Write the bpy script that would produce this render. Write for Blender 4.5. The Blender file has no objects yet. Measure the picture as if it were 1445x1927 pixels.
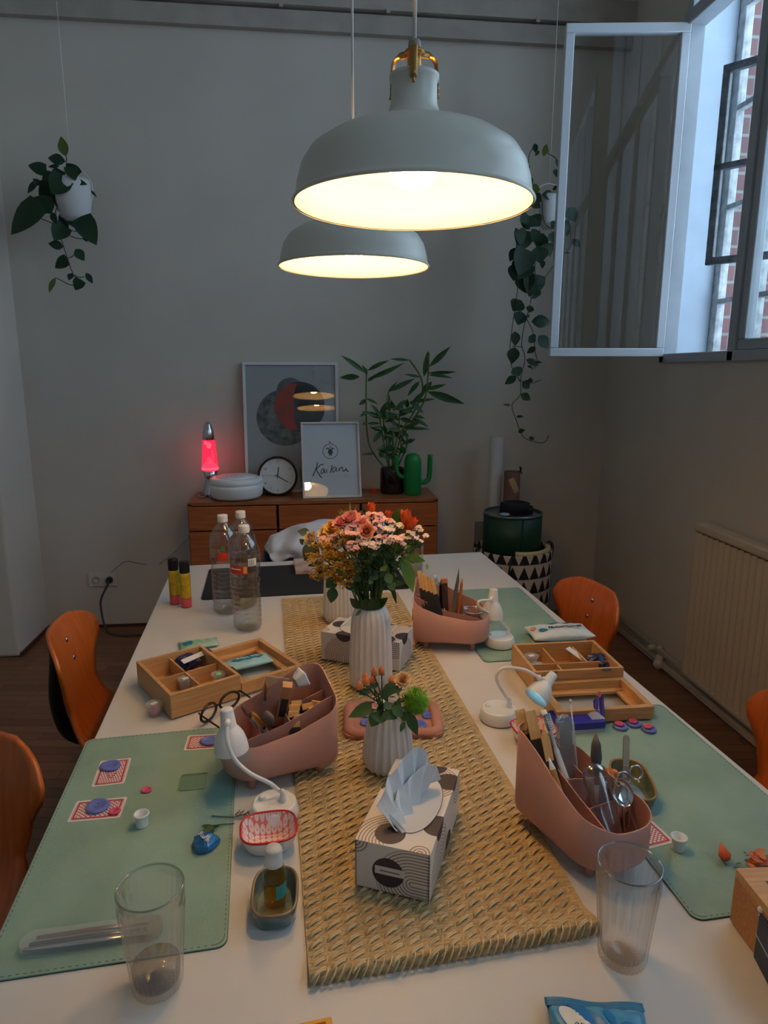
import bpy, bmesh, math, random
from mathutils import Vector, Matrix
random.seed(7)
C = bpy.context.scene.collection
sin, cos, pi = math.sin, math.cos, math.pi
V = Vector
# ------------------------------------------------------------------ camera, light, exposure
FPX = 1260.0; PITCH = math.radians(11.86); ROLL = math.radians(-0.1); YAW = math.radians(6.31)
EYE = 1.51; TT = 0.74
_f = V((sin(YAW)*cos(PITCH), cos(YAW)*cos(PITCH), -sin(PITCH)))
_r = V((cos(YAW), -sin(YAW), 0)); _d = _f.cross(_r)
if _d.z > 0: _d = -_d
_r, _d = cos(ROLL)*_r + sin(ROLL)*_d, -sin(ROLL)*_r + cos(ROLL)*_d
CAM = V((0, 0, EYE))
cam = bpy.data.objects.new('camera', bpy.data.cameras.new('camera')); C.objects.link(cam)
cam.data.sensor_fit = 'HORIZONTAL'; cam.data.sensor_width = 36; cam.data.lens = 36*FPX/1445; cam.data.clip_start = .02
M = Matrix.Identity(4)
for i in range(3): M[i][0], M[i][1], M[i][2], M[i][3] = _r[i], -_d[i], -_f[i], CAM[i]
cam.matrix_world = M
bpy.context.scene.camera = cam
vs = bpy.context.scene.view_settings
vs.view_transform = 'Standard'; vs.look = 'None'; vs.gamma = 1; vs.use_curve_mapping = False; vs.exposure = 0.0
DAY = 5.2; BULB = 80.0
world = bpy.data.worlds.new('overcast_sky'); bpy.context.scene.world = world; world.use_nodes = True
wb = world.node_tree.nodes['Background']; wb.inputs[0].default_value = (.60, .785, 1, 1); wb.inputs[1].default_value = DAY
def portal(y0, y1, z0, z1, x=2.5):
    l = bpy.data.lights.new('window_daylight', 'AREA'); l.shape = 'RECTANGLE'; l.size = y1-y0; l.size_y = z1-z0
    l.cycles.is_portal = True
    o = bpy.data.objects.new('window_daylight', l); C.objects.link(o)
    o.location = (x, (y0+y1)/2, (z0+z1)/2); o.rotation_euler = (0, pi/2, 0); l.size, l.size_y = z1-z0, y1-y0
portal(.95, 3.36, 1.55, 4.15); portal(-2.7, .1, 1.55, 4.15)

def ray(px, py): return _f + _r*((px-722.5)/FPX) + _d*((py-963.5)/FPX)
def T(px, py, z=TT):
    d = ray(px, py); return CAM + d*((z-EYE)/d.z)
def PY(px, py, y):
    d = ray(px, py); return CAM + d*(y/d.y)
def PX(px, py, x):
    d = ray(px, py); return CAM + d*(x/d.x)
def PW(px, py, w, x=None): return w/FPX
def ang(a, b): return math.atan2(b[1]-a[1], b[0]-a[0])
# ------------------------------------------------------------------ materials
def lin(c):
    return tuple((v/255/12.92 if v/255 <= .04045 else ((v/255+.055)/1.055)**2.4) for v in c) + (1,)
MATS = {}
def mat(name, col, rough=.5, metal=0, noise=None, nscale=8, col2=None, bump=0, bscale=60, trans=0, alpha=None, ior=1.45,
        emit=0, ecol=None, sheen=0, sss=0, coat=0, stretch=None, spec=.5):
    if name in MATS: return MATS[name]
    m = bpy.data.materials.new(name); m.use_nodes = True; MATS[name] = m
    nt = m.node_tree; b = nt.nodes['Principled BSDF']; L = nt.links
    b.inputs['Base Color'].default_value = lin(col); b.inputs['Roughness'].default_value = rough
    b.inputs['Metallic'].default_value = metal; b.inputs['IOR'].default_value = ior
    b.inputs['Transmission Weight'].default_value = trans; b.inputs['Coat Weight'].default_value = coat
    b.inputs['Sheen Weight'].default_value = sheen; b.inputs['Specular IOR Level'].default_value = spec
    if emit:
        b.inputs['Emission Color'].default_value = lin(ecol or col); b.inputs['Emission Strength'].default_value = emit
    if sss: b.inputs['Subsurface Weight'].default_value = sss; b.inputs['Subsurface Scale'].default_value = .01
    tc = nt.nodes.new('ShaderNodeTexCoord'); src = tc.outputs['Object']
    if stretch:
        mp = nt.nodes.new('ShaderNodeMapping'); mp.inputs['Scale'].default_value = stretch
        L.new(src, mp.inputs['Vector']); src = mp.outputs[0]
    if noise or col2:
        n = nt.nodes.new('ShaderNodeTexNoise'); n.inputs['Scale'].default_value = nscale; n.inputs['Detail'].default_value = 5
        L.new(src, n.inputs['Vector'])
        r = nt.nodes.new('ShaderNodeValToRGB'); L.new(n.outputs['Fac'], r.inputs['Fac'])
        k = noise or .15
        r.color_ramp.elements[0].position = .32; r.color_ramp.elements[1].position = .68
        r.color_ramp.elements[0].color = lin(col2) if col2 else lin([v*(1-k) for v in col])
        r.color_ramp.elements[1].color = lin(col)
        L.new(r.outputs[0], b.inputs['Base Color'])
    if bump:
        n = nt.nodes.new('ShaderNodeTexNoise'); n.inputs['Scale'].default_value = bscale; n.inputs['Detail'].default_value = 4
        L.new(src, n.inputs['Vector'])
        bp = nt.nodes.new('ShaderNodeBump'); bp.inputs['Strength'].default_value = bump; bp.inputs['Distance'].default_value = .004
        L.new(n.outputs['Fac'], bp.inputs['Height']); L.new(bp.outputs[0], b.inputs['Normal'])
    return m
def clear(name, col=(235, 245, 245), k=.6, rough=.02, ior=1.45, refr=True, gl=None, gk=.6, gb=.05):
    """clear thin plastic or glass: light passes, edges reflect"""
    if name in MATS: return MATS[name]
    m = bpy.data.materials.new(name); m.use_nodes = True; MATS[name] = m
    nt = m.node_tree; nt.nodes.clear(); L = nt.links
    out = nt.nodes.new('ShaderNodeOutputMaterial'); mx = nt.nodes.new('ShaderNodeMixShader')
    tr = nt.nodes.new('ShaderNodeBsdfTransparent'); tr.inputs[0].default_value = lin(col)
    if refr:
        g = nt.nodes.new('ShaderNodeBsdfGlass'); g.inputs['IOR'].default_value = ior; g.inputs['Roughness'].default_value = rough
        g.inputs['Color'].default_value = lin(col); mx.inputs[0].default_value = 1-k
    else:
        g = nt.nodes.new('ShaderNodeBsdfGlossy'); g.inputs['Roughness'].default_value = rough
        lw = nt.nodes.new('ShaderNodeLayerWeight'); lw.inputs[0].default_value = .5
        pw_ = nt.nodes.new('ShaderNodeMath'); pw_.operation = 'POWER'; L.new(lw.outputs['Facing'], pw_.inputs[0]); pw_.inputs[1].default_value = gl or 4
        ma = nt.nodes.new('ShaderNodeMath'); ma.operation = 'MULTIPLY_ADD'; L.new(pw_.outputs[0], ma.inputs[0]); ma.inputs[1].default_value = gk; ma.inputs[2].default_value = gb
        L.new(ma.outputs[0], mx.inputs[0])
    L.new(tr.outputs[0], mx.inputs[1]); L.new(g.outputs[0], mx.inputs[2]); L.new(mx.outputs[0], out.inputs[0])
    return m
def film(name, col, k=.5, rough=.3):
    """milky see-through plastic"""
    if name in MATS: return MATS[name]
    m = bpy.data.materials.new(name); m.use_nodes = True; MATS[name] = m
    b = m.node_tree.nodes['Principled BSDF']; b.inputs['Base Color'].default_value = lin(col); b.inputs['Alpha'].default_value = k
    b.inputs['Roughness'].default_value = rough
    return m
# ------------------------------------------------------------------ mesh builder
class MB:
    def __init__(s): s.bm = bmesh.new(); s.mats = []; s.mi = 0
    def use(s, m):
        if m not in s.mats: s.mats.append(m)
        s.mi = s.mats.index(m); return s
    def _f(s, vs_, sm=False):
        try: f = s.bm.faces.new(vs_)
        except ValueError: return None
        f.material_index = s.mi; f.smooth = sm; return f
    def v(s, p): return s.bm.verts.new(p)
    def box(s, c, d, rz=0, R=None, bev=0):
        R = R or Matrix.Rotation(rz, 3, 'Z')
        n0 = len(s.bm.verts)
        vv = [s.v(V(c)+R @ V((x*d[0]/2, y*d[1]/2, z*d[2]/2))) for x in (-1, 1) for y in (-1, 1) for z in (-1, 1)]
        fs = [s._f([vv[i] for i in q]) for q in ((0, 1, 3, 2), (4, 6, 7, 5), (0, 4, 5, 1), (2, 3, 7, 6), (0, 2, 6, 4), (1, 5, 7, 3))]
        if bev:
            ed = list({e for f in fs for e in f.edges})
            r = bmesh.ops.bevel(s.bm, geom=ed, offset=bev, segments=2, affect='EDGES', profile=.6)
            for f in r['faces']: f.material_index = s.mi; f.smooth = True
        return s
    def lathe(s, prof, n=32, o=(0, 0, 0), R=None, rad=None, sx=1, sy=1, cap=False, sm=True):
        R = R or Matrix.Identity(3); o = V(o); rings = []
        for (r, z) in prof:
            if r < 1e-6: rings.append([s.v(o+R @ V((0, 0, z)))]); continue
            rings.append([s.v(o+R @ V((r*(rad(2*pi*i/n, z) if rad else 1)*cos(2*pi*i/n)*sx, r*(rad(2*pi*i/n, z) if rad else 1)*sin(2*pi*i/n)*sy, z))) for i in range(n)])
        for a, b in zip(rings, rings[1:]):
            for i in range(n):
                j = (i+1) % n
                if len(a) == 1 and len(b) == 1: continue
                if len(a) == 1: s._f([a[0], b[j], b[i]][::-1], sm)
                elif len(b) == 1: s._f([a[i], a[j], b[0]], sm)
                else: s._f([a[i], a[j], b[j], b[i]], sm)
        if cap:
            if len(rings[0]) > 1: s._f(rings[0][::-1])
            if len(rings[-1]) > 1: s._f(rings[-1])
        return s
    def cyl(s, p0, p1, r0, r1=None, n=16):
        p0, p1 = V(p0), V(p1); d = p1-p0; r1 = r0 if r1 is None else r1
        q = V((0, 0, 1)).rotation_difference(d.normalized()).to_matrix()
        return s.lathe([(r0, 0), (r1, d.length)], n, p0, q, cap=True)
    def ball(s, c, r, n=12, sx=1, sy=1, sz=1, R=None):
        pr = [(r*sin(pi*i/(n//2+2)), -r*sz*cos(pi*i/(n//2+2))) for i in range(n//2+3)]
        pr[0] = (0, -r*sz); pr[-1] = (0, r*sz)
        return s.lathe(pr, n, c, R, sx=sx, sy=sy)
    def tube(s, pts, r, n=8, closed=False, flat=1, up=None, sm=True):
        pts = [V(p) for p in pts]; N = len(pts); rings = []; pu = None
        for i, p in enumerate(pts):
            if closed: d = pts[(i+1) % N]-pts[i-1]
            else: d = pts[min(i+1, N-1)]-pts[max(i-1, 0)]
            d = d.normalized() if d.length > 1e-9 else V((0, 0, 1))
            if pu is None:
                u = V(up) if up else V((0, 0, 1))
                if abs(u.dot(d)) > .95: u = V((1, 0, 0)) if abs(d.x) < .9 else V((0, 1, 0))
            else: u = pu
            if up and abs(V(up).dot(d)) < .95: u = V(up)
            a = (u-d*u.dot(d)).normalized(); b = d.cross(a); pu = a
            rr = r(i/(N-1)) if callable(r) else r
            rings.append([s.v(p+a*cos(2*pi*k/n)*rr*flat+b*sin(2*pi*k/n)*rr) for k in range(n)])
        pr = list(zip(rings, rings[1:])) + ([(rings[-1], rings[0])] if closed else [])
        for A, B in pr:
            for k in range(n): s._f([A[k], A[(k+1) % n], B[(k+1) % n], B[k]], sm)
        if not closed: s._f(rings[0][::-1]); s._f(rings[-1])
        return s
    def poly(s, pts, z0, z1, R=None, o=(0, 0, 0), sm=False):
        R = R or Matrix.Identity(3); o = V(o)
        a = [s.v(o+R @ V((p[0], p[1], z0))) for p in pts]; b = [s.v(o+R @ V((p[0], p[1], z1))) for p in pts]
        n = len(pts)
        s._f(a[::-1]); s._f(b)
        for i in range(n): s._f([a[i], a[(i+1) % n], b[(i+1) % n], b[i]], sm)
        return s
    def grid(s, f, nu, nv, sm=True, closeu=False):
        g = [[s.v(f(i/(nu-1) if not closeu else i/nu, j/(nv-1))) for j in range(nv)] for i in range(nu)]
        for i in range(nu if closeu else nu-1):
            for j in range(nv-1): s._f([g[i][j], g[(i+1) % nu][j], g[(i+1) % nu][j+1], g[i][j+1]], sm)
        return s
    def leaf(s, b, t, w, nrm=None, droop=.15, fold=.25, heart=False, n=6, tipk=1.3):
        b, t = V(b), V(t); d = t-b; L = d.length
        if L < 1e-5: return s
        d.normalize(); nrm = V(nrm) if nrm else (CAM-b).normalized()
        side = d.cross(nrm).normalized(); up = side.cross(d).normalized()
        rows = []
        for i in range(n+1):
            k = i/n
            wd = w*.5*((sin(pi*min(1, k*1.0)**(.62 if heart else .85)))**(.8 if heart else 1.0)) if 0 < k < 1 else 0
            c = b+d*L*k - up*L*droop*(k*k) + up*L*droop*.5*k
            if heart and i == 1: wd = w*.46
            if wd == 0: rows.append([s.v(c)])
            else:
                back = -d*(w*.14 if heart and i == 1 else 0)
                rows.append([s.v(c+side*wd+up*wd*fold+back), s.v(c), s.v(c-side*wd+up*wd*fold+back)])
        for A, B in zip(rows, rows[1:]):
            if len(A) == 1: s._f([A[0], B[1], B[0]], True); s._f([A[0], B[2], B[1]], True)
            elif len(B) == 1: s._f([A[0], A[1], B[0]], True); s._f([A[1], A[2], B[0]], True)
            else: s._f([A[0], A[1], B[1], B[0]], True); s._f([A[1], A[2], B[2], B[1]], True)
        return s
    def build(s, name, m=None, parent=None, label=None, solid=0, sub=0, recalc=True):
        if m is not None and not s.mats: s.mats = [m]
        if recalc: bmesh.ops.recalc_face_normals(s.bm, faces=s.bm.faces)
        me = bpy.data.meshes.new(name); s.bm.to_mesh(me); s.bm.free()
        for x in s.mats: me.materials.append(x)
        o = bpy.data.objects.new(name, me); C.objects.link(o)
        if parent: o.parent = parent
        if label: o['label'] = label
        if sub:
            q = o.modifiers.new('smooth', 'SUBSURF'); q.levels = q.render_levels = sub
        if solid:
            q = o.modifiers.new('thick', 'SOLIDIFY'); q.thickness = solid; q.offset = 0
        return o
def tag(o, label, cat, group=None, kind=None):
    if label: o['label'] = label
    if cat: o['category'] = cat
    if group: o['group'] = group
    if kind: o['kind'] = kind
    return o
def thing(name, label, cat, loc=(0, 0, 0), rz=0, group=None, kind=None):
    o = bpy.data.objects.new(name, None); C.objects.link(o); o.location = loc; o.rotation_euler = (0, 0, rz)
    o.empty_display_size = .05
    return tag(o, label, cat, group, kind)
def struct(o): o['kind'] = 'structure'; return o
def kids(o): return [c for c in bpy.data.objects if c.parent is o]
def dup(root, loc, rz, label=None):
    r = root.copy(); C.objects.link(r); r.location = loc; r.rotation_euler = (0, 0, rz)
    if label: r['label'] = label
    for ch in kids(root):
        c = ch.copy(); C.objects.link(c); c.parent = r
        for g in kids(ch):
            d = g.copy(); C.objects.link(d); d.parent = c
    return r
def worldmesh(o, loc):
    """move the origin of a world-space mesh to loc"""
    loc = V(loc); o.data.transform(Matrix.Translation(-loc)); o.location = loc; return o
def text(s, size, m, name, parent, loc, R, ext=.0004, align='CENTER'):
    cu = bpy.data.curves.new(name, 'FONT'); cu.body = s; cu.size = size; cu.extrude = ext; cu.align_x = align; cu.align_y = 'CENTER'
    to = bpy.data.objects.new('tmp', cu); C.objects.link(to)
    dg = bpy.context.evaluated_depsgraph_get(); dg.update()
    me = bpy.data.meshes.new_from_object(to.evaluated_get(dg)); bpy.data.objects.remove(to)
    me.transform(Matrix.Translation(V(loc)) @ R.to_4x4()); me.materials.clear(); me.materials.append(m)
    o = bpy.data.objects.new(name, me); C.objects.link(o)
    if parent: o.parent = parent
    return o
def smooth(pts, k=4):
    """Catmull-Rom through the points"""
    pts = [V(p) for p in pts]; P = [pts[0]*2-pts[1]]+pts+[pts[-1]*2-pts[-2]]; out = []
    for i in range(1, len(P)-2):
        for j in range(k):
            t = j/k; a, b, c, d = P[i-1], P[i], P[i+1], P[i+2]
            out.append(.5*((2*b)+(c-a)*t+(2*a-5*b+4*c-d)*t*t+(3*b-a-3*c+d)*t**3))
    return out+[pts[-1]]
RX = lambda a: Matrix.Rotation(a, 3, 'X')
RY = lambda a: Matrix.Rotation(a, 3, 'Y')
RZ = lambda a: Matrix.Rotation(a, 3, 'Z')
# shared materials
PLASTER = mat('wall_plaster', (208, 199, 188), .9, noise=.04, nscale=2, bump=.12, bscale=35)
WHITE_PAINT = mat('white_gloss_paint', (222, 226, 230), .35, noise=.03)
WHITE_PL = mat('white_plastic', (228, 228, 226), .32)
BLACK = mat('black_plastic', (18, 18, 20), .4)
STEEL = mat('polished_steel', (200, 200, 202), .22, 1)
BRASS = mat('brushed_brass', (176, 136, 80), .42, 1)
BAMBOO = mat('bamboo_wood', (205, 160, 108), .45, col2=(188, 140, 88), nscale=4, stretch=(3, 40, 40), bump=.05)
PAPER = mat('white_paper', (225, 224, 222), .8)
GREENST = mat('plant_stem_green', (70, 105, 45), .6)
PANE = clear('window_glass', (250, 252, 252), refr=False, rough=0)
# ------------------------------------------------------------------ the room
XW, YW = 1.80, 3.97          # right wall, far wall
XL, YB, ZC = -3.2, -3.0, 4.4
def floor_mat():
    m = bpy.data.materials.new('parquet_floor'); m.use_nodes = True; nt = m.node_tree; L = nt.links; b = nt.nodes['Principled BSDF']
    tc = nt.nodes.new('ShaderNodeTexCoord'); mp = nt.nodes.new('ShaderNodeMapping'); mp.inputs['Rotation'].default_value = (0, 0, .12)
    L.new(tc.outputs['Object'], mp.inputs['Vector'])
    br = nt.nodes.new('ShaderNodeTexBrick'); L.new(mp.outputs[0], br.inputs['Vector'])
    br.inputs['Color1'].default_value = lin((150, 102, 70)); br.inputs['Color2'].default_value = lin((124, 80, 54)); br.inputs['Mortar'].default_value = lin((60, 36, 26))
    br.inputs['Scale'].default_value = 1; br.inputs['Brick Width'].default_value = .42; br.inputs['Row Height'].default_value = .055; br.inputs['Mortar Size'].default_value = .0012
    ns = nt.nodes.new('ShaderNodeTexNoise'); ns.inputs['Scale'].default_value = 3; m2 = nt.nodes.new('ShaderNodeMapping'); m2.inputs['Scale'].default_value = (2, 25, 1)
    L.new(mp.outputs[0], m2.inputs[0]); L.new(m2.outputs[0], ns.inputs['Vector'])
    mx = nt.nodes.new('ShaderNodeMix'); mx.data_type = 'RGBA'; mx.blend_type = 'MULTIPLY'; mx.inputs[0].default_value = .25
    L.new(br.outputs['Color'], mx.inputs[6]); L.new(ns.outputs['Color'], mx.inputs[7]); L.new(mx.outputs[2], b.inputs['Base Color'])
    b.inputs['Roughness'].default_value = .42
    return m
mb = MB(); mb.box(((XL+2.4)/2, .5, -.02), (2.4-XL, 7.4, .04)); struct(mb.build('floor', floor_mat()))
mb = MB(); mb.box(((XL+2.6)/2, .5, ZC+.05), (2.6-XL, 7.4, .1)); struct(mb.build('ceiling', PLASTER))
mb = MB(); mb.box((.2, YW+.1, ZC/2), (3.64, .2, ZC)); struct(mb.build('wall_far', PLASTER))
mb = MB(); mb.box(((XL-1.575)/2, 3.565+.3, ZC/2), (-1.575-XL, .6, ZC), bev=.02); mb.box((XL-.1, .3, ZC/2), (.2, 6.8, ZC)); struct(mb.build('wall_left', PLASTER))
mb = MB(); mb.box((-.3, YB-.1, ZC/2), (5.6, .2, ZC)); struct(mb.build('wall_back', PLASTER))
# right wall with window openings; inner plaster part and outer brick part
Z0, Z1 = 1.555, 4.1
WIN = ((.98, 3.345), (-2.7, .1))
def brick_mat():
    m = bpy.data.materials.new('red_brick'); m.use_nodes = True; nt = m.node_tree; L = nt.links; b = nt.nodes['Principled BSDF']
    tc = nt.nodes.new('ShaderNodeTexCoord'); sp = nt.nodes.new('ShaderNodeSeparateXYZ'); cb = nt.nodes.new('ShaderNodeCombineXYZ')
    L.new(tc.outputs['Object'], sp.inputs[0]); ad = nt.nodes.new('ShaderNodeMath'); L.new(sp.outputs[0], ad.inputs[0]); L.new(sp.outputs[1], ad.inputs[1])
    L.new(ad.outputs[0], cb.inputs[0]); L.new(sp.outputs[2], cb.inputs[1])
    br = nt.nodes.new('ShaderNodeTexBrick'); L.new(cb.outputs[0], br.inputs['Vector']); br.inputs['Scale'].default_value = 1
    br.inputs['Color1'].default_value = lin((128, 84, 80)); br.inputs['Color2'].default_value = lin((112, 74, 72)); br.inputs['Mortar'].default_value = lin((140, 138, 134))
    br.inputs['Brick Width'].default_value = .22; br.inputs['Row Height'].default_value = .085; br.inputs['Mortar Size'].default_value = .007
    L.new(br.outputs['Color'], b.inputs['Base Color']); b.inputs['Roughness'].default_value = .9
    return m
BRICK = brick_mat()
def wall_with_holes(x0, x1, name, m, grow=0):
    mb = MB(); cx_, tx = (x0+x1)/2, x1-x0
    mb.box((cx_, .5, Z0/2), (tx, 7.0, Z0)); mb.box((cx_, .5, (Z1+ZC)/2), (tx, 7.0, ZC-Z1))
    ys = [-3.0]+[w for p in sorted(WIN) for w in p]+[4.0]
    for i in range(0, len(ys), 2):
        mb.box((cx_, (ys[i]+ys[i+1])/2, (Z0+Z1)/2), (tx, ys[i+1]-ys[i], Z1-Z0))
    return struct(mb.build(name, m))
wall_with_holes(XW, 2.04, 'wall_right', PLASTER); wall_with_holes(2.085, 2.42, 'wall_exterior', BRICK)
# plaster shrink: outer window frames close the gap between them
DARKFR = mat('weathered_grey_frame', (125, 132, 140), .5, noise=.3, nscale=30)
FRAME = mat('grey_window_paint', (176, 184, 192), .4, noise=.05)
def rect_frame(mb, o, u, w, h, t, d):
    """frame in plane of u (horizontal) and z, lower corner o, bar width t, depth d"""
    u = V(u).normalized(); o = V(o); R = Matrix((u, V((0, 0, 1)).cross(u), V((0, 0, 1)))).transposed()
    for c, dd in (((w/2, h-t/2), (w, d, t)), ((w/2, t/2), (w, d, t)), ((t/2, h/2), (t, d, h-2*t)), ((w-t/2, h/2), (t, d, h-2*t))):
        mb.box(o+u*c[0]+V((0, 0, c[1])), dd, R=R, bev=min(t, d)*.12)
    return R
ZTR = 3.085
HY = 3.335   # hinge of the open leaf
for wi, (y0, y1) in enumerate(WIN):
    w = thing('window_%d' % (wi+1), None, None, ((XW), (y0+y1)/2, Z0), kind='structure')
    off = V(w.location)
    def loc(o): o.data.transform(Matrix.Translation(-off)); return o
    n = 4 if wi == 0 else 5; st = (y1-y0)/n
    mb = MB(); f = .045
    mb.box((XW+.02, (y0+y1)/2, Z0+.022), (.07, y1-y0, .045), bev=.004); mb.box((XW+.02, (y0+y1)/2, Z1-.03), (.07, y1-y0, .06))
    mb.box((XW+.015, (y0+y1)/2, ZTR+.02), (.09, y1-y0, .06), bev=.006)
    for i in range(n+1):
        y = y0+st*i; mb.box((XW+.02, min(max(y, y0+f/2), y1-f/2), (Z0+Z1)/2), (.07, f, Z1-Z0), bev=.004)
    loc(mb.build('window_frame', FRAME, w))
    for i in range(n):
        a = y0+st*i; b = a+st
        if not (wi == 0 and i == n-1):
            mb = MB(); rect_frame(mb, (XW+.02, a+.024, Z0+.045), (0, 1, 0), st-.048, ZTR-Z0-.055, .045, .045)
            sa = loc(mb.build('sash', FRAME, w))
            mb = MB(); mb.box((XW+.02, (a+b)/2, (Z0+ZTR)/2), (.004, st-.13, ZTR-Z0-.13)); loc(mb.build('pane', PANE, sa))
        mb = MB(); mb.box((XW+.02, (a+b)/2, (ZTR+Z1)/2), (.004, st-.045, Z1-ZTR-.08)); loc(mb.build('pane', PANE, w))
    # outer steel window: bars
    mb = MB(); xo = 2.062
    rect_frame(mb, (xo, y0-.0, Z0), (0, 1, 0), y1-y0, Z1-Z0, .05, .045)
    nb = round((y1-y0)/.33)
    for i in range(1, nb):
        mb.box((xo, y0+(y1-y0)*i/nb, (Z0+Z1)/2), (.035, .022 if i % 2 else .04, Z1-Z0-.1))
    z = Z0+.30
    while z < Z1-.15: mb.box((xo, (y0+y1)/2, z), (.03, y1-y0-.1, .024)); z += .44
    outer = loc(mb.build('outer_window', mat('old_white_window', (205, 210, 212), .5, noise=.25, nscale=25), w))
    mb = MB(); mb.box((xo, (y0+y1)/2, (Z0+Z1)/2), (.003, y1-y0-.1, Z1-Z0-.1)); loc(mb.build('pane', PANE, outer))
    if wi == 0:
        # the open inward leaf
        hp = V((XW-.012, HY-.02, Z0+.03)); a = math.radians(7.5); u = V((-cos(a), sin(a), 0)); lw, lh = .575, ZTR-Z0-.03
        mb = MB(); rect_frame(mb, hp, u, lw, lh, .042, .036)
        leafo = loc(mb.build('casement', mat('casement_paint', (205, 212, 220), .35), w))
        mb = MB(); R = Matrix((u, V((0, 0, 1)).cross(u), V((0, 0, 1)))).transposed()
        mb.box(hp+u*lw/2+V((0, 0, lh/2)), (lw-.08, .004, lh-.08), R=R); loc(mb.build('pane', PANE, leafo))
        # open vent of the outer window, standing in the reveal
        pf = PX(1345, 320, 1.855); u = V((.62, -.785, 0)); zb = PX(1327, 500, 1.855).z; zt = PX(1345, 138, 1.855).z
        wv = (2.03-1.855)/.62+.06
        mb = MB(); rect_frame(mb, (pf.x, pf.y, zb), u, wv, zt-zb, .032, .03)
        R = Matrix((u.normalized(), V((0, 0, 1)).cross(u.normalized()), V((0, 0, 1)))).transposed()
        mb.box(V((pf.x, pf.y, (zb+zt)/2))+u*wv/2, (wv, .03, .026), R=R)
        vent = loc(mb.build('vent_frame', DARKFR, w))
        mb = MB(); mb.box(V((pf.x, pf.y, (zb+zt)/2))+u*wv/2, (wv-.05, .003, zt-zb-.05), R=R); loc(mb.build('pane', PANE, vent))
        mb = MB(); q = PX(1419, 300, 1.845)
        mb.tube(smooth([q+V((0, 0, .05)), q+V((0, .01, .01)), q+V((-.01, .02, -.01)), q+V((-.01, 0, -.03))]), .006)
        q = PX(1412, 350, 1.845); mb.tube(smooth([q+V((0, 0, .03)), q+V((-.008, .01, .0)), q+V((0, 0, -.03))]), .006)
        loc(mb.build('window_catch', BLACK, w))
# bare tree outside
mb = MB(); rnd = random.Random(3)
def branch(p, d, L, r, k):
    q = p+d*L; mb.tube([p, p+d*L*.5+V((rnd.uniform(-.03, .03)*L, 0, 0)), q], lambda t: r*(1-.45*t), 4)
    if k == 0: return
    for i in range(3):
        dd = (d+V((rnd.uniform(-.7, .7), rnd.uniform(-.7, .7), rnd.uniform(-.2, .5)))).normalized(); branch(p+d*L*rnd.uniform(.5, 1), dd, L*.72, r*.55, k-1)
for i in range(6): branch(V((5+i*.7, 3.2+i*.8, -1)), V((rnd.uniform(-.1, .1), rnd.uniform(-.2, .2), 1)).normalized(), 1.5, .05, 5)
tag(worldmesh(mb.build('bare_tree', mat('tree_bark', (90, 85, 78), .9)), (6, 5, -1)), 'bare leafless branches seen outside through the window', 'tree')
mb = MB()
for y0, y1 in WIN:
    for y in (y0+.003, y1-.003): mb.box((XW+.155, y, (Z0+Z1)/2), (.16, .006, Z1-Z0))
struct(mb.build('trim_4', mat('reveal_paint_daylight_tint', (206, 222, 238), .6, noise=.05, nscale=6)))  # white reveal paint on added boards, cool daylight tint put into its colour
# picture-rail boards on the far wall
mb = MB(); mb.box((.12, YW-.02, 3.285), (3.36, .04, .09)); struct(mb.build('trim_1', mat('beige_board', (178, 168, 158), .7, noise=.08)))
mb = MB(); mb.box((.12, YW-.032, 3.40), (3.36, .064, .115)); struct(mb.build('trim_2', MATS['beige_board']))
mb = MB()
for x in (-1.06, -.1, .45, 1.25): mb.box((x, YW-.066, 3.337), (.02, .012, .02))
struct(mb.build('trim_3', MATS['beige_board']))
# left base edge strips
mb = MB(); mb.box((-1.572, 3.77, .012), (.012, .4, .024)); mb.box((-1.12, YW-.004, .008), (.92, .01, .016)); struct(mb.build('baseboard_left', mat('dark_wood_strip', (80, 45, 30), .5)))
# heating pipes, radiator
IVORY = mat('ivory_enamel', (200, 188, 170), .45)
p = thing('heating_pipe', 'cream heating pipes running low along the right wall', 'pipe', (XW-.03, 2, .06))
for z, r in ((.045, .018), (.105, .015)):
    mb = MB(); mb.tube([(0, -4.4, z-.06), (0, 1.93, z-.06)], r, 12); mb.build('pipe', IVORY, p)
mb = MB(); vq = PX(1240, 1245, XW-.03); vy = vq.y-2
mb.ball((0, vy, .0), .024); mb.cyl((0, vy, .0), (-.0, vy, .07), .012); mb.cyl((-.05, vy+.03, .05), (0, vy+.03, .05), .014); mb.ball((-.02, vy-.03, -.015), .026)
mb.build('valve', IVORY, p)
r = thing('radiator', 'cream ribbed panel radiator mounted under the window', 'radiator', (XW-.07, 1.9, .13))
ry1 = 2.745-1.9; L_ = 1.7
mb = MB()
n = 40
def rf(u, v):
    y = ry1-.02-u*(L_-.04); ph = (u*n) % 1
    return V((-.012-.016*(.5+.5*cos(2*pi*ph))**.6, y, .02+v*.66))
mb.grid(rf, n*6+1, 8)
mb.build('ribbed_panel', IVORY, r)
mb = MB(); mb.box((0, ry1-L_/2, .705), (.065, L_, .04), bev=.01); mb.box((-.006, ry1-L_/2, .008), (.04, L_, .03), bev=.01)
mb.box((0, ry1-.008, .36), (.055, .016, .7), bev=.006); mb.box((.025, ry1-L_/2, .36), (.02, L_-.02, .66))
mb.build('casing', IVORY, r)
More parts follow.
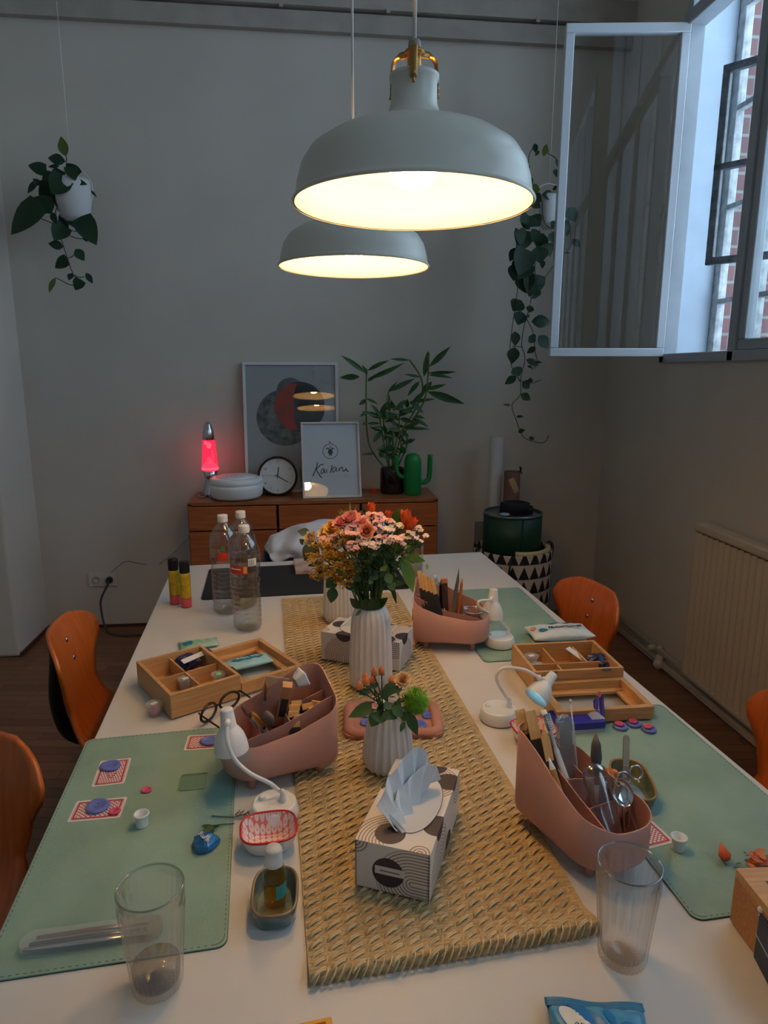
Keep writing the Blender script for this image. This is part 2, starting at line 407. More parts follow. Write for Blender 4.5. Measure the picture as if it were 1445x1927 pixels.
# double socket, plug, cable
q = PY(194.5, 1090, YW)
s = thing('wall_socket', 'white double wall socket on the far wall with one plug', 'socket', (q.x, YW, q.z))
mb = MB(); mb.box((0, -.006, 0), (.165, .012, .082), bev=.003); mb.build('cover_plate', mat('socket_plastic', (205, 200, 195), .4), s)
for dx in (-.04, .04):
    mb = MB(); mb.lathe([(.021, 0), (.021, .004), (.018, .004), (.017, -.004), (0, -.004)], 24, (dx, -.012, 0), RX(pi/2)); mb.build('socket_well', mat('socket_well', (150, 146, 142), .5), s)
pl = T(258, 1195, .006)
c = thing('power_cable', 'grey power cable with black plug, from wall socket to floor', 'cable', (q.x+.04, YW-.02, q.z))
o = V(c.location)
mb = MB(); mb.lathe([(0, -.01), (.018, -.01), (.02, .01), (.014, .03), (0, .034)], 20, (0, 0, 0), RX(pi/2)); mb.build('plug', BLACK, c)
mb = MB(); pts = [(0, -.03, 0)]+[PY(x, y, YW-.06)-o for x, y in ((203, 1100), (191, 1125), (190, 1145))]+[T(198, 1180, .03)-o, T(212, 1193, .006)-o, T(235, 1196, .006)-o, T(262, 1195, .006)-o, T(330, 1200, .006)-o]
mb.tube(smooth(pts, 6), .006, 8); mb.build('cord', mat('grey_rubber', (70, 70, 70), .6), c)
mb = MB(); pts = [PY(x, y, YW-.012) for x, y in ((209, 1077), (222, 1066), (238, 1056), (258, 1060), (275, 1062))]
tag(worldmesh(mb.tube(smooth(pts), .0015, 6).build('thin_wire', mat('grey_rubber', (0, 0, 0))), pts[0]), 'thin loose grey wire rising from the wall socket', 'wire')

# ------------------------------------------------------------------ big table and chairs
TR = math.radians(3.77)
ux, uy = V((cos(TR), sin(TR), 0)), V((-sin(TR), cos(TR), 0))
FLc = T(326, 1065.5); W_ = 1.292; LT = 2.5
ctr = FLc + ux*W_/2 - uy*LT/2
t = thing('work_table', 'large white work table covered with craft supplies', 'table', (ctr.x, ctr.y, 0), TR)
mb = MB(); mb.box((0, 0, TT-.0125), (W_, LT, .025), bev=.002); mb.build('tabletop', mat('white_laminate', (214, 209, 203), .42, noise=.02), t)
mb = MB()
for sx in (-1, 1): mb.box((sx*(W_/2-.1), 0, .695), (.03, LT-.2, .04))
for sy in (-1, 1): mb.box((0, sy*(LT/2-.1), .695), (W_-.2, .03, .04))
mb.build('apron', STEEL, t)
for sx in (-1, 1):
    for sy in (-1, 1):
        mb = MB(); mb.box((sx*(W_/2-.1), sy*(LT/2-.1), .34), (.04, .04, .68)); mb.build('leg', STEEL, t)
PLY = mat('orange_beech_plywood', (196, 102, 38), .38, col2=(178, 86, 28), nscale=3, stretch=(3, 30, 3), coat=.3)
def make_chair(label, loc, rz):
    ch = thing('school_chair', label, 'chair', loc, rz, 'orange plywood chairs around the table')
    prof = smooth([(-.075, 0, .80), (-.05, 0, .74), (-.032, 0, .68), (-.022, 0, .61), (-.005, 0, .55), (.03, 0, .485), (.10, 0, .452), (.2, 0, .445), (.33, 0, .45), (.41, 0, .43)], 5)
    n = len(prof)
    def hw(k):
        z = k*(n-1)/(n-1)
        w = [(0, .09), (.03, .145), (.07, .172), (.13, .187), (.19, .182), (.27, .150), (.40, .125), (.5, .145), (.6, .18), (.75, .2), (.92, .2), (.97, .18), (1, .13)]
        for (a, b), (c, d) in zip(w, w[1:]):
            if a <= k <= c: return b+(d-b)*(k-a)/(c-a)
        return .13
    def f(u, v):
        p = prof[round(u*(n-1))]; w = hw(u); y = (v*2-1)*w
        bend = max(0, 1-u*2.2)
        return V((p.x+bend*y*y*1.5+0, y, p.z+(1-bend)*max(0, (abs(y)-.1))**2*.5))
    mb = MB(); mb.grid(f, n, 13); mb.build('seat_shell', PLY, ch, solid=.011)
    for z in (.745, .69):
        mb = MB(); mb.ball((-.043 if z > .73 else -.028, 0, z), .008, 10, sx=.5); mb.build('screw', STEEL, ch)
    mb = MB(); mb.tube(smooth([(-.078, 0, .755), (-.075, 0, .70), (-.085, 0, .62), (-.088, 0, .54), (-.065, 0, .455), (.0, 0, .425), (.12, 0, .422), (.2, 0, .42)]), .024, 10, flat=.8)
    mb.build('back_stem', BLACK, ch)
    mb = MB(); mb.box((.18, 0, .425), (.22, .28, .015)); mb.build('seat_frame', BLACK, ch)
    for sx, sy in ((0, -1), (0, 1), (1, -1), (1, 1)):
        mb = MB(); mb.tube([(.09+.2*sx, sy*.12, .42), (-.02+.42*sx, sy*.2, .0)], .012, 10); mb.build('leg', mat('black_steel_tube', (14, 15, 16), .35, .6), ch)
    return ch
c0 = make_chair('orange plywood chair at the left side of the table, beside the open wooden box', (-.672, 1.92, 0), math.radians(2))
dup(c0, (-.700, 1.25, 0), math.radians(-108), 'orange plywood chair nearest on the left, cut off by the left edge')
dup(c0, (.905, 2.08, 0), math.radians(191), 'orange plywood chair on the right, in front of the basket and radiator')
dup(c0, (1.045, 1.20, 0), math.radians(184), 'orange plywood chair half cut off by the right edge, in front of the radiator')
# dark chair at the head with a pale jacket
hx = .02
h = thing('dark_chair', 'dark upholstered chair at the far end of the table', 'chair', (hx, 2.90, 0), TR)
mb = MB(); NAVY = mat('navy_cloth', (34, 40, 56), .9, sheen=.3)
mb.grid(lambda u, v: V(((u-.5)*.50*(1-.1*v), .16+.09*sin(pi*u)-.0, (.50+.27*v-.07*v*(2*u-1)**2*1.2))), 17, 9); mb.build('backrest', NAVY, h, solid=.045)
mb = MB(); mb.box((0, -.06, .46), (.48, .46, .08), bev=.03); mb.build('seat', NAVY, h)
for sx in (-1, 1):
    for sy in (-1, 1): mb = MB(); mb.tube([(sx*.2, sy*.18-.05, .43), (sx*.23, sy*.22-.05, 0)], .012); mb.build('leg', BLACK, h)
JK = mat('pale_grey_cloth', (205, 208, 218), .85, bump=.2, bscale=25, sheen=.2)
yj = 2.98
pj = [PY(x, y, yj) for x, y in ((498, 1030), (510, 1008), (535, 997), (565, 985), (598, 979), (640, 979), (690, 982), (740, 986))]
pk = [PY(x, y, yj-.1) for x, y in ((512, 1052), (526, 1056), (545, 1053), (565, 1056), (598, 1057), (640, 1060), (690, 1060), (740, 1060))]
def jf(u, v):
    i = u*7; a = min(int(i), 6); k = i-a
    A = pj[a].lerp(pj[a+1], k); B = pk[a].lerp(pk[a+1], k)
    P = A.lerp(B, v); P.y += -.03*sin(pi*v)+.014*sin(u*23+v*5)+.01*sin(u*11-v*9); P.z += .012*sin(u*17+v*3)*v
    return P
jk = thing('jacket', 'pale grey jacket draped over the chair at the table head', 'jacket', (hx, yj, .85))
def rel(o, t): o.data.transform(Matrix.Translation(-V(t.location))); return o
mb = MB(); mb.grid(jf, 40, 14); rel(mb.build('cloth', JK, jk, solid=.006), jk)
mb = MB(); q = [PY(x, y, yj-.02) for x, y in ((500, 1032), (507, 1022), (516, 1030), (521, 1045), (525, 1056))]
mb.tube(smooth(q), .012, 8, flat=.5); rel(mb.build('hem', JK, jk), jk)
# ------------------------------------------------------------------ pendant lamps
SHADE = mat('cream_lacquer', (214, 212, 202), .32); INNER = mat('shade_inside', (245, 240, 225), .6)
def pendant(label, loc, rx=0):
    p = thing('pendant_lamp', label, 'lamp', loc, 0, 'cream pendant lamps over the table')
    # origin at rim centre; z up
    out = [(.190, -.002), (.1925, .002), (.190, .006), (.187, .012), (.184, .035), (.177, .065), (.163, .090), (.135, .112), (.10, .127), (.07, .139), (.05, .150), (.040, .162), (.036, .178), (.0355, .215), (.0385, .219), (.0385, .226), (.034, .228)]
    inn = [(.030, .226), (.031, .178), (.036, .160), (.048, .146), (.07, .135), (.10, .123), (.133, .108), (.160, .087), (.174, .062), (.181, .033), (.184, .01), (.188, .0)]
    out = [(r_, z_*.82) for r_, z_ in out]; inn = [(r_, z_*.82-(.0 if z_ < .02 else .002)) for r_, z_ in inn]; BS = lambda p_: V((p_[0], p_[1], p_[2]*.82))
    mb = MB(); mb.lathe(out, 64); mb.build('lamp_shade', SHADE, p)
    mb = MB(); mb.lathe(inn, 64); mb.build('shade_lining', INNER, p)
    mb = MB(); mb.lathe([(r_, z_*.82) for r_, z_ in [(.014, .10), (.016, .2), (.020, .215), (.020, .225), (.011, .232), (.011, .262), (.016, .264), (.015, .268), (.008, .270)]], 24); mb.build('socket', BRASS, p)
    mb = MB()
    for k in range(3):
        a = math.radians(20+120*k); c_, s_ = cos(a), sin(a)
        pts = smooth([(.010*c_, .010*s_, .266), (.026*c_, .026*s_, .266), (.037*c_, .037*s_, .258), (.040*c_, .040*s_, .24), (.041*c_, .041*s_, .205)], 4)
        mb.tube([BS(p_) for p_ in pts], .0055, 8, flat=.3, up=(c_, s_, .01))
        mb.ball(BS((.041*c_, .041*s_, .214)), .0035); mb.tube([BS((.041*c_, .041*s_, .21)), BS((.044*c_, .044*s_, .196))], .0022, 6)
    mb.build('strap_bracket', BRASS, p)
    mb = MB(); mb.cyl((0, 0, .219), (0, 0, .234), .011, .009); mb.build('cord_grip', mat('grey_grip', (150, 148, 142), .5), p)
    mb = MB(); mb.cyl((0, 0, .233), (0, 0, ZC-loc[2]-.03), .0032, n=8); mb.build('cord', WHITE_PL, p)
    mb = MB(); mb.lathe([(0, ZC-loc[2]-.04), (.05, ZC-loc[2]-.04), (.055, ZC-loc[2]), (0, ZC-loc[2])], 24); mb.build('ceiling_cap', WHITE_PL, p)
    mb = MB(); mb.ball((0, 0, .062), .042, 24, sz=.95); mb.lathe([(.02, .09), (.015, .12)], 16)
    mb.build('light_bulb', mat('glowing_bulb', (255, 225, 170), .5, emit=BULB*1.0, ecol=(255, 200, 130)), p)
    return p
pa = PY(777, 386, 1.137); pb = PY(666, 503, 1.795)
pendant('front cream pendant lamp with brass strap bracket, larger in view', pa)
pendant('rear cream pendant lamp hanging behind the front one', pb)

# ------------------------------------------------------------------ sideboard
SBW, SBZ, SY0, SY1 = 1.362, .82, 3.61, 3.955
sx0 = -.660
TEAK = mat('teak_veneer', (170, 102, 58), .38, col2=(140, 80, 44), nscale=2.5, stretch=(2, 30, 30), coat=.2)
TEAKF = mat('teak_front', (182, 104, 58), .4, col2=(154, 84, 46), nscale=2.5, stretch=(2, 30, 30))
sb = thing('sideboard', 'teak sideboard against the far wall behind the table', 'sideboard', (sx0+SBW/2, (SY0+SY1)/2, 0))
D = SY1-SY0
mb = MB(); mb.box((0, 0, SBZ-.01), (SBW, D, .02), bev=.002); mb.box((-SBW/2+.01, 0, .46), (.02, D, .70)); mb.box((SBW/2-.01, 0, .46), (.02, D, .70)); mb.box((0, .01, .12), (SBW-.04, D-.02, .02)); mb.box((0, D/2-.01, .46), (SBW-.04, .01, .68))
mb.box((0, .02, SBZ-.165), (SBW-.04, D-.06, .015)); mb.build('body', TEAK, sb)
cols = [(-SBW/2+.003, -.208), (-.200, .245), (.253, SBW/2-.003)]
for a, b in cols:
    mb = MB(); mb.box(((a+b)/2, -D/2-.006, SBZ-.088), (b-a-.006, .018, .128), bev=.002); mb.build('drawer', TEAKF, sb)
    mb = MB(); mb.box(((a+b)/2, -D/2-.006, (SBZ-.16+.12)/2), (b-a-.006, .018, SBZ-.16-.12), bev=.002); dr = mb.build('door', TEAKF, sb)
for sx in (-1, 1):
    for sy in (-1, 1): mb = MB(); mb.cyl((sx*(SBW/2-.08), sy*(D/2-.06), .11), (sx*(SBW/2-.06), sy*(D/2-.04), 0), .018, .012); mb.build('leg', TEAK, sb)
q = PY(399, 1077, SY0-.02)
mb = MB(); mb.ball((q.x-sb.location.x, -D/2-.025, q.z), .010); mb.build('key_knob', STEEL, sb)
Z = SBZ
# lava lamp
q = T(404, 924, Z); ll = thing('lava_lamp', 'lit pink lava lamp with silver base and cap on the sideboard', 'lamp', (q.x, 3.83, Z))
mb = MB(); mb.lathe([(0, .001), (.048, 0), (.049, .01), (.04, .05), (.029, .09), (.033, .105), (.043, .145), (.0, .145)], 32); mb.build('metal_base', STEEL, ll)
mb = MB(); mb.lathe([(0, .148), (.0445, .146), (.045, .165), (.034, .315), (0, .317)], 32)
mb.build('liquid_glass', mat('pink_lava_liquid', (255, 40, 90), .1, trans=0, emit=.55, ecol=(255, 45, 95)), ll)
MATS['pink_lava_liquid'].node_tree.nodes['Principled BSDF'].inputs['Alpha'].default_value = .55
mb = MB(); mb.lathe([(.032, .314), (.033, .316), (.029, .36), (.018, .40), (.008, .415), (0, .418)], 32); mb.build('metal_cap', STEEL, ll)
mb = MB(); mb.lathe([(.0462, .147), (.0465, .158), (.040, .170), (.03, .182), (.012, .195), (0, .2)], 32, (0, 0, 0)); mb.ball((.004, -.028, .285), .015, sz=1.3); mb.ball((-.012, -.026, .3), .012); mb.ball((.0, -.03, .205), .012, sz=1.4)
mb.build('wax_blob', mat('lava_wax', (255, 20, 60), .4, emit=2.6, ecol=(255, 60, 80)), ll)
# round white device
q = T(447, 934, Z); dv = thing('round_white_device', 'low round white appliance on the left of the sideboard', 'appliance', (q.x, 3.74, Z))
mb = MB(); mb.lathe([(0, .006), (.13, .006), (.135, .012), (.142, .02), (.146, .06), (.146, .078), (.1440, .08), (.1440, .083), (.146, .085), (.145, .105), (.138, .114), (.12, .118), (0, .118)], 64); mb.build('housing', mat('cool_white_plastic', (225, 232, 235), .35), dv)
mb = MB(); mb.lathe([(0, .124), (.10, .124), (.104, .121), (.104, .117)], 48); mb.build('lid_disc', mat('cool_white_plastic', (0, 0, 0)), dv)
for i in range(4): mb = MB(); mb.lathe([(0, .127), (.007, .127), (.008, .123)], 12, (-.045+.026*i, -.05, 0)); mb.build('button', mat('button_grey', (190, 195, 200), .4), dv)
for i in range(3): mb = MB(); a = 2*pi*i/3+.5; mb.cyl((.1*cos(a), .1*sin(a), 0), (.1*cos(a), .1*sin(a), .008), .012); mb.build('foot', BLACK, dv)
mb = MB(); mb.tube(smooth([T(398, 936, Z+.004), T(390, 932, Z+.004), T(378, 936, Z+.004)+V((0, .0, 0)), PY(370, 935, YW-.05), PY(362, 1000, YW-.045), PY(300, 1062, YW-.045)], 5), .003, 6)
tag(worldmesh(mb.build('lamp_cable', mat('pale_cable', (190, 190, 190), .5), None), T(390, 932, Z)), 'thin pale cable hanging down left of the sideboard', 'cable')
# wall clock
q = T(526, 922, Z); a = math.radians(12)
ck = thing('wall_clock', 'round black rimmed clock leaning on the moon print', 'clock', (q.x, 3.80, Z+.108))
ck.rotation_euler = (-math.radians(10), 0, 0)
Ry = RX(pi/2)
mb = MB(); mb.lathe([(.095, .0), (.108, .0), (.111, -.012), (.111, .026), (.106, .032), (.101, .030), (.099, .018)], 64, (0, 0, 0), Ry); mb.lathe([(0, -.012), (.108, -.012)], 64, (0, 0, 0), Ry); mb.build('rim', BLACK, ck)
mb = MB(); mb.lathe([(0, .016), (.1, .016)], 64, (0, 0, 0), Ry); mb.build('clock_face', mat('clock_face_white', (222, 222, 226), .4), ck)
NUM = mat('clock_print', (60, 60, 70), .5)
for i in range(12):
    a = 2*pi*(i+1)/12; text(str(i+1), .017, NUM, 'numeral', ck, (.08*sin(a), -.0166, .08*cos(a)), RX(pi/2))
def hand(a, L, w, nm, tail=.012):
    mb = MB(); R = Matrix.Rotation(a, 3, 'Y'); mb.box(R @ V((0, -.018, (L-tail)/2)), (w, .001, L+tail), R=R); mb.build(nm, BLACK, ck)
hand(math.radians(8), .05, .005, 'hour_hand'); hand(math.radians(122), .068, .0045, 'minute_hand'); hand(math.radians(-87), .07, .0014, 'second_hand')
text('12', .001, NUM, 'tmp', ck, (0, 0, 0), RX(pi/2)); bpy.data.objects.remove(bpy.data.objects['tmp'])
mb = MB(); mb.lathe([(0, .024), (.098, .024)], 48, (0, 0, 0), Ry); mb.build('clock_glass', PANE, ck)
# big print
def wall_frame(name, label, x0, x1, z1, y, ybase, fm, fw, dep, back):
    w = x1-x0; h = z1-Z
    t = thing(name, label, 'picture', ((x0+x1)/2, ybase, Z)); t.rotation_euler = (-math.atan2(y-ybase, h), 0, 0)
    mb = MB(); rect_frame(mb, (-w/2, 0, 0), (1, 0, 0), w, h, fw, dep); mb.build('picture_frame', fm, t)
    mb = MB(); mb.box((0, dep*.2, h/2), (w-fw, .004, h-fw)); mb.build('print', back, t)
    mb = MB(); mb.box((0, -dep*.15, h/2), (w-fw*1.6, .002, h-fw*1.6)); mb.build('glazing', PANE, t)
    return t, w, h
def moon_mat():
    m = bpy.data.materials.new('moon_print_paper'); m.use_nodes = True; nt = m.node_tree; L = nt.links; b = nt.nodes['Principled BSDF']; b.inputs['Roughness'].default_value = .6
    b.inputs['Base Color'].default_value = lin((176, 176, 178)); return m
a0 = PY(455, 680, 3.93); a1 = PY(636, 680, 3.93)
fr, w, h = wall_frame('moon_print', 'large white framed print of moons leaning on the wall', a0.x, a1.x, a0.z, 3.958, 3.876, mat('white_frame_wood', (215, 214, 214), .5), .016, .02, moon_mat())
fr.rotation_euler.z = .018
def disc(par, cx_, cz_, r, y, name, m, n=48, cut=None):
    mb = MB()
    def f(u, v):
        a = 2*pi*u; return V((cx_+r*v*cos(a), y, cz_+r*v*sin(a)))
    mb.grid(f, n, 6, sm=False, closeu=True); return mb.build(name, m, par)
kx = w/181; kz = h/245     # frame width / px
disc(fr, (533-545.5)*kx, (927-785)*kz, 54*kx, .0016, 'grey_moon', mat('moon_grey', (128, 126, 126), .6, col2=(52, 50, 52), nscale=22))
disc(fr, (545-545.5)*kx, (927-737)*kz, 27*kx, .0012, 'upper_moon', mat('upper_moon_grey', (110, 110, 112), .6, col2=(70, 70, 72), nscale=14))
disc(fr, (562-545.5)*kx, (927-765)*kz, 48*kx, .0008, 'dark_planet', mat('dark_planet', (50, 54, 66), .6, col2=(36, 34, 38), nscale=10))
mb = MB()
def lune(u, v):
    a = pi*.62+pi*.76*u; r = 48*kx
    o = V((r*cos(a), 0, r*sin(a))); i_ = V((.16*r*cos(a), 0, r*.98*sin(a)))
    p = o.lerp(i_, v*.9); return V(((562-545.5)*kx+p.x, .0004, (927-765)*kz+p.z))
mb.grid(lune, 24, 6, sm=False); mb.build('red_crescent', mat('red_planet', (190, 30, 18), .6, col2=(120, 48, 20), nscale=9), fr)
# Kailani print
b0 = PY(567, 788, 3.79); b1 = PY(677, 788, 3.79)
fr2, w, h = wall_frame('name_print', 'white framed handwritten name print standing right of the clock', b0.x, b1.x, b0.z, 3.81, 3.670, mat('pale_wood_frame', (205, 200, 192), .5), .011, .018, mat('print_paper', (212, 214, 224), .55))
fr2.rotation_euler.z = .04
INK = mat('black_ink', (22, 22, 30), .6)
# pixel in detail crop (130x150 px shown 1445x1667): frame inner from x 60..1300, y 60..1640
def kp(x, y): return V(((x-690)/1245*w, .0013, (1635-y)/1570*h))
def stroke(mb, pts, r=.0021): mb.tube(smooth([kp(*p) for p in pts], 4), r, 6, flat=1)
mb = MB()
stroke(mb, [(393, 890), (385, 960), (355, 1040), (320, 1120), (292, 1175)], .0025)
stroke(mb, [(530, 940), (470, 945), (410, 1000), (372, 1040), (400, 1100), (450, 1180), (482, 1215)], .0025)
stroke(mb, [(535, 1035), (500, 1040), (465, 1090), (475, 1130), (520, 1095), (540, 1040), (540, 1100), (560, 1125)])
stroke(mb, [(590, 1040), (585, 1090), (600, 1110)]); stroke(mb, [(630, 990), (634, 996)], .0024)
stroke(mb, [(708, 955), (690, 1030), (665, 1120)], .0025)
stroke(mb, [(790, 1010), (750, 1000), (715, 1050), (720, 1105), (765, 1080), (795, 1010), (795, 1070), (820, 1090)])
stroke(mb, [(846, 1088), (858, 1032), (856, 1058), (890, 1012), (920, 1006), (931, 1040), (928, 1074), (948, 1088), (980, 1066), (1008, 1032), (1008, 1066), (1028, 1086), (1056, 1080)], .0025)
stroke(mb, [(1085, 958), (1092, 964)], .0025)
mb.build('handwriting', INK, fr2)
mb = MB(); c_ = kp(680, 670)
mb.tube([c_+V((.0415*cos(a/20*pi), 0, .0415*sin(a/20*pi))) for a in range(40)], .0014, 6, closed=True); mb.tube([kp(660, 485), kp(675, 478), kp(690, 485)], .0035, 6)
R2 = RX(pi/2)
mb.lathe([(0, 0), (.0135, 0)], 20, kp(680, 680), Matrix.Scale(1.25, 3, V((0, 0, 1))) @ R2); mb.ball(kp(682, 585), .0036)
for s_ in (-1, 1):
    mb.tube(smooth([kp(680+s_*30, 620), kp(680+s_*60, 605), kp(680+s_*95, 635)]), lambda t: .0040*(1-.7*t), 6); mb.tube([kp(680+s_*15, 740), kp(680+s_*30, 765)], .0024, 6)
mb.build('turtle_emblem', INK, fr2)
mb = MB(); rr = random.Random(2)
for y, x0_, x1_ in ((1165, 820, 1055), (1210, 655, 1055)):
    x = x0_
    while x < x1_:
        ww = rr.uniform(6, 16); a_, b_ = kp(x, y), kp(x+ww, y); mb.box((a_+b_)/2, ((b_-a_).length, .0004, rr.uniform(.0008, .0016))); x += ww+rr.choice((5, 6, 16))
mb.build('small_print', mat('grey_ink', (120, 120, 128), .6), fr2)
# little red cube
q = T(700, 924, Z); tag(worldmesh(MB().box((q.x, 3.80, Z+.0135), (.028, .028, .027), bev=.002).build('red_cube', mat('red_plastic', (190, 40, 25), .4)), (q.x, 3.8, Z)), 'tiny red cube on the sideboard between print and plant pot', 'cube')
# bamboo plant
bx = PY(738, 900, 3.80).x
bp = thing('potted_bamboo', 'tall leafy lucky bamboo in a dark glass jar on the sideboard', 'plant', (bx, 3.80, Z))
mb = MB(); mb.lathe([(0, .003), (.064, .002), (.070, .012), (.070, .13), (.067, .148), (.063, .148), (.064, .13), (.064, .02), (0, .015)], 32); mb.build('glass_jar', mat('dark_jar_glass', (34, 24, 24), .08, spec=.6), bp)
mb = MB(); mb.lathe([(0, .138), (.063, .138)], 24); mb.build('soil', mat('dark_soil', (30, 22, 18), .95, bump=.5, bscale=80), bp)
def bw(x, y, dy=0):   # crop (340..900, 640..1080) shown at 2.58
    p = PY(340+x/2.58, 640+y/2.58, 3.80+dy); return p-V(bp.location)
LEAFD = mat('bamboo_leaf', (52, 96, 40), .45, col2=(34, 70, 30), nscale=12)
mb = MB()
for pts in ([(985, 600), (930, 540), (905, 450), (900, 300), (902, 140)], [(1010, 600), (1000, 500), (985, 400), (1000, 300), (1010, 250)], [(1020, 600), (1050, 480), (1120, 370), (1170, 260), (1165, 180), (1110, 95)], [(1035, 600), (1060, 500), (1120, 400), (1180, 300), (1200, 180), (1205, 60)],
            [(1000, 600), (990, 520), (975, 430), (965, 360)], [(1045, 600), (1070, 520), (1060, 440), (1062, 360)], [(1025, 600), (1030, 500), (1025, 420)], [(1060, 600), (1100, 500), (1080, 430)]):
    P = [bw(*p, dy=.02*math.sin(i*2+pts[0][0])) for i, p in enumerate(pts)]; P[0] = V((P[0].x*.6, 0, .13)); mb.tube(smooth(P, 4), .0045, 8)
mb.build('cane', mat('bamboo_cane', (88, 108, 48), .5), bp)
mb = MB()
LV = [(895, 160, 780, 72, 26), (870, 178, 770, 182, 30), (905, 170, 880, 120, 20), (905, 190, 1090, 115, 26), (905, 150, 1010, 95, 22), (905, 200, 950, 175, 14), (1110, 97, 1015, 92, 14), (1110, 97, 1150, 150, 10), (1180, 180, 1200, 50, 30), (1205, 130, 1310, 30, 30), (1200, 160, 1340, 155, 18), (1200, 170, 1325, 180, 18), (1195, 250, 1380, 310, 40), (1190, 240, 1290, 215, 20), (1170, 260, 1220, 200, 34), (1165, 180, 1080, 165, 14), (1160, 200, 1100, 270, 24), (1010, 250, 1140, 185, 26), (1005, 260, 1050, 200, 14), (1010, 260, 1000, 340, 20),
      (1110, 300, 1240, 285, 18), (1100, 290, 1035, 340, 24), (1110, 300, 1180, 355, 32), (1120, 310, 1195, 240, 24), (900, 290, 865, 315, 22), (900, 285, 960, 310, 16), (905, 350, 870, 370, 16), (905, 350, 965, 380, 26), (905, 400, 880, 410, 18), (905, 405, 970, 405, 18), (965, 370, 1010, 290, 26), (965, 365, 925, 310, 20), (960, 370, 880, 345, 18), (970, 380, 1060, 360, 24), (975, 440, 915, 420, 18), (975, 440, 930, 500, 26), (1060, 370, 1140, 320, 26), (1065, 380, 1130, 400, 26), (1060, 390, 1000, 350, 22), (1060, 440, 1110, 470, 26), (1080, 430, 1160, 400, 22), (1085, 430, 1215, 430, 18), (1070, 440, 1000, 430, 24), (1030, 430, 980, 490, 24), (1030, 430, 1090, 500, 28), (1025, 430, 1010, 520, 22), (1100, 500, 1140, 480, 16), (1120, 380, 1210, 420, 24), (1130, 370, 1190, 380, 18), (960, 540, 1000, 580, 16), (980, 570, 960, 545, 18)]
rl = random.Random(5)
for i, (a, b, c_, d_, w_) in enumerate(LV+[(rl.randint(950, 1100), rl.randint(330, 560), 0, 0, rl.randint(14, 26)) for _ in range(34)]):
    if c_ == 0: an = rl.uniform(0, 2*pi); c_, d_ = a+cos(an)*75, b+sin(an)*45
    dy = rl.uniform(-.05, .03); mb.leaf(bw(a, b, dy*.5), bw(c_, d_, dy-.01), w_/2.58/FPX*3.9*.95, nrm=(rl.uniform(-.5, .5), -1, rl.uniform(-.2, .8)), droop=rl.uniform(-.05, .2), fold=.4)
mb.build('foliage', LEAFD, bp)
# green cactus watering can
q = T(777, 931, Z); cc = thing('cactus_watering_can', 'green cactus shaped watering can on the right of the sideboard', 'watering can', (q.x, 3.745, Z))
GRN = mat('green_plastic', (16, 130, 62), .42)
mb = MB(); mb.lathe([(0, .004), (.046, 0), (.049, .006), (.049, .18), (.046, .205), (.036, .226), (.02, .235), (0, .237)], 40); mb.build('body', GRN, cc)
mb = MB(); mb.tube(smooth([(.045, 0, .07), (.07, 0, .07), (.09, 0, .085), (.097, 0, .115), (.098, 0, .16), (.10, 0, .228)], 5), .0145, 14); mb.build('spout', GRN, cc)
mb = MB(); mb.tube(smooth([(-.045, 0, .10), (-.07, 0, .105), (-.09, 0, .13), (-.094, 0, .16), (-.092, 0, .225)], 5), .013, 14); mb.build('handle', GRN, cc)

# ------------------------------------------------------------------ corner: rolls, basket, green drum
q = T(965, 1140, .0); bxp = PY(963, 1060, 3.45)
BY = 3.42; bl = PY(893, 1035, BY); br_ = PY(1035, 1035, BY); bcx = (bl.x+br_.x)/2; br = (br_.x-bl.x)/2
bk = thing('laundry_basket', 'fabric basket with black and white triangles in the corner', 'basket', (bcx, BY, 0))
def basket_mat():
    m = bpy.data.materials.new('triangle_fabric'); m.use_nodes = True; nt = m.node_tree; L = nt.links; b = nt.nodes['Principled BSDF']; b.inputs['Roughness'].default_value = .9
    tc = nt.nodes.new('ShaderNodeTexCoord'); sp = nt.nodes.new('ShaderNodeSeparateXYZ'); L.new(tc.outputs['Object'], sp.inputs[0])
    def mth(op, a, b_=None):
        n = nt.nodes.new('ShaderNodeMath'); n.operation = op
        for i, x in enumerate((a, b_)):
            if x is None: continue
            if isinstance(x, (int, float)): n.inputs[i].default_value = x
            else: L.new(x, n.inputs[i])
        return n.outputs[0]
    an = mth('ARCTAN2', sp.outputs[1], sp.outputs[0]); u = mth('MULTIPLY', an, 22/(2*pi)); fu = mth('FRACT', mth('ADD', u, 40))
    tri = mth('ABSOLUTE', mth('SUBTRACT', mth('MULTIPLY', fu, 2), 1)); v = mth('FRACT', mth('MULTIPLY', mth('ADD', sp.outputs[2], .012), 1/.078))
    v2 = mth('MULTIPLY', v, 1.12)
    cmpn = mth('GREATER_THAN', mth('SUBTRACT', 1, tri), v2)
    mx = nt.nodes.new('ShaderNodeMix'); mx.data_type = 'RGBA'; L.new(cmpn, mx.inputs[0]); mx.inputs[6].default_value = lin((190, 175, 160)); mx.inputs[7].default_value = lin((18, 18, 22))
    L.new(mx.outputs[2], b.inputs['Base Color']); return m
mb = MB(); bh = bl.z+.01
mb.lathe([(0, .005), (br*.93, .0), (br*.97, .1), (br*.985, bh*.55), (br, bh), (br*.975, bh+.005), (br*.95, bh*.55), (br*.93, .02), (0, .015)], 48, rad=lambda a, z: 1+.012*sin(a*5+z*9)); mb.build('fabric_body', basket_mat(), bk)
for s_ in (-1, 1):
    mb = MB(); mb.tube(smooth([(s_*br*.9-.0, -br*.35, bh-.05), (s_*br*.97, -br*.22, bh+.015), (s_*br*.97, br*.1, bh+.02), (s_*br*.9, br*.25, bh-.04)]), .008, 8, flat=.5); mb.build('handle', BLACK, bk)
mb = MB(); mb.tube([(-.075, -br-.004, bh-.01), (-.09, -br-.004, bh-.16)], .012, 6, flat=.4); mb.build('strap', BLACK, bk)
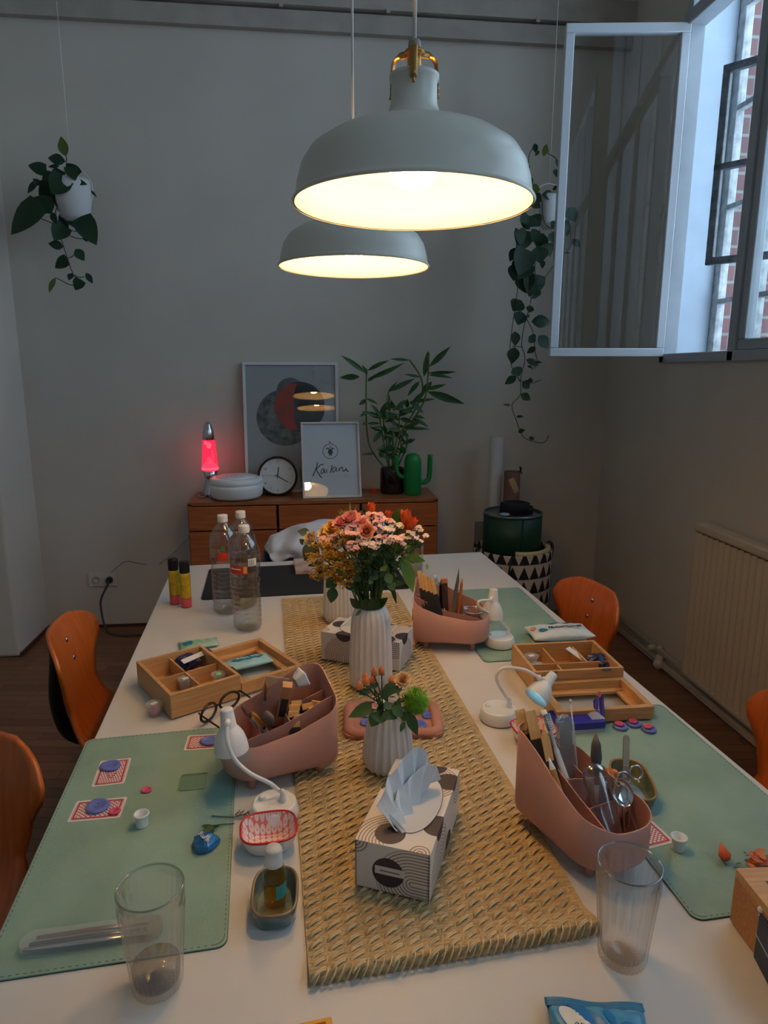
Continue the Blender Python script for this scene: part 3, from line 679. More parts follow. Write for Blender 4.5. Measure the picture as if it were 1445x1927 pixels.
gl = PY(912, 960, BY); gr = PY(1018, 960, BY); gz0 = PY(965, 1040, BY-.15).z; gzt = gl.z-.01; gR = (gr.x-gl.x)/2
dr = thing('green_drum', 'dark green drum with glossy rim standing in the triangle basket', 'drum', ((gl.x+gr.x)/2, BY, bh-.05))
dz = gzt-(bh-.05)
mb = MB(); mb.lathe([(0, 0), (gR, 0), (gR, dz-.01), (gR-.004, dz-.01), (gR-.004, .01)], 48); mb.build('body', mat('dark_green_card', (10, 58, 42), .5), dr)
mb = MB(); mb.lathe([(gR-.006, dz-.012), (gR+.002, dz-.012), (gR+.002, dz), (gR-.006, dz)], 48); mb.lathe([(0, dz-.012), (gR-.006, dz-.012)], 48); mb.build('silver_rim', mat('silver_rim', (120, 128, 135), .3, .7), dr)
mb = MB(); mb.box((gR*.05, -gR-.002, .5*dz), (.004, .004, dz-.02)); mb.build('seam', mat('dark_green_card', (0, 0, 0)), dr)
cl = thing('rolled_cream_cloth', 'cream roll of cloth tucked between green drum and basket', 'cloth', (dr.location.x+.03, BY, bh-.0))
mb = MB(); mb.tube([(gR*1.06*cos(a), gR*1.06*sin(a), .0) for a in [math.radians(-110+i*8) for i in range(15)]], .016, 10); mb.build('cloth_roll', mat('cream_cloth', (205, 188, 140), .9), cl)
hp_ = thing('black_belt_roll', 'black rolled strap lying on top of the green drum', 'strap', (dr.location.x+.01, BY, gzt-.008))
mb = MB(); mb.lathe([(.052, .002), (.072, .002), (.068, .055), (.05, .06), (.048, .004)], 32, sx=1.15); mb.lathe([(.03, .002), (.04, .002), (.038, .035), (.03, .035)], 24, (0.06, -.0, 0)); mb.build('coil', mat('black_webbing', (14, 15, 20), .8), hp_)
tag(worldmesh(MB().ball((dr.location.x-.065, BY-.065, gzt-.001), .028, 16, sz=.3).build('pale_lens', mat('pale_blue_plastic', (150, 165, 175), .3)), (dr.location.x-.065, BY-.065, gzt-.01)), 'flat pale oval disc on the green drum beside the strap', 'disc')
a = PY(939, 824, 3.75); b = PY(939, 900, 3.75); pr = thing('paper_roll', 'tall white paper roll leaning behind the green drum', 'paper roll', (a.x, 3.8, 0))
mb = MB(); mb.lathe([(.04, 0), (.04, a.z), (.037, a.z), (.037, .02)], 32); mb.build('roll', mat('roll_paper', (190, 186, 184), .6), pr)
a = PY(966, 888, 3.7); pr = thing('cardboard_tube', 'short brown cardboard tube with a tan label behind the drum', 'tube', (a.x, 3.72, 0))
mb = MB(); mb.lathe([(.046, 0), (.046, a.z), (.042, a.z), (.042, .02)], 32); mb.build('tube', mat('brown_card', (110, 78, 66), .7), pr)
mb = MB()
def lab(u, v):
    x = (u-.5)*.034; z = (v-.5)*.09; X = x*cos(.5)+z*sin(.5); Zz = -x*sin(.5)+z*cos(.5); an = -pi/2-X/.046; return V((.0468*cos(an)+0, .0468*sin(an), a.z-.075+Zz))
mb.grid(lab, 8, 4); mb.build('label', mat('tan_label', (185, 152, 115), .7), pr)
mb = MB(); mb.tube(smooth([(.03, -.03, a.z), (.04, -.04, a.z+.02), (.03, -.04, a.z+.03), (.046, -.03, a.z-.01)]), .004, 6); mb.build('bow', mat('dark_ribbon', (50, 30, 28), .7), pr)
a = PY(896, 982, 3.62); pn = PY(912, 1040, 3.62)
tag(worldmesh(MB().box(((a.x+pn.x)/2+.04, 3.62, a.z/2), (.15, .012, a.z)).build('grey_board', mat('grey_board', (120, 126, 124), .6)), (a.x+.07, 3.62, 0)), 'grey board standing upright behind the triangle basket', 'board')

# ------------------------------------------------------------------ hanging plants
HLEAF = mat('pothos_leaf', (32, 66, 38), .6, col2=(22, 48, 30), nscale=8)
PALEL = mat('young_leaf', (88, 110, 40), .45)
def hang(name, label, y0, k, ox, oy, leaves, vines, pale, potc, potw, poth, ringp, hz, heart):
    def w(x, y, dy=0): return PY(ox+x/k, oy+y/k, y0+dy)
    pc = w(*potc); t = thing(name, label, 'plant', (pc.x, y0, pc.z)); o = V(t.location)
    pxm = y0/FPX/k*1.02
    R_, Hh = potw*pxm/2, poth*pxm
    mb = MB(); mb.lathe([(0, -Hh*.5), (R_*.55, -Hh*.5), (R_*.8, -Hh*.38), (R_*.97, 0), (R_, Hh*.35), (R_*.98, Hh*.5), (R_*.92, Hh*.5), (R_*.9, 0), (0, -.3*Hh)], 32); mb.build('plant_pot', mat('matt_white_pot', (205, 206, 206), .6), t)
    mb = MB(); rr_ = ringp*pxm
    mb.tube([V((rr_*cos(a), 0, rr_*1.05*sin(a)+rr_*.55)) for a in [i*2*pi/40 for i in range(40)]], .0022, 6, closed=True); mb.build('wire_ring', WHITE_PL, t)
    mb = MB(); mb.tube([V((0, 0, rr_*1.6)), V((0, 0, hz-o.z))], .0014, 5); mb.build('hanging_string', WHITE_PL, t)
    rr = random.Random(9)
    mb = MB(); mp = MB()
    for i, (a, b, c_, d_, ww) in enumerate(leaves):
        dy = rr.uniform(-.08, .02); m_ = mp if i in pale else mb
        m_.leaf(w(a, b, dy)-o, w(c_, d_, dy-rr.uniform(0, .03))-o, ww*pxm, nrm=(rr.uniform(-.3, .3), -1, rr.uniform(0, .5)), heart=heart or ww > 100, droop=.08, fold=.22)
    mb.build('leaves', HLEAF, t)
    if pale: mp.build('young_leaves', PALEL, t)
    mb = MB()
    for vn in vines: mb.tube(smooth([w(*p, dy=-.03)-o for p in vn], 3), .0022, 5)
    mb.build('vine', mat('vine_stem', (52, 58, 40), .6), t)
    return t
LL = [(665, 400, 610, 190, 95), (660, 450, 480, 410, 95), (780, 600, 665, 465, 130), (470, 545, 280, 485, 110), (600, 500, 480, 500, 40), (620, 540, 540, 640, 120), (540, 560, 420, 640, 90), (380, 640, 275, 770, 60), (400, 690, 330, 620, 60), (560, 840, 390, 690, 190), (650, 600, 520, 780, 190), (780, 610, 890, 690, 60), (740, 640, 880, 680, 50), (430, 870, 100, 1180, 240), (550, 900, 250, 860, 150), (640, 940, 750, 1115, 90), (815, 1000, 970, 1290, 190), (650, 1090, 540, 1240, 160), (640, 1310, 485, 1275, 90), (760, 1330, 850, 1450, 90), (690, 1440, 550, 1520, 130), (730, 1575, 690, 1645, 60), (865, 1570, 935, 1680, 55), (820, 1640, 755, 1745, 110), (560, 1620, 490, 1770, 60), (915, 740, 975, 810, 22), (600, 980, 690, 1130, 80), (520, 960, 570, 1080, 60), (600, 650, 560, 900, 170), (460, 620, 520, 800, 130), (700, 500, 760, 640, 110), (830, 1200, 885, 1260, 30)]
VL = [[(700, 640), (640, 800), (560, 950), (600, 1170), (680, 1430), (740, 1590), (800, 1690)], [(770, 1700), (700, 1690), (640, 1660), (560, 1620)], [(680, 1425), (720, 1410), (750, 1390)], [(750, 1595), (800, 1615), (850, 1610)], [(640, 1170), (760, 1220), (850, 1230)], [(400, 1020), (500, 1060), (700, 1140), (820, 1160)], [(665, 460), (670, 420), (665, 400)], [(590, 950), (560, 840), (640, 700)]]
hang('hanging_pothos', 'trailing green plant in white hanging pot on the far left', 3.74, 5.354, 0, 220, LL, VL, (0, 24), (745, 850), 300, 350, 170, PY(107, 40, 3.94).z, False)
LR = [(345, 595, 240, 600, 70), (285, 560, 235, 590, 60), (270, 260, 250, 320, 60), (265, 340, 300, 400, 60), (330, 380, 300, 440, 60), (300, 450, 360, 480, 70), (290, 480, 355, 515, 60), (360, 440, 440, 450, 50), (420, 410, 455, 400, 30), (440, 430, 420, 460, 40), (445, 240, 450, 285, 30), (450, 295, 440, 340, 50), (320, 150, 325, 205, 30), (345, 190, 322, 222, 20), (360, 190, 400, 195, 60), (290, 640, 240, 560, 70), (270, 690, 205, 660, 90), (250, 650, 240, 760, 120), (300, 650, 260, 720, 90), (350, 650, 300, 700, 80), (370, 660, 330, 740, 90), (215, 740, 178, 820, 50), (370, 720, 410, 790, 90), (340, 730, 350, 830, 100), (365, 810, 362, 860, 30), (270, 750, 230, 900, 130), (210, 830, 200, 930, 90), (260, 830, 225, 920, 130), (320, 890, 290, 1020, 130), (260, 900, 270, 1000, 110), (370, 910, 340, 950, 40), (355, 985, 315, 1010, 40), (340, 1000, 300, 1030, 30), (245, 1040, 195, 1100, 90), (300, 1070, 285, 1110, 45), (240, 1100, 225, 1180, 90), (290, 1120, 270, 1140, 20), (300, 1160, 412, 1160, 70), (205, 1215, 210, 1300, 60), (285, 1245, 325, 1275, 60), (340, 1240, 395, 1315, 75), (205, 1305, 190, 1400, 70), (325, 1305, 275, 1340, 35), (270, 1375, 345, 1410, 40), (200, 1420, 235, 1470, 70), (215, 1470, 150, 1515, 45), (320, 1390, 362, 1392, 16), (280, 1410, 305, 1425, 20), (250, 1500, 290, 1540, 60), (280, 1490, 310, 1500, 30), (240, 1570, 297, 1605, 45), (185, 1635, 138, 1630, 14), (215, 1700, 257, 1698, 18), (225, 1785, 265, 1775, 28), (285, 1820, 320, 1825, 24), (505, 515, 555, 595, 70), (525, 695, 578, 738, 45), (500, 580, 505, 680, 40), (420, 650, 430, 720, 70), (440, 590, 415, 630, 40), (490, 770, 520, 772, 12), (300, 560, 350, 620, 80)]
VR = [[(360, 480), (365, 560), (390, 620), (440, 635)], [(350, 640), (330, 760), (320, 850), (330, 950), (355, 1000)], [(215, 720), (220, 850), (225, 950), (205, 1100), (180, 1300), (190, 1420), (240, 1500)], [(300, 950), (295, 1060), (265, 1160), (245, 1290), (265, 1370), (240, 1480), (238, 1575), (190, 1635), (215, 1720), (240, 1790), (270, 1825), (350, 1848), (385, 1835), (397, 1805)], [(270, 1140), (310, 1220), (320, 1320), (335, 1400), (300, 1432)], [(225, 1495), (300, 1510), (355, 1490)], [(280, 290), (290, 210), (320, 160)], [(360, 190), (410, 215), (445, 245), (455, 330)], [(510, 560), (525, 720), (490, 775)], [(340, 960), (400, 880), (428, 835)], [(280, 290), (275, 340), (300, 420), (340, 470)], [(190, 1300), (245, 1305)]]
hang('hanging_heartleaf', 'long trailing plant in white hanging pot beside the open window leaf', 3.55, 3.0125, 900, 220, LR, VR, (2, 4, 14), (395, 540), 100, 170, 88, PY(1030, 55, 3.9).z, False)
# ------------------------------------------------------------------ desk mats, runner
def mat_leather(name, c1, c2):
    m = mat(name, c1, .55, col2=c2, nscale=7, bump=.15, bscale=220); return m
SAGE = mat_leather('sage_leatherette', (140, 170, 157), (122, 152, 139))
STITCH = mat('dark_green_edge', (40, 70, 60), .7)
def rrect(w, h, r, n=6):
    out = []
    for cx_, cy_, a0 in ((w/2-r, h/2-r, 0), (-w/2+r, h/2-r, 90), (-w/2+r, -h/2+r, 180), (w/2-r, -h/2+r, 270)):
        for i in range(n+1): a = math.radians(a0+90*i/n); out.append((cx_+r*cos(a), cy_+r*sin(a)))
    return out
def deskmat(name, label, cx_, cy_, w, h, rz, m, edge):
    t = thing(name, label, 'desk mat', (cx_, cy_, TT), rz, 'sage green desk mats' if m is SAGE else None)
    mb = MB(); mb.poly(rrect(w, h, .015), .0012, .003); mb.build('sheet', m, t)
    mb = MB(); mb.poly(rrect(w+.001, h+.001, .015), .0001, .0011); mb.build('underside', edge, t)
    mb = MB(); P = [V((x, y, .0031)) for x, y in rrect(w-.008, h-.008, .013, 4)]; P.append(P[0])
    for a, b in zip(P, P[1:]):
        L = (b-a).length; n = max(1, int(L/.0045))
        for i in range(n):
            if n > 1 and i % 2: continue
            p = a.lerp(b, (i+.5)/n); mb.box(p, (L/n*.9, .0007, .0005), rz=ang(a, b))
    mb.build('stitching', STITCH, t)
    return t
c = T(447, 1372); d = T(428, 1790); u = (V(c)-V(d)).normalized(); rz = math.atan2(u.y, u.x)-pi/2
deskmat('desk_mat', 'sage green desk mat at the front left, under playing cards and tweezers', *((T(165, 1391)+T(447, 1372)+T(428, 1790)+(T(428, 1790)+T(165, 1391)-T(447, 1372)))/4)[:2], .312, .590, rz, SAGE, STITCH)
a, b, cc_ = T(915, 1250), T(1100, 1238), T(982, 1108)
deskmat('desk_mat', 'sage green desk mat at the far right, under the farthest white lamp', .600, 1.952, .31, .60, math.radians(3.8)-.03, SAGE, STITCH)
deskmat('desk_mat', 'sage green desk mat at the near right, under the blue wax seals', .672, 1.068, .31, .595, math.radians(3.0), SAGE, STITCH)
BLK = mat('black_leatherette', (24, 24, 28), .6, bump=.1, bscale=200)
a, b = T(383, 1122), T(775, 1117)
t = deskmat('black_desk_mat', 'large black desk mat at the far end of the table', (a.x+b.x)/2-.012, (a.y+b.y)/2+.19, .735, .37, TR, BLK, BLACK)
# woven straw runner
S = [T(528, 1122, TT+.004), T(590, 1850, TT+.004), T(752, 1118, TT+.004), T(1122, 1755, TT+.004)]
rw = ((S[2]-S[0]).length+(S[3]-S[1]).length)/2; ax = (S[0]+S[2])/2-(S[1]+S[3])/2; rl_ = ax.length; rzz = math.atan2(ax.y, ax.x)-pi/2
near = (S[1]+S[3])/2
run = thing('table_runner', 'woven straw table runner down the middle of the table', 'table runner', (near.x, near.y, TT), rzz+.0)
skew = ang(S[1], S[3])-rzz
def runner_mat():
    m = bpy.data.materials.new('woven_straw'); m.use_nodes = True; nt = m.node_tree; L = nt.links; b = nt.nodes['Principled BSDF']; b.inputs['Roughness'].default_value = .8
    tc = nt.nodes.new('ShaderNodeTexCoord'); mp = nt.nodes.new('ShaderNodeMapping'); mp.inputs['Scale'].default_value = (25, 260, 25); L.new(tc.outputs['Object'], mp.inputs[0])
    n = nt.nodes.new('ShaderNodeTexNoise'); n.inputs['Scale'].default_value = 1.6; n.inputs['Detail'].default_value = 3; L.new(mp.outputs[0], n.inputs['Vector'])
    r = nt.nodes.new('ShaderNodeValToRGB'); L.new(n.outputs[0], r.inputs[0]); r.color_ramp.elements[0].position = .3; r.color_ramp.elements[1].position = .7
    r.color_ramp.elements[0].color = lin((150, 122, 80)); r.color_ramp.elements[1].color = lin((206, 180, 134)); L.new(r.outputs[0], b.inputs[0])
    bp = nt.nodes.new('ShaderNodeBump'); bp.inputs['Strength'].default_value = .5; bp.inputs['Distance'].default_value = .002; L.new(n.outputs[0], bp.inputs['Height']); L.new(bp.outputs[0], b.inputs['Normal'])
    return m
STRAW = runner_mat(); STRAW2 = mat('straw_strand', (226, 204, 160), .75, col2=(204, 176, 128), nscale=60)
def rz_at(y, x):      # height of the runner's surface: hem curls up at the near end
    k = max(0, 1-y/.05); return .0042+.015*sin(k*pi/2)**1.6*(.85+.3*x/rw)
mb = MB()
yn = lambda x: tan_s*x
tan_s = math.tan(skew)
def rnf(u, v):
    x = (u-.5)*rw; y0 = tan_s*x*1.0; y = y0+(rl_-y0)*v
    if v < .0001: return V((x, y-.004, .001))
    return V((x, y, rz_at(y-y0, x)))
def rnf2(u, v):
    if v == 0: return V(((u-.5)*rw, tan_s*(u-.5)*rw-.001, .0008))
    return rnf(u, max(.0002, (v**1.6)))
mb.grid(rnf2, 17, 60); 
def rnb(u, v): x = (u-.5)*rw; y0 = tan_s*x; return V((x, y0+(rl_-y0)*v, .0005))
mb.grid(rnb, 2, 2); mb.build('base_weave', STRAW, run)
mb = MB(); rr = random.Random(4); cw, chh = .0262, .0185; nx = int(rw/cw)
for i in range(nx+1):
    x = -rw/2+.012+i*cw
    if x > rw/2-.008: continue
    for j in range(int(rl_/chh)):
        y0 = tan_s*x; y = y0+.004+(j+(.5 if i % 2 else 0))*chh
        if y > rl_-.012 or y < y0: continue
        z = rz_at(y-y0, x); s_ = 1
        dx, dyy = cw*.40+rr.uniform(-.001, .001), chh*.40
        n_ = 2 if y < .55 else 1
        for q_ in range(n_):
            e = q_*.0032
            a_ = V((x-dx, y-dyy*s_-e, z-.0005)); b_ = V((x+dx, y+dyy*s_-e, z-.0005)); m_ = (a_+b_)/2+V((0, 0, .0042))
            mb.tube([a_, a_.lerp(m_, .7)+V((0, 0, .0006)), m_.lerp(b_, .4), b_], .0017 if n_ == 2 else .0026, 4, flat=.6)
        if y < .9: mb.tube([V((x+dx*.4, y-chh*.5, z)), V((x+dx*1.3, y-chh*.1, z+.0012)), V((x+dx*1.5, y+chh*.45, z))], .0010, 3, flat=.7)
for i in range(int(rw/.0105)):
    x = -rw/2+.006+i*.0105
    if x < rw/2-.004: mb.tube([V((x-.003, tan_s*x-.0045, .002)), V((x+.001, tan_s*x-.006, .010)), V((x+.006, tan_s*x-.002, rz_at(0, x)+.001)), V((x+.009, tan_s*x+.008, rz_at(.008, x)+.001))], .0016, 4, flat=.7)
mb.build('straw_strands', STRAW2, run)

# ------------------------------------------------------------------ vases
CER = mat('matt_white_ceramic', (218, 214, 210), .55)
def vase(label, c, prof, nf, amp=.11):
    t = thing('fluted_vase', label, 'vase', c)
    fl = lambda a, z: 1+amp*(.5-abs(sin(nf*a/2)))*(1 if z < prof[-1][1]*.95 else .2)
    mb = MB(); mb.lathe(prof, nf*8, rad=fl, sm=True); r0, h0 = prof[-1]
    mb.lathe([(r0, h0), (r0-.006, h0+.001), (r0-.009, h0-.006), (r0-.009, h0-.06), (0, h0-.07)], nf*8); mb.build('ceramic_body', CER, t)
    return t
tall = [(0, .0), (.040, .0), (.045, .006), (.0505, .02), (.0505, .04), (.049, .10), (.0465, .155), (.0445, .18), (.041, .196), (.034, .204), (.0335, .206)]
VT = T(698, 1292, TT+.005); VT.z = TT+.0085
vt = vase('tall white fluted vase holding the big mixed bouquet', VT, tall, 20)
short = [(0, 0), (.038, .0), (.043, .005), (.0475, .018), (.048, .03), (.045, .06), (.039, .095), (.033, .118), (.028, .128), (.027, .129)]
VS = T(730, 1443, TT+.005); VS.z = TT+.0085
vase('small white fluted vase with green pompon and orange berries', VS, short, 20)
VB = T(645, 1206, TT+.005); VB.z = TT+.0085; VB = V((VB.x-.0, VB.y+.16, VB.z))
vase('rear white fluted vase half hidden behind the big bouquet', VB, [(r_*.98, z_*1.0) for r_, z_ in tall], 24)

# ------------------------------------------------------------------ flowers
SPINK = mat('salmon_petal', (242, 164, 154), .6, col2=(234, 142, 134), nscale=40, sss=.1); PEACH = mat('peach_petal', (244, 180, 144), .6, col2=(236, 158, 122), nscale=40)
CREAM = mat('cream_petal', (246, 222, 184), .6, col2=(240, 204, 150), nscale=40); YEL = mat('yellow_petal', (248, 208, 120), .6, col2=(240, 184, 84), nscale=40)
LPINK = mat('pale_pink_petal', (236, 178, 178), .6); WPINK = mat('cream_pink_petal', (240, 216, 196), .6); GOLD = mat('goldenrod', (224, 172, 60), .7, col2=(196, 140, 40), nscale=60)
ORG = mat('orange_petal', (238, 112, 52), .5, col2=(222, 80, 38), nscale=30); DGRN = mat('flower_leaf', (62, 98, 46), .5, col2=(40, 72, 34), nscale=20)
LGRN = mat('bright_leaf', (96, 132, 56), .5, col2=(74, 112, 44), nscale=20); EUC = mat('eucalyptus_leaf', (116, 126, 84), .6, col2=(96, 112, 80), nscale=15); STRAWY = mat('dry_grass', (172, 168, 96), .7)
fr_ = random.Random(11)
def frill(mb, c, r, n, layers=3, up=V((0, 0, 1)), cup=.5, pw=.9):
    q = V((0, 0, 1)).rotation_difference(up.normalized())
    for l in range(layers):
        k = (l+1)/layers
        for i in range(n):
            a = 2*pi*i/n+l*.6+fr_.uniform(-.15, .15); d = V((cos(a), sin(a), 0)); el = (1-k)*1.2+cup*.4
            tip = (d*cos(el)+V((0, 0, sin(el))))*r*(.6+.4*k); mb.leaf(c+q @ (d*r*.06), c+q @ tip, r*pw*(.5+.5*k), nrm=q @ (V((0, 0, 1))*cos(el)-d*sin(el)+V((.001, 0, 0))), droop=-.25 if l < layers-1 else .12, fold=.3, n=4)
def stem_to(t, base, head, m=GREENST, r=.0016, bend=.15):
    mb = MB(); mid = base.lerp(head, .5)+V((0, 0, (head-base).length*bend*.4)); mid.x = base.x+(head.x-base.x)*.38; mid.y = base.y+(head.y-base.y)*.38
    mb.tube(smooth([base, mid, head], 5), r, 5); return mb
def flower(kind, label, cat, vz, mouth_h, head, group, mr=.026):
    b_ = V((VT.x, VT.y, VT.z+mouth_h)) if vz is None else vz
    base = b_+V((fr_.uniform(-mr, mr)*.8, fr_.uniform(-mr, mr)*.8, -.035)); t = thing(kind, label, cat, base, 0, group); o = base
    return t, V((0, 0, 0)), V(head)-o
def cf(x, y, dy=0.): return PY(580+x/6.02, 940+y/6.02, VT.y+dy)
G1 = 'flower stems in the big bouquet'
def bloom(x, y, r, m, kind, label, dy=0, n=9, layers=4, cup=1.0, up=None):
    t, b, h = flower(kind, label, 'flower', None, .2, cf(x, y, dy), G1)
    stem_to(t, b, h).build('stem', GREENST, t)
    mb = MB(); frill(mb, h, r, n, layers, up or (V((h.x*2, -.12, h.z))), cup); mb.ball(h, r*.35, 8); mb.build('bloom', m, t)
bloom(490, 255, .031, SPINK, 'carnation', 'salmon pink frilly carnation at the top of the big bouquet', -.03, 12, 4, 1.2)
bloom(385, 290, .026, SPINK, 'carnation', 'salmon pink carnation left of the top one in the big bouquet', -.03, 12, 4, 1.2)
bloom(655, 365, .026, PEACH, 'rose', 'peach pink rose in the middle of the big bouquet', -.07, 8, 5, 1.6, V((0, -1, .45)))
bloom(615, 280, .020, SPINK, 'carnation', 'small salmon carnation above the peach rose', -.03, 9, 3, 1.2)
bloom(50, 455, .024, CREAM, 'rose', 'cream rose at the left edge of the big bouquet', -.02, 7, 5, 1.6, V((-.6, -.8, .5)))
bloom(185, 400, .021, CREAM, 'rose', 'cream rosebud beside the yellow rose in the big bouquet', .0, 7, 4, 1.6, V((-.3, -.8, .8)))
bloom(285, 350, .028, YEL, 'rose', 'yellow rose between cream rose and salmon carnation', -.01, 8, 4, 1.3, V((-.3, -.8, .8)))
# sweet william heads
def umbel(x, y, m, label, dy, w=30, hgt=16, n=8, pr=.0078):
    t, b, h = flower('sweet_william', label, 'flower', None, .2, cf(x, y, dy), G1)
    mb = stem_to(t, b, h-V((0, 0, .012)))
    pts = []
    for i in range(n):
        p = h+V((fr_.uniform(-1, 1)*w/1000*.62, fr_.uniform(-1, 1)*.013, fr_.uniform(-1, 1)*hgt/1000*.5)); pts.append(p); mb.tube([h-V((0, 0, .025)), p], .0008, 4)
    for i in range(9):
        a = fr_.uniform(0, 2*pi); k = fr_.uniform(.55, .95); q = b.lerp(h-V((0, 0, .01)), k); L = fr_.uniform(.015, .03)
        mb.leaf(q, q+V((cos(a)*L, sin(a)*L, L*fr_.uniform(.2, .9))), .0045, nrm=(0, -.5, 1))
    mb.build('stem', DGRN, t)
    mb = MB()
    for p in pts: frill(mb, p, pr, 5, 1, V((fr_.uniform(-.5, .5), fr_.uniform(-.9, -.1), 1)), .3, 1.1)
    mb.build('florets', m, t)
for x, y, m, lb, dy in ((740, 190, LPINK, 'pale pink sweet william head below the top orange lily', -.02), (680, 215, LPINK, 'pale pink sweet william left of centre under the orange lily', -.0), (845, 270, LPINK, 'pale pink sweet william right of the peach rose', -.05), (760, 290, LPINK, 'pale pink sweet william just above the peach rose', -.06),
        (540, 300, LPINK, 'pale pink sweet william over the goldenrod', -.05), (510, 370, LPINK, 'pale pink sweet william against the goldenrod left of the rose', -.08), (370, 400, LPINK, 'pale pink sweet william in front of the yellow rose', -.06), (210, 450, LPINK, 'mauve pink sweet william near the cream rosebud', -.03),
        (515, 520, LPINK, 'pale pink sweet william low in the goldenrod', -.09), (910, 215, LPINK, 'pink sweet william between the two right orange lilies', -.0), (985, 300, WPINK, 'cream pink sweet william under the green leaves', -.03), (930, 440, WPINK, 'white sweet william cluster right of centre', -.07),
        (860, 450, LPINK, 'pink sweet william beside the white cluster', -.08), (1130, 420, WPINK, 'cream sweet william cluster under the right lily', -.04), (1210, 335, WPINK, 'pale sweet william at the upper right edge of the bouquet', -.02), (1265, 440, WPINK, 'white sweet william at the far right edge of the bouquet', -.02), (640, 490, WPINK, 'cream sweet william below the peach rose', -.09), (710, 510, WPINK, 'cream sweet william low centre in the bouquet', -.09), (1000, 480, LPINK, 'small pink sweet william below the white cluster', -.08), (890, 350, WPINK, 'cream pink sweet william bud group in the centre right', -.05)):
    umbel(x, y, m, lb, dy)
def lily(x, y, s, label, dy, up):
    t, b, h = flower('orange_lily', label, 'flower', None, .2, cf(x, y, dy), G1); h0 = h-V(up).normalized()*s*.5
    stem_to(t, b, h0).build('stem', GREENST, t)
    mb = MB(); q = V((0, 0, 1)).rotation_difference(V(up).normalized())
    for i in range(9):
        a = 2*pi*i/6+(.4 if i > 5 else 0); sp = .38 if i < 6 else .2; d = V((cos(a)*sp, sin(a)*sp, 1)); mb.leaf(h0, h0+q @ (d*s), s*.48, nrm=q @ V((-cos(a), -sin(a), .3)), droop=-.12, fold=.4)
    mb.build('petals', ORG, t)
lily(715, 120, .036, 'orange lily at the very top of the big bouquet', .01, (0, 0, 1)); lily(905, 200, .032, 'half hidden orange lily between pink heads', .02, (.1, 0, 1)); lily(1110, 230, .048, 'tall orange lily at the right of the bouquet', -.01, (-.1, 0, 1)); lily(1170, 290, .038, 'orange red lily bloom just right of the tall lily', -.02, (.3, -.3, 1))
# goldenrod
def goldenrod(pts, label, dy, rad=.03, n=150):
    top = cf(*pts[0], dy); t, b, h = flower('goldenrod', label, 'flower', None, .2, top, G1)
    mb = stem_to(t, b, h); mb.build('stem', GREENST, t)
    mb = MB(); o = V(t.location)
    for px_, py_ in pts:
        c_ = cf(px_, py_, dy)-o
        for j in range(9):
            a = fr_.uniform(0, 2*pi); e_ = fr_.uniform(-.2, 1); L = fr_.uniform(.012, rad)
            tip = c_+V((cos(a)*L*1.2, sin(a)*L*.8, L*e_*.5))
            mb.tube([c_-V((0, 0, .012)), tip], .0005, 3)
            for k in range(9):
                q = c_.lerp(tip, .25+.75*k/9)+V((fr_.uniform(-.002, .002), fr_.uniform(-.002, .002), fr_.uniform(-.001, .0035))); mb.ball(q, fr_.uniform(.0011, .0021), 5)
    mb.build('flower_plume', GOLD, t)
goldenrod([(430, 380), (470, 430), (400, 460), (520, 440), (450, 500)], 'golden yellow goldenrod plume under the carnations', -.06)
goldenrod([(250, 500), (180, 540), (300, 540), (350, 500), (220, 580)], 'golden yellow goldenrod plume at the upper left', -.05)
goldenrod([(150, 650), (90, 700), (220, 660), (280, 620), (340, 640)], 'goldenrod plume spreading to the left edge', -.05)
goldenrod([(200, 760), (130, 800), (260, 790), (120, 870), (200, 860), (320, 740)], 'drooping ochre goldenrod plume at the lower left', -.04)
goldenrod([(400, 620), (460, 700), (380, 740), (500, 620), (420, 800)], 'ochre goldenrod plume low in the middle', -.06)
goldenrod([(330, 880), (430, 930), (380, 960), (460, 860), (300, 830), (480, 790)], 'lowest goldenrod plume above the vase mouth', -.05)
goldenrod([(600, 660), (640, 720), (560, 580), (590, 760)], 'goldenrod sprig behind the cream pink heads', -.04, .02)
# foliage sprigs
def sprig(label, leaves_, m, kind='leafy_sprig', vine=None):
    hd = cf(leaves_[0][0], leaves_[0][1], leaves_[0][5]); t, b, h = flower(kind, label, 'foliage', None, .2, hd, G1); o = V(t.location)
    stem_to(t, b, h).build('stem', GREENST, t); mb = MB()
    for x0, y0, x1, y1, w, dy in leaves_: mb.leaf(cf(x0, y0, dy)-o, cf(x1, y1, dy-.01)-o, w*.00027, nrm=(fr_.uniform(-.4, .4), -1, fr_.uniform(0, .8)), droop=.12)
    mb.build('leaves', m, t)
sprig('bright green pointed leaves at the right of the bouquet', [(1060, 650, 1200, 1060, 120, -.05), (1100, 640, 1330, 700, 70, -.03), (1040, 700, 1130, 780, 120, -.04), (1340, 730, 1350, 795, 30, -.03), (940, 240, 1075, 85, 80, .02), (1010, 330, 1030, 210, 90, .01), (1060, 350, 1000, 240, 60, .0)], LGRN)
sprig('dark green leaves hanging low left of the bouquet', [(320, 900, 200, 1000, 110, -.03), (290, 990, 255, 1175, 100, -.03), (330, 900, 250, 900, 90, -.02), (170, 700, -10, 755, 50, -.03), (180, 820, 100, 770, 70, -.02)], DGRN)
sprig('round grey green eucalyptus leaves at the left of the bouquet', [(75, 480, -40, 700, 170, .02), (20, 380, -125, 360, 80, .03), (-25, 500, -100, 450, 60, .03), (610, 180, 590, 130, 60, .02), (620, 150, 640, 105, 45, .02)], EUC)
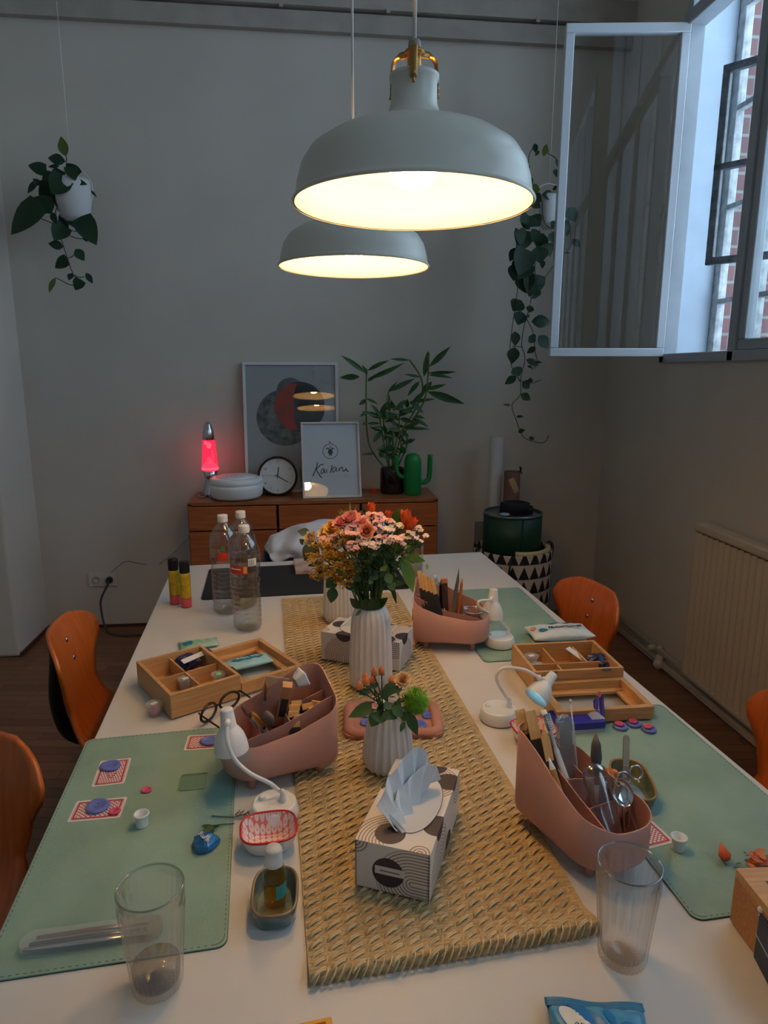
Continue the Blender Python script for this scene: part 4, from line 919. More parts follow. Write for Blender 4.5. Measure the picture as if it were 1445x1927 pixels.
sprig('dry grassy seed head at the upper left of the bouquet', [(440, 200, 330, 130, 14, .02), (440, 200, 310, 180, 12, .02), (450, 200, 360, 110, 12, .02), (470, 190, 400, 120, 12, .02), (480, 200, 470, 30, 22, .02), (490, 190, 545, 80, 20, .02), (460, 190, 430, 110, 12, .02), (450, 210, 350, 220, 12, .02), (480, 190, 520, 130, 12, .02), (430, 190, 340, 150, 10, .02)], STRAWY)
def rsprig(label, n, x0, x1, y0, y1, m, w=(40, 90), L=(60, 150)):
    sprig(label, [(lambda x, y, a, l_: (x, y, x+cos(a)*l_, y+sin(a)*l_, fr_.uniform(*w), fr_.uniform(-.07, .05)))(fr_.uniform(x0, x1), fr_.uniform(y0, y1), fr_.uniform(0, 2*pi), fr_.uniform(*L)) for _ in range(n)], m)
rsprig('dense dark leaves in the heart of the big bouquet', 60, 620, 960, 560, 960, DGRN)
rsprig('green leaves at the right centre of the big bouquet', 50, 760, 1200, 440, 760, LGRN, (14, 40), (50, 110))
rsprig('narrow dark leaves under the pink heads', 60, 560, 1180, 400, 700, DGRN, (10, 26), (50, 120))
rsprig('dark lower leaves behind the goldenrod', 34, 300, 700, 640, 960, DGRN, (30, 80), (60, 130))
sprig('broad dark leaves standing in the vase mouth', [(700, 1250, 640, 1120, 90, -.03), (720, 1250, 720, 1100, 80, -.035), (750, 1250, 780, 1120, 90, -.03), (600, 1230, 470, 1120, 80, -.02), (760, 1230, 900, 1110, 80, -.02), (640, 1240, 600, 1130, 60, -.03), (800, 1240, 810, 1140, 60, -.02), (940, 940, 1000, 1190, 40, -.02), (600, 1250, 530, 1325, 34, -.04), (680, 1240, 690, 1130, 90, -.0), (770, 1240, 760, 1150, 80, .0)], DGRN)
mb = MB(); 
for i in range(26):
    a = fr_.uniform(0, 2*pi); r0 = fr_.uniform(.005, .028); mb.tube([(r0*cos(a), r0*sin(a), 0), (r0*cos(a)*1.2, r0*sin(a)*1.2, .05), (r0*cos(a)*2.4, r0*sin(a)*1.9, .12+.04*fr_.random())], .0017, 5)
t = thing('flower_stems', 'bundle of green stems rising from the tall vase mouth', 'stems', (VT.x, VT.y, VT.z+.16), group=None); t['kind'] = 'stuff'; mb.build('stems', GREENST, t)
# small bouquet, crop (580..900,1140..1500) at 4.516
def cs(x, y, dy=0.): return PY(580+x/4.516, 1140+y/4.516, VS.y+dy)
G2 = 'stems in the small vase'
def sm(kind, label, cat, x, y, dy): 
    b = V((VS.x+fr_.uniform(-.012, .012), VS.y+fr_.uniform(-.012, .012), VS.z+.09)); t = thing(kind, label, cat, b, 0, G2); return t, cs(x, y, dy)-b
t, h = sm('green_pompon', 'bright green fuzzy pompon flower in the small vase', 'flower', 915, 810, -.02)
stem_to(t, V(), h).build('stem', GREENST, t)
mb = MB(); R_ = .0265; mb.ball(h, R_*.75, 16)
for i in range(1500):
    z = fr_.uniform(-1, 1); a = fr_.uniform(0, 2*pi); s_ = math.sqrt(1-z*z); d = V((s_*cos(a), s_*sin(a), z)); e_ = V((-sin(a), cos(a), 0))
    p = h+d*R_*.7; q = h+(d+e_*fr_.uniform(-.15, .15)+V((0, 0, fr_.uniform(-.1, .1))))*R_*fr_.uniform(.95, 1.15); w_ = e_*.0007
    mb._f([mb.v(p-w_), mb.v(p+w_), mb.v(q)])
mb.build('fuzzy_head', mat('lime_fuzz', (128, 178, 44), .7, col2=(96, 150, 30), nscale=60), t)
berries = [(560, 560), (622, 552), (483, 610), (490, 648), (545, 632), (705, 635), (432, 682)]
for i, (x, y) in enumerate(berries):
    t, h = sm('berry_stem', ['orange berry second from top on its dark stem', 'topmost orange berry in the small vase', 'orange berry above the left pair', 'orange berry left of centre, lower of the pair', 'orange berry partly hidden behind the left pair', 'orange berry beside the yellow flower', 'leftmost orange berry in the small vase'][i], 'berry', x, y, .01*(i % 3)-.01)
    mb = stem_to(t, V(), h-V((0, 0, .009)), r=.0012)
    for k in range(5): a = k*1.26; q = h-V((0, 0, .008)); mb.leaf(q, q+V((cos(a)*.007, sin(a)*.007, .001)), .006, nrm=(0, 0, 1))
    mb.build('stem', mat('berry_stem_green', (54, 66, 32), .6), t)
    mb = MB(); mb.lathe([(0, -.009), (.0045, -.007), (.006, -.001), (.0052, .004), (.003, .008), (.0006, .0105), (0, .012)], 12, h); mb.build('berry', mat('orange_berry', (234, 134, 70), .35, coat=.3), t)
t, h = sm('small_carnation', 'pale apricot flower behind the green pompon', 'flower', 800, 635, .01); stem_to(t, V(), h).build('stem', GREENST, t)
mb = MB(); frill(mb, h, .019, 10, 4, V((0, -.7, .7)), .8); mb.build('bloom', mat('apricot_petal', (244, 200, 146), .6), t)
for x, y, lb, m, r_ in ((715, 785, 'white and pink sweet william in the small vase', WPINK, .008), (565, 850, 'pink bud on the left of the small vase', LPINK, .007), (690, 855, 'tiny white bud beside the pompon', WPINK, .004), (745, 872, 'tiny white bud under the pompon', WPINK, .004)):
    t, h = sm('small_blossom', lb, 'flower', x, y, -.03); stem_to(t, V(), h, r=.0008).build('stem', GREENST, t); mb = MB()
    for k in range(4 if r_ > .0075 else 1): frill(mb, h+V((fr_.uniform(-.009, .009), 0, fr_.uniform(-.004, .004)))*(1 if r_ > .0075 else 0), r_, 5, 1, V((0, -1, .5)), .3, 1.1)
    mb.build('petals', m, t)
t, h = sm('leaf_sprig', 'broad dark green leaves around the small vase mouth', 'foliage', 600, 830, -.02); o = V(t.location); stem_to(t, V(), h).build('stem', GREENST, t); mb = MB()
for x0, y0, x1, y1, w_, dy in ((600, 830, 335, 945, 110, -.02), (780, 700, 610, 780, 150, .0), (800, 690, 690, 700, 90, .01), (600, 900, 530, 1030, 110, -.04), (680, 950, 530, 930, 100, -.045), (830, 880, 935, 1110, 90, -.03), (780, 950, 850, 920, 80, -.03), (700, 900, 620, 960, 80, -.05), (720, 850, 800, 940, 90, -.05), (600, 660, 510, 700, 50, .0), (520, 720, 430, 750, 60, .0), (640, 900, 760, 960, 80, -.05), (700, 830, 640, 870, 70, -.04), (820, 980, 780, 1075, 40, -.05), (730, 820, 790, 860, 90, -.03), (560, 880, 640, 840, 70, -.02)):
    mb.leaf(cs(x0, y0, dy)-o, cs(x1, y1, dy-.01)-o, w_*.00024, nrm=(fr_.uniform(-.4, .4), -1, fr_.uniform(.2, .9)), droop=.15)
for i in range(70):
    x, y = fr_.uniform(560, 860), fr_.uniform(750, 950); a = fr_.uniform(0, 2*pi); L = fr_.uniform(30, 70); dy = fr_.uniform(-.05, .01); mb.leaf(cs(x, y, dy)-o, cs(x+cos(a)*L, y+sin(a)*L, dy)-o, .003, nrm=(0, -1, .4))
mb.build('leaves', DGRN, t)
# ------------------------------------------------------------------ tissue boxes
def arcs_mat():
    """beige card with fine concentric arches and dark dots is printed on the faces"""
    m = bpy.data.materials.new('arch_print_card'); m.use_nodes = True; nt = m.node_tree; L = nt.links; b = nt.nodes['Principled BSDF']; b.inputs['Roughness'].default_value = .5
    uv = nt.nodes.new('ShaderNodeUVMap'); sp = nt.nodes.new('ShaderNodeSeparateXYZ'); L.new(uv.outputs[0], sp.inputs[0])
    def mth(op, a, b_=None, c_=None):
        n = nt.nodes.new('ShaderNodeMath'); n.operation = op
        for i, x in enumerate((a, b_, c_)):
            if x is None: continue
            if isinstance(x, (int, float)): n.inputs[i].default_value = x
            else: L.new(x, n.inputs[i])
        return n.outputs[0]
    X, Y = sp.outputs[0], sp.outputs[1]
    def dist(cx_, cy_): return mth('SQRT', mth('ADD', mth('POWER', mth('SUBTRACT', X, cx_), 2), mth('POWER', mth('SUBTRACT', Y, cy_), 2)))
    def arch(cx_, cy_, R_, dr_, bd):   # half rings with straight legs running in direction dr_
        A_, B_ = (Y, X) if dr_[0] in 'UD' else (X, Y); ca, cb_ = (cy_, cx_) if dr_[0] in 'UD' else (cx_, cy_)
        dx = mth('ABSOLUTE', mth('SUBTRACT', B_, cb_)); leg = mth('LESS_THAN' if dr_ in ('D', 'L') else 'GREATER_THAN', A_, ca); d = dist(cx_, cy_)
        if dr_ == 'O': leg = 0.0
        dd = mth('ADD', mth('MULTIPLY', leg, dx), mth('MULTIPLY', mth('SUBTRACT', 1, leg), d))
        r_ = mth('MULTIPLY', mth('LESS_THAN', dd, R_), mth('GREATER_THAN', mth('FRACT', mth('MULTIPLY', dd, 1/.0052)), .52))
        for ax_, op, v_ in ((X, 'GREATER_THAN', bd[0]), (X, 'LESS_THAN', bd[1]), (Y, 'GREATER_THAN', bd[2]), (Y, 'LESS_THAN', bd[3])): r_ = mth('MULTIPLY', r_, mth(op, ax_, v_))
        return r_
    lines = None
    for cx_, cy_, R_, dr_, bd in TB_ARCH:
        a = arch(cx_, cy_, R_, dr_, bd); lines = a if lines is None else mth('MAXIMUM', lines, a)
    dots = None
    for cx_, cy_, R_ in TB_DOTS:
        a = mth('LESS_THAN', dist(cx_, cy_), R_); dots = a if dots is None else mth('MAXIMUM', dots, a)
    m1 = nt.nodes.new('ShaderNodeMix'); m1.data_type = 'RGBA'; L.new(lines, m1.inputs[0]); m1.inputs[6].default_value = lin((222, 214, 206)); m1.inputs[7].default_value = lin((160, 140, 126))
    m2 = nt.nodes.new('ShaderNodeMix'); m2.data_type = 'RGBA'; L.new(dots, m2.inputs[0]); L.new(m1.outputs[2], m2.inputs[6]); m2.inputs[7].default_value = lin((56, 48, 56))
    L.new(m2.outputs[2], b.inputs['Base Color']); return m
TW, TL_, TH_ = .116, .222, .078
# uv plan in metres: top face u in 0..TW, v in 0..TL; front (near end) below v in -TH..0; right side u in TW..TW+TH; back v>TL ; left u<0
TB_ARCH = [(.089, -.056, .056, 'R', (0, TW, -TH_, 0)), (0, .0, .022, 'O', (0, TW, -TH_, 0)), (.055, .012, .062, 'O', (0, .045, 0, .075)), (.076, .176, .047, 'L', (0, TW, .125, TL_)), (.10, -.0, .016, 'O', (0, TW, 0, .02)),
           (TW+.062, .064, .056, 'R', (TW, 1, 0, .125)), (TW+.004, .205, .042, 'O', (TW, 1, .14, 1)), (.06, TL_+.06, .05, 'U', (0, TW, TL_, 1)), (-.062, .15, .056, 'L', (-1, 0, .09, TL_))]
TB_DOTS = [(.047, .028, .0235), (.052, -.045, .0245), (TW-.004, .066, .024), (TW-.012, .182, .023), (TW+.075, .13, .02), (-.01, .15, .022), (.07, TL_-.003, .024), (-.075, .06, .02)]
ARCM = arcs_mat()
def tissue_box(label, loc, rz, tis):
    t = thing('tissue_box', label, 'tissue box', loc, rz, 'patterned tissue boxes on the runner')
    me = bmesh.new(); uvl = me.loops.layers.uv.new('UVMap')
    a = [V((x, y, z)) for z in (0, TH_) for x, y in ((-TW/2, -TL_/2), (TW/2, -TL_/2), (TW/2, TL_/2), (-TW/2, TL_/2))]
    vv = [me.verts.new(p) for p in a]
    def face(ids, f):
        q = me.faces.new([vv[i] for i in ids])
        for l in q.loops: l[uvl].uv = f(l.vert.co)
    X = lambda p: p.x+TW/2; Y = lambda p: p.y+TL_/2
    face((4, 5, 6, 7), lambda p: (X(p), Y(p))); face((0, 1, 5, 4), lambda p: (X(p), p.z-TH_)); face((1, 2, 6, 5), lambda p: (TW+TH_-p.z, Y(p)))
    face((2, 3, 7, 6), lambda p: (X(p), TL_+TH_-p.z)); face((3, 0, 4, 7), lambda p: (-(TH_-p.z), Y(p))); face((3, 2, 1, 0), lambda p: (9, 9))
    m_ = bpy.data.meshes.new('carton'); me.to_mesh(m_); me.free(); m_.materials.append(ARCM); o = bpy.data.objects.new('carton', m_); C.objects.link(o); o.parent = t
    mb = MB(); mb.box((.043-TW/2+.012, -TL_/2-.0007, .036), (.046, .001, .0125), rz=0); mb.build('label_strip', mat('cream_label', (214, 206, 198), .5), t)
    mb = MB(); mb.box((.043-TW/2+.012, -TL_/2-.0014, .036), (.030, .0006, .002)); mb.build('label_print', mat('grey_ink', (0, 0, 0)), t)
    for s_ in (-1, 1): mb = MB(); mb.box((s_*(TW/2-.002), -TL_/2-.0004, TH_/2), (.0006, .0012, TH_)); mb.build('card_seam', mat('card_seam', (70, 55, 50), .6), t)
    # oval opening
    mb = MB(); mb.lathe([(0, 0), (1, 0)], 40, (0.012, 0, TH_+.0006), Matrix.Diagonal((.036, .075, 1))); mb.build('oval_window', mat('window_film', (226, 220, 212), .25), t)
    mb = MB(); mb.tube([(.012+.0362*cos(a_), .0752*sin(a_), TH_+.0006) for a_ in [i*2*pi/48 for i in range(48)]], .0005, 4, closed=True); mb.build('oval_edge', mat('card_seam', (0, 0, 0)), t)
    # tissue: folded sheet standing in the slot
    TIS = mat('tissue_paper', (232, 236, 240), .9, bump=.15, bscale=60)
    # pleated sheet: sharp vertical folds between a slot line and a slanted top edge
    B_ = [(.002, -.078), (-.012, -.066), (.002, -.054), (-.010, -.042), (.006, -.028), (-.006, -.014), (.010, .0), (-.002, .014), (.012, .028), (.004, .042)]
    T1 = [(-.004, -.078, .004), (-.040, -.062, .026), (-.030, -.048, .048), (-.030, -.034, .062), (-.018, -.022, .070), (-.014, -.006, .080), (-.002, .006, .087), (.006, .018, .092), (.018, .028, .074), (.022, .044, .03)]
    if tis == 2: T1 = [(x, y, z*.62) for x, y, z in T1]
    def sheet(dx, dy, kz):
        def f(u, v):
            i_ = u*9; a_ = min(int(i_+1e-6), 8); q_ = i_-a_
            b0 = V(B_[a_]+(0,)).lerp(V(B_[a_+1]+(0,)), q_); t0 = V(T1[a_]).lerp(V(T1[a_+1]), q_); t0.z *= kz
            p_ = b0.lerp(t0, v); return V((p_.x+dx*(.3+.7*v), p_.y+dy*v, TH_+p_.z+.002*sin(u*31+v*6)*v))
        return f
    mb = MB(); mb.grid(sheet(0, 0, 1), 28, 8, sm=False); mb.grid(sheet(.016, .004, .66), 28, 8, sm=False)
    mb.build('tissue', TIS, t, solid=.0005)
    return t
q = [T(666, 1582, TT+.086), T(812, 1606, TT+.086), T(867, 1453, TT+.086), T(743, 1428, TT+.086)]; ce = (q[0]+q[1]+q[2]+q[3])/4
lz = ang((q[0]+q[1])/2, (q[2]+q[3])/2)-pi/2
tissue_box('nearer patterned tissue box with a tissue sticking up, by the small vase', (ce.x, ce.y, TT+.009), lz, 1)
q = [T(594, 1199, TT+.084), T(750, 1222, TT+.084), T(783, 1190, TT+.084), T(645, 1162, TT+.084)]
# long side faces the camera
tissue_box('rear patterned tissue box behind the tall white vase', (.144, 1.702, TT+.009), ang(q[0], q[1])-pi/2, 2)

# ------------------------------------------------------------------ organisers
ROSE = mat('dusty_rose_plastic', (190, 140, 126), .5)
OL, OW = .215, .142
def organizer(label, c, rz, flip=1, hf=1, ck=1.3):
    t = thing('desk_organizer', label, 'organizer', (c[0], c[1], TT), rz, 'dusty pink desk organisers')
    foot_z = .026
    # outline: high end (x=-L/2) nearly flat, low end round
    pts = []; r1, r2 = .024, .062
    for cx_, cy_, r_, a0 in ((OL/2-r2, OW/2-r2, r2, 0), (-OL/2+r1, OW/2-r1, r1, 90), (-OL/2+r1, -OW/2+r1, r1, 180), (OL/2-r2, -OW/2+r2, r2, 270)):
        for i in range(9): a = math.radians(a0+90*i/8); pts.append(V((cx_+r_*cos(a), flip*(cy_+r_*sin(a)), 0)))
    ring = []
    for a, b in zip(pts, pts[1:]+pts[:1]):
        n = max(1, int((b-a).length/.008))
        for i in range(n): ring.append(a.lerp(b, i/n))
    def top(x, y):
        s_ = (x+OL/2)+ck*(y*hf+OW/2); F = [(-1, .18), (0, .18), (.03, .178), (.07, .161), (.12, .134), (.18, .111), (.26, .098), (.4, .092), (2, .09)]
        for (a, b), (c_, d_) in zip(F, F[1:]):
            if a <= s_ <= c_: return b+(d_-b)*(s_-a)/(c_-a)
        return .09
    N = len(ring); mb = MB(); W2 = .0022
    ce = V((0, 0, 0))
    def inn(p, d): l = p.length; return p*(1-d/l)
    prof = lambda p: [(inn(p, .012), foot_z), (inn(p, .003), foot_z+.004), (p, foot_z+.014), (p, top(p.x, p.y)), (inn(p, W2), top(p.x, p.y)), (inn(p, W2), foot_z+.006)]
    rows = [[mb.v((q.x, q.y, z)) for q, z in prof(p)] for p in ring]
    for i in range(N):
        A, B = rows[i], rows[(i+1) % N]
        for k in range(5): mb._f([A[k], B[k], B[k+1], A[k+1]], k != 3 and k != 4)
    mb._f([r_[0] for r_ in rows][::-1]); mb._f([r_[5] for r_ in rows])
    mb.build('container', ROSE, t)
    def wall(p0, p1, h0, h1, th=.002):
        mb = MB(); p0, p1 = V(p0+(0,)), V(p1+(0,)); d = (p1-p0).normalized(); nn = V((-d.y, d.x, 0))*th/2; v_ = []
        n = 8; rows = []
        for i in range(n+1):
            k = i/n; p = p0.lerp(p1, k); z = min(h0+(h1-h0)*k, top(p.x, p.y)-.004)
            rows.append([mb.v(p+nn+V((0, 0, foot_z+.006))), mb.v(p+nn+V((0, 0, z))), mb.v(p-nn+V((0, 0, z))), mb.v(p-nn+V((0, 0, foot_z+.006)))])
        for A, B in zip(rows, rows[1:]):
            for k in range(4): mb._f([A[k], B[k], B[(k+1) % 4], A[(k+1) % 4]])
        mb._f(rows[0]); mb._f(rows[-1][::-1]); mb.build('divider', ROSE, t)
    f = flip
    wall((-OL/2+.003, -f*.030), (OL/2-.014, -f*.034), .150, .086); wall((-.02, -f*.031), (-.02, f*(OW/2-.003)), .112, .112); wall((.035, -f*.031), (.035, f*(OW/2-.003)), .095, .095)
    wall((-OL/2+.003, f*.022), (-.02, f*.022), .14, .112)
    for x in (-.07, .06):
        for y in (-.045, .045): mb = MB(); mb.cyl((x, y*(.9 if x > 0 else 1), foot_z+.004), (x*1.02, y*(.9 if x > 0 else 1)*1.02, 0.002), .0085, .0062); mb.build('foot', ROSE, t)
    return t
OR = organizer('dusty pink organizer at the near right, behind the right drinking glass', (.437, .938), math.radians(-70), 1)
OLf = organizer('dusty pink organizer on the left, beside the white lamp with spectacles', (-.076, 1.208), math.radians(197), -1, 1, .67)
OF = organizer('dusty pink organizer farthest back, beside the farthest white lamp', (.393, 1.785), math.radians(-13), 1, -1, .75)
def item(kind, label, cat, p0, p1, fn, group=None):
    """slender thing from p0 (bottom) to p1 (top), built by fn(mb_factory, thing, length) along +z"""
    p0, p1 = V(p0), V(p1); t = thing(kind, label, cat, p0, 0, group); d = (p1-p0); L = d.length
    t.rotation_euler = V((0, 0, 1)).rotation_difference(d.normalized()).to_euler(); fn(t, L); return t
PALEW = mat('pale_wood_stick', (226, 184, 122), .6, col2=(212, 166, 104), nscale=10, stretch=(30, 30, 3)); DARKW = mat('black_card_sheath', (38, 38, 42), .7); GREYW = mat('grey_handle', (92, 88, 86), .5)
DIRTYB = mat('stained_wood', (120, 88, 62), .7, col2=(60, 48, 40), nscale=30); REDW = mat('red_brown_lacquer', (118, 52, 34), .3, coat=.4)
def nailfile(w=.019, th=.004, dark=.7, pt=False):
    def fn(t, L):
        mb = MB(); mb.box((0, 0, L*dark/2), (w, th, L*dark)); mb.build('dark_sleeve', DARKW, t)
        mb = MB(); 
        if pt: mb.poly([(-w*.35, L*dark), (w*.35, L*dark), (w*.35, L*.92), (0, L), (-w*.35, L*.92)], -th*.3, th*.3, R=RX(pi/2))
        else: mb.box((0, 0, L*(dark+1)/2), (w*.8, th*.7, L*(1-dark)), bev=.0004)
        mb.build('wooden_end', PALEW, t)
    return fn
def brush(m=REDW, hm=GREYW, r=.0035, head=.18, tipm=None, hr=1.6):
    def fn(t, L):
        mb = MB(); mb.lathe([(0, 0), (r*.6, 0), (r, L*.4), (r*.9, L*(1-head-.1)), (r*.8, L*(1-head))], 12); mb.build('handle', m, t)
        mb = MB(); mb.lathe([(r*.9, L*(1-head-.12)), (r*1.1, L*(1-head-.04)), (r*1.1, L*(1-head))], 12); mb.build('ferrule', STEEL, t)
        mb = MB(); mb.lathe([(r, L*(1-head)), (r*hr, L*(1-head*.6)), (r*hr*.8, L*(1-head*.3)), (0, L)], 12); mb.build('bristles', hm, t)
    return fn
def pencil(m, r=.0036, tm=None):
    def fn(t, L):
        mb = MB(); mb.lathe([(0, 0), (r, 0), (r, L*.88)], 8, sm=False); mb.build('shaft', m, t)
        mb = MB(); mb.lathe([(r, L*.88), (r*.2, L), (0, L)], 8); mb.build('tip', tm or PALEW, t)
    return fn
def toothbrush(m=mat('white_handle', (215, 220, 225), .4)):
    def fn(t, L):
        mb = MB(); mb.tube(smooth([(0, 0, 0), (0, 0, L*.4), (0, .003, L*.62), (0, 0, L*.8), (0, 0, L)]), lambda k: .0052 if k < .6 else (.003 if k < .8 else .005), 10, flat=.6, up=(0, 1, 0)); mb.build('handle', m, t)
        mb = MB(); mb.tube([(0, 0, L*.25), (0, 0, L*.45)], .0058, 10, flat=.7); mb.build('grip', mat('blue_rubber', (40, 110, 160), .5), t)
        mb = MB()
        for i in range(7):
            for j in range(3): mb.box((-.0032+.0032*j, -.009, L*.84+i*.0038), (.0026, .014, .003))
        mb.build('bristles', mat('blue_bristle', (90, 150, 195), .6, col2=(220, 230, 235), nscale=90), t)
    return fn
def xl(t, x, y, z):      # local organiser point to world
    a = t.rotation_euler.z; return V((t.location.x+x*cos(a)-y*sin(a), t.location.y+x*sin(a)+y*cos(a), TT+z))
# near right organiser: sticks, file, toothbrush, case, brushes, glasses of clear plastic spoons
Yo = .98
def R7(x, y, yy): return PY(940+x/4.014, 1300+y/4.014, yy)
zb = .034
for i, (bx_, by_, tx, ty, yy, lb, fn) in enumerate((
    (-.062, -.05, 150, 140, 1.035, 'leftmost wooden nail file with dark sleeve, stamped 225, in the near right organizer', nailfile(.022, .005, .78)),
    (-.045, -.05, 225, 150, 1.02, 'second wooden nail file with dark sleeve in the near right organizer', nailfile(.024, .005, .76)),
    (-.030, -.05, 330, 285, .99, 'shorter wooden stick leaning beside the two dark nail files', nailfile(.02, .005, .70, True)),
    (.005, -.052, 372, 505, .93, 'thin wooden stick with a printed pale end, lowest in the organizer', pencil(mat('honey_wood', (206, 142, 74), .5), .005, PAPER)))):
    it = item('wooden_file', lb, 'stick', xl(OR, bx_+.045, by_, zb), R7(tx, ty, yy), fn, 'wooden sticks in the near right organiser')
    if i == 0: text('225', .012, INK, 'stamped_number', it, (-.001, -.0034, .15), Matrix(((0, 1, 0), (0, 0, -1), (-1, 0, 0))).transposed() @ RX(0) if False else RX(pi/2) @ RZ(-pi/2))
item('toothbrush', 'white and blue toothbrush leaning up in the near right organizer', 'toothbrush', xl(OR, .03, -.02, zb), R7(330, 145, 1.03), toothbrush())
item('cotton_swab', 'thin white swab standing up in the near right organizer', 'swab', xl(OR, -.05, .04, zb), R7(536, 80, 1.03), lambda t, L: (MB().cyl((0, 0, 0), (0, 0, L), .0014, n=8).build('shaft', WHITE_PL, t), MB().ball((0, 0, L), .0026, 8, sz=1.6).build('cotton_tip', WHITE_PL, t)))
def case_fn(t, L):
    mb = MB(); mb.poly([(x, y) for x, y in rrect(.030, L, .0149, 10)], -.006, .006, R=RX(pi/2), o=(0, 0, L/2)); mb.build('clear_tube', film('frosted_clear_plastic', (215, 220, 222), .28, .15), t)
    mb = MB(); mb.poly([(x, y) for x, y in rrect(.020, L*.86, .0099, 10)], -.0025, .0025, R=RX(pi/2), o=(0, 0, L/2)); mb.build('steel_tools', STEEL, t)
item('tweezer_case', 'clear rounded case of steel tools standing in the near right organizer', 'case', xl(OR, -.045, .015, zb), R7(487, 185, 1.01), case_fn)
item('makeup_brush', 'grey tapered brush with pointed tip in the near right organizer', 'brush', xl(OR, .0, .03, zb), R7(727, 300, .975), brush(mat('clear_grey_handle', (150, 150, 150), .2), GREYW, .004, .5, hr=2.4))
item('metal_spatula', 'bronze flat spatula leaning out at the back of the near right organizer', 'spatula', xl(OR, .045, .045, zb+.01), R7(958, 335, .99), lambda t, L: MB().poly([(x, y) for x, y in rrect(.011, L, .0054, 6)], -.001, .001, R=RX(pi/2), o=(0, 0, L/2)).build('blade', mat('bronze_metal', (120, 100, 80), .35, .9), t))
def loop_fn(t, L):
    mb = MB(); mb.tube([(.0, .0, 0), (0, 0, L*.7)], .002, 6); mb.tube([(.011*cos(a), 0, L*.85+.011*sin(a)) for a in [i*pi/10 for i in range(20)]], .0018, 8, closed=True); mb.build('loop', STEEL, t)
item('steel_scissors', 'steel scissors with ring handles at the back of the near right organizer', 'scissors', xl(OR, .05, .04, zb), R7(935, 590, .94), lambda t, L: (loop_fn(t, L), MB().tube([(.022+.011*cos(a), 0, L*.95+.011*sin(a)) for a in [i*pi/10 for i in range(20)]], .0018, 8, closed=True).build('loop', STEEL, t)))
CLR = clear('clear_acrylic', (250, 252, 253), refr=False, rough=.02, gl=1.3, gk=.8)
def spoon_cover(t, L):
    mb = MB(); mb.lathe([(0, L), (.010, L*.985), (.0185, L*.93), (.021, L*.85), (.020, L*.6), (.015, L*.3), (.010, .0)], 32, sy=.75); mb.lathe([(0, L-.002), (.009, L*.98), (.0172, L*.925), (.0197, L*.85), (.0187, L*.6), (.0137, L*.3), (.009, .0)], 32, sy=.75)
    mb.build('shell', CLR, t)
item('clear_plastic_scoop', 'clear plastic dome scoop shining in the near right organizer', 'scoop', xl(OR, .085, -.005, .045), R7(690, 545, .93), spoon_cover)
def spoon(t, L):
    mb = MB(); mb.lathe([(0, -.004), (.008, -.0032), (.014, 0), (.0165, .004)], 28, (0, 0, L*.82), RX(pi/2+.25), sy=1.35); mb.build('bowl', STEEL if False else mat('mirror_steel', (225, 228, 232), .04, 1), t)
    mb = MB(); mb.tube(smooth([(0, 0, L*.62), (0, .002, L*.45), (.0, .004, L*.2), (0, 0, 0)]), .0035, 8, flat=.5); mb.build('handle', CLR, t)
item('shiny_spoon', 'mirror bright spoon head reflecting the window in the near right organizer', 'spoon', xl(OR, .10, .02, .075), R7(890, 690, .90), spoon)
# far organiser
def F3(x, y, yy): return PY(780+x/7.225, 1060+y/7.225, yy)
for i, (tx, ty, bx_) in enumerate(((60, 100, -.09), (95, 130, -.08), (135, 155, -.07), (190, 175, -.055), (235, 205, -.045))):
    item('wooden_file', ['leftmost', 'second', 'third', 'fourth', 'fifth'][i]+' nail file from the left, pale top, dark sleeve, in the farthest organizer', 'stick', xl(OF, bx_+.03, -.05, zb), F3(tx, ty, 1.80-.006*i), nailfile(.014, .005, .74, i == 3), 'nail files in the farthest organiser')
item('toothbrush', 'white and grey toothbrush in the farthest organizer', 'toothbrush', xl(OF, -.03, -.01, zb), F3(275, 160, 1.80), toothbrush())
item('marker_pen', 'black pen in the farthest organizer', 'pen', xl(OF, -.03, .0, zb), F3(355, 235, 1.80), pencil(BLACK, .0045, BLACK))
item('stick_bundle', 'broad dark block with copper top in the farthest organizer', 'block', xl(OF, -.015, -.01, zb), F3(402, 205, 1.79), lambda t, L: (MB().box((0, 0, L*.46), (.017, .012, L*.92), bev=.001).build('shaft', mat('glossy_dark_brown', (60, 34, 28), .15, coat=.5), t), MB().box((0, 0, L*.96), (.017, .012, L*.08), bev=.001).build('copper_end', mat('copper_card', (200, 130, 90), .4), t)))
item('craft_knife', 'grey scalpel with slanted blade, tallest in the farthest organizer', 'knife', xl(OF, .0, .02, zb), F3(598, 70, 1.84), lambda t, L: MB().poly([(-.005, 0), (.005, 0), (.006, L*.8), (.001, L), (-.006, L*.62)], -.002, .002, R=RX(pi/2)).build('blade', GREYW, t))
item('paint_brush', 'orange handled brush at the back of the farthest organizer', 'brush', xl(OF, .015, .03, zb), F3(648, 205, 1.84), pencil(mat('orange_lacquer', (190, 96, 40), .3), .0045, mat('orange_lacquer', (0, 0, 0))))
cb = thing('red_print_card', 'small cream box with red print behind the farthest organizer', 'box', (.50, 1.95, TT+.0035), -.35)
mb = MB(); mb.box((0, 0, .02), (.11, .03, .04), bev=.001); mb.build('carton', mat('cream_card', (216, 190, 168), .6), cb)
text('RIOBBIN', .017, mat('dark_red_ink', (140, 40, 36), .6), 'red_print', cb, (0, -.0155, .02), RX(pi/2))
t = thing('clear_ring_jar', 'clear shiny plastic jar rim inside the farthest organizer', 'jar', xl(OF, .06, -.0, .05)); mb = MB(); mb.lathe([(.026, 0), (.028, .045), (.031, .047), (.031, .053), (.028, .053), (.026, .045), (.024, 0)], 32); mb.build('jar_wall', CLR, t)
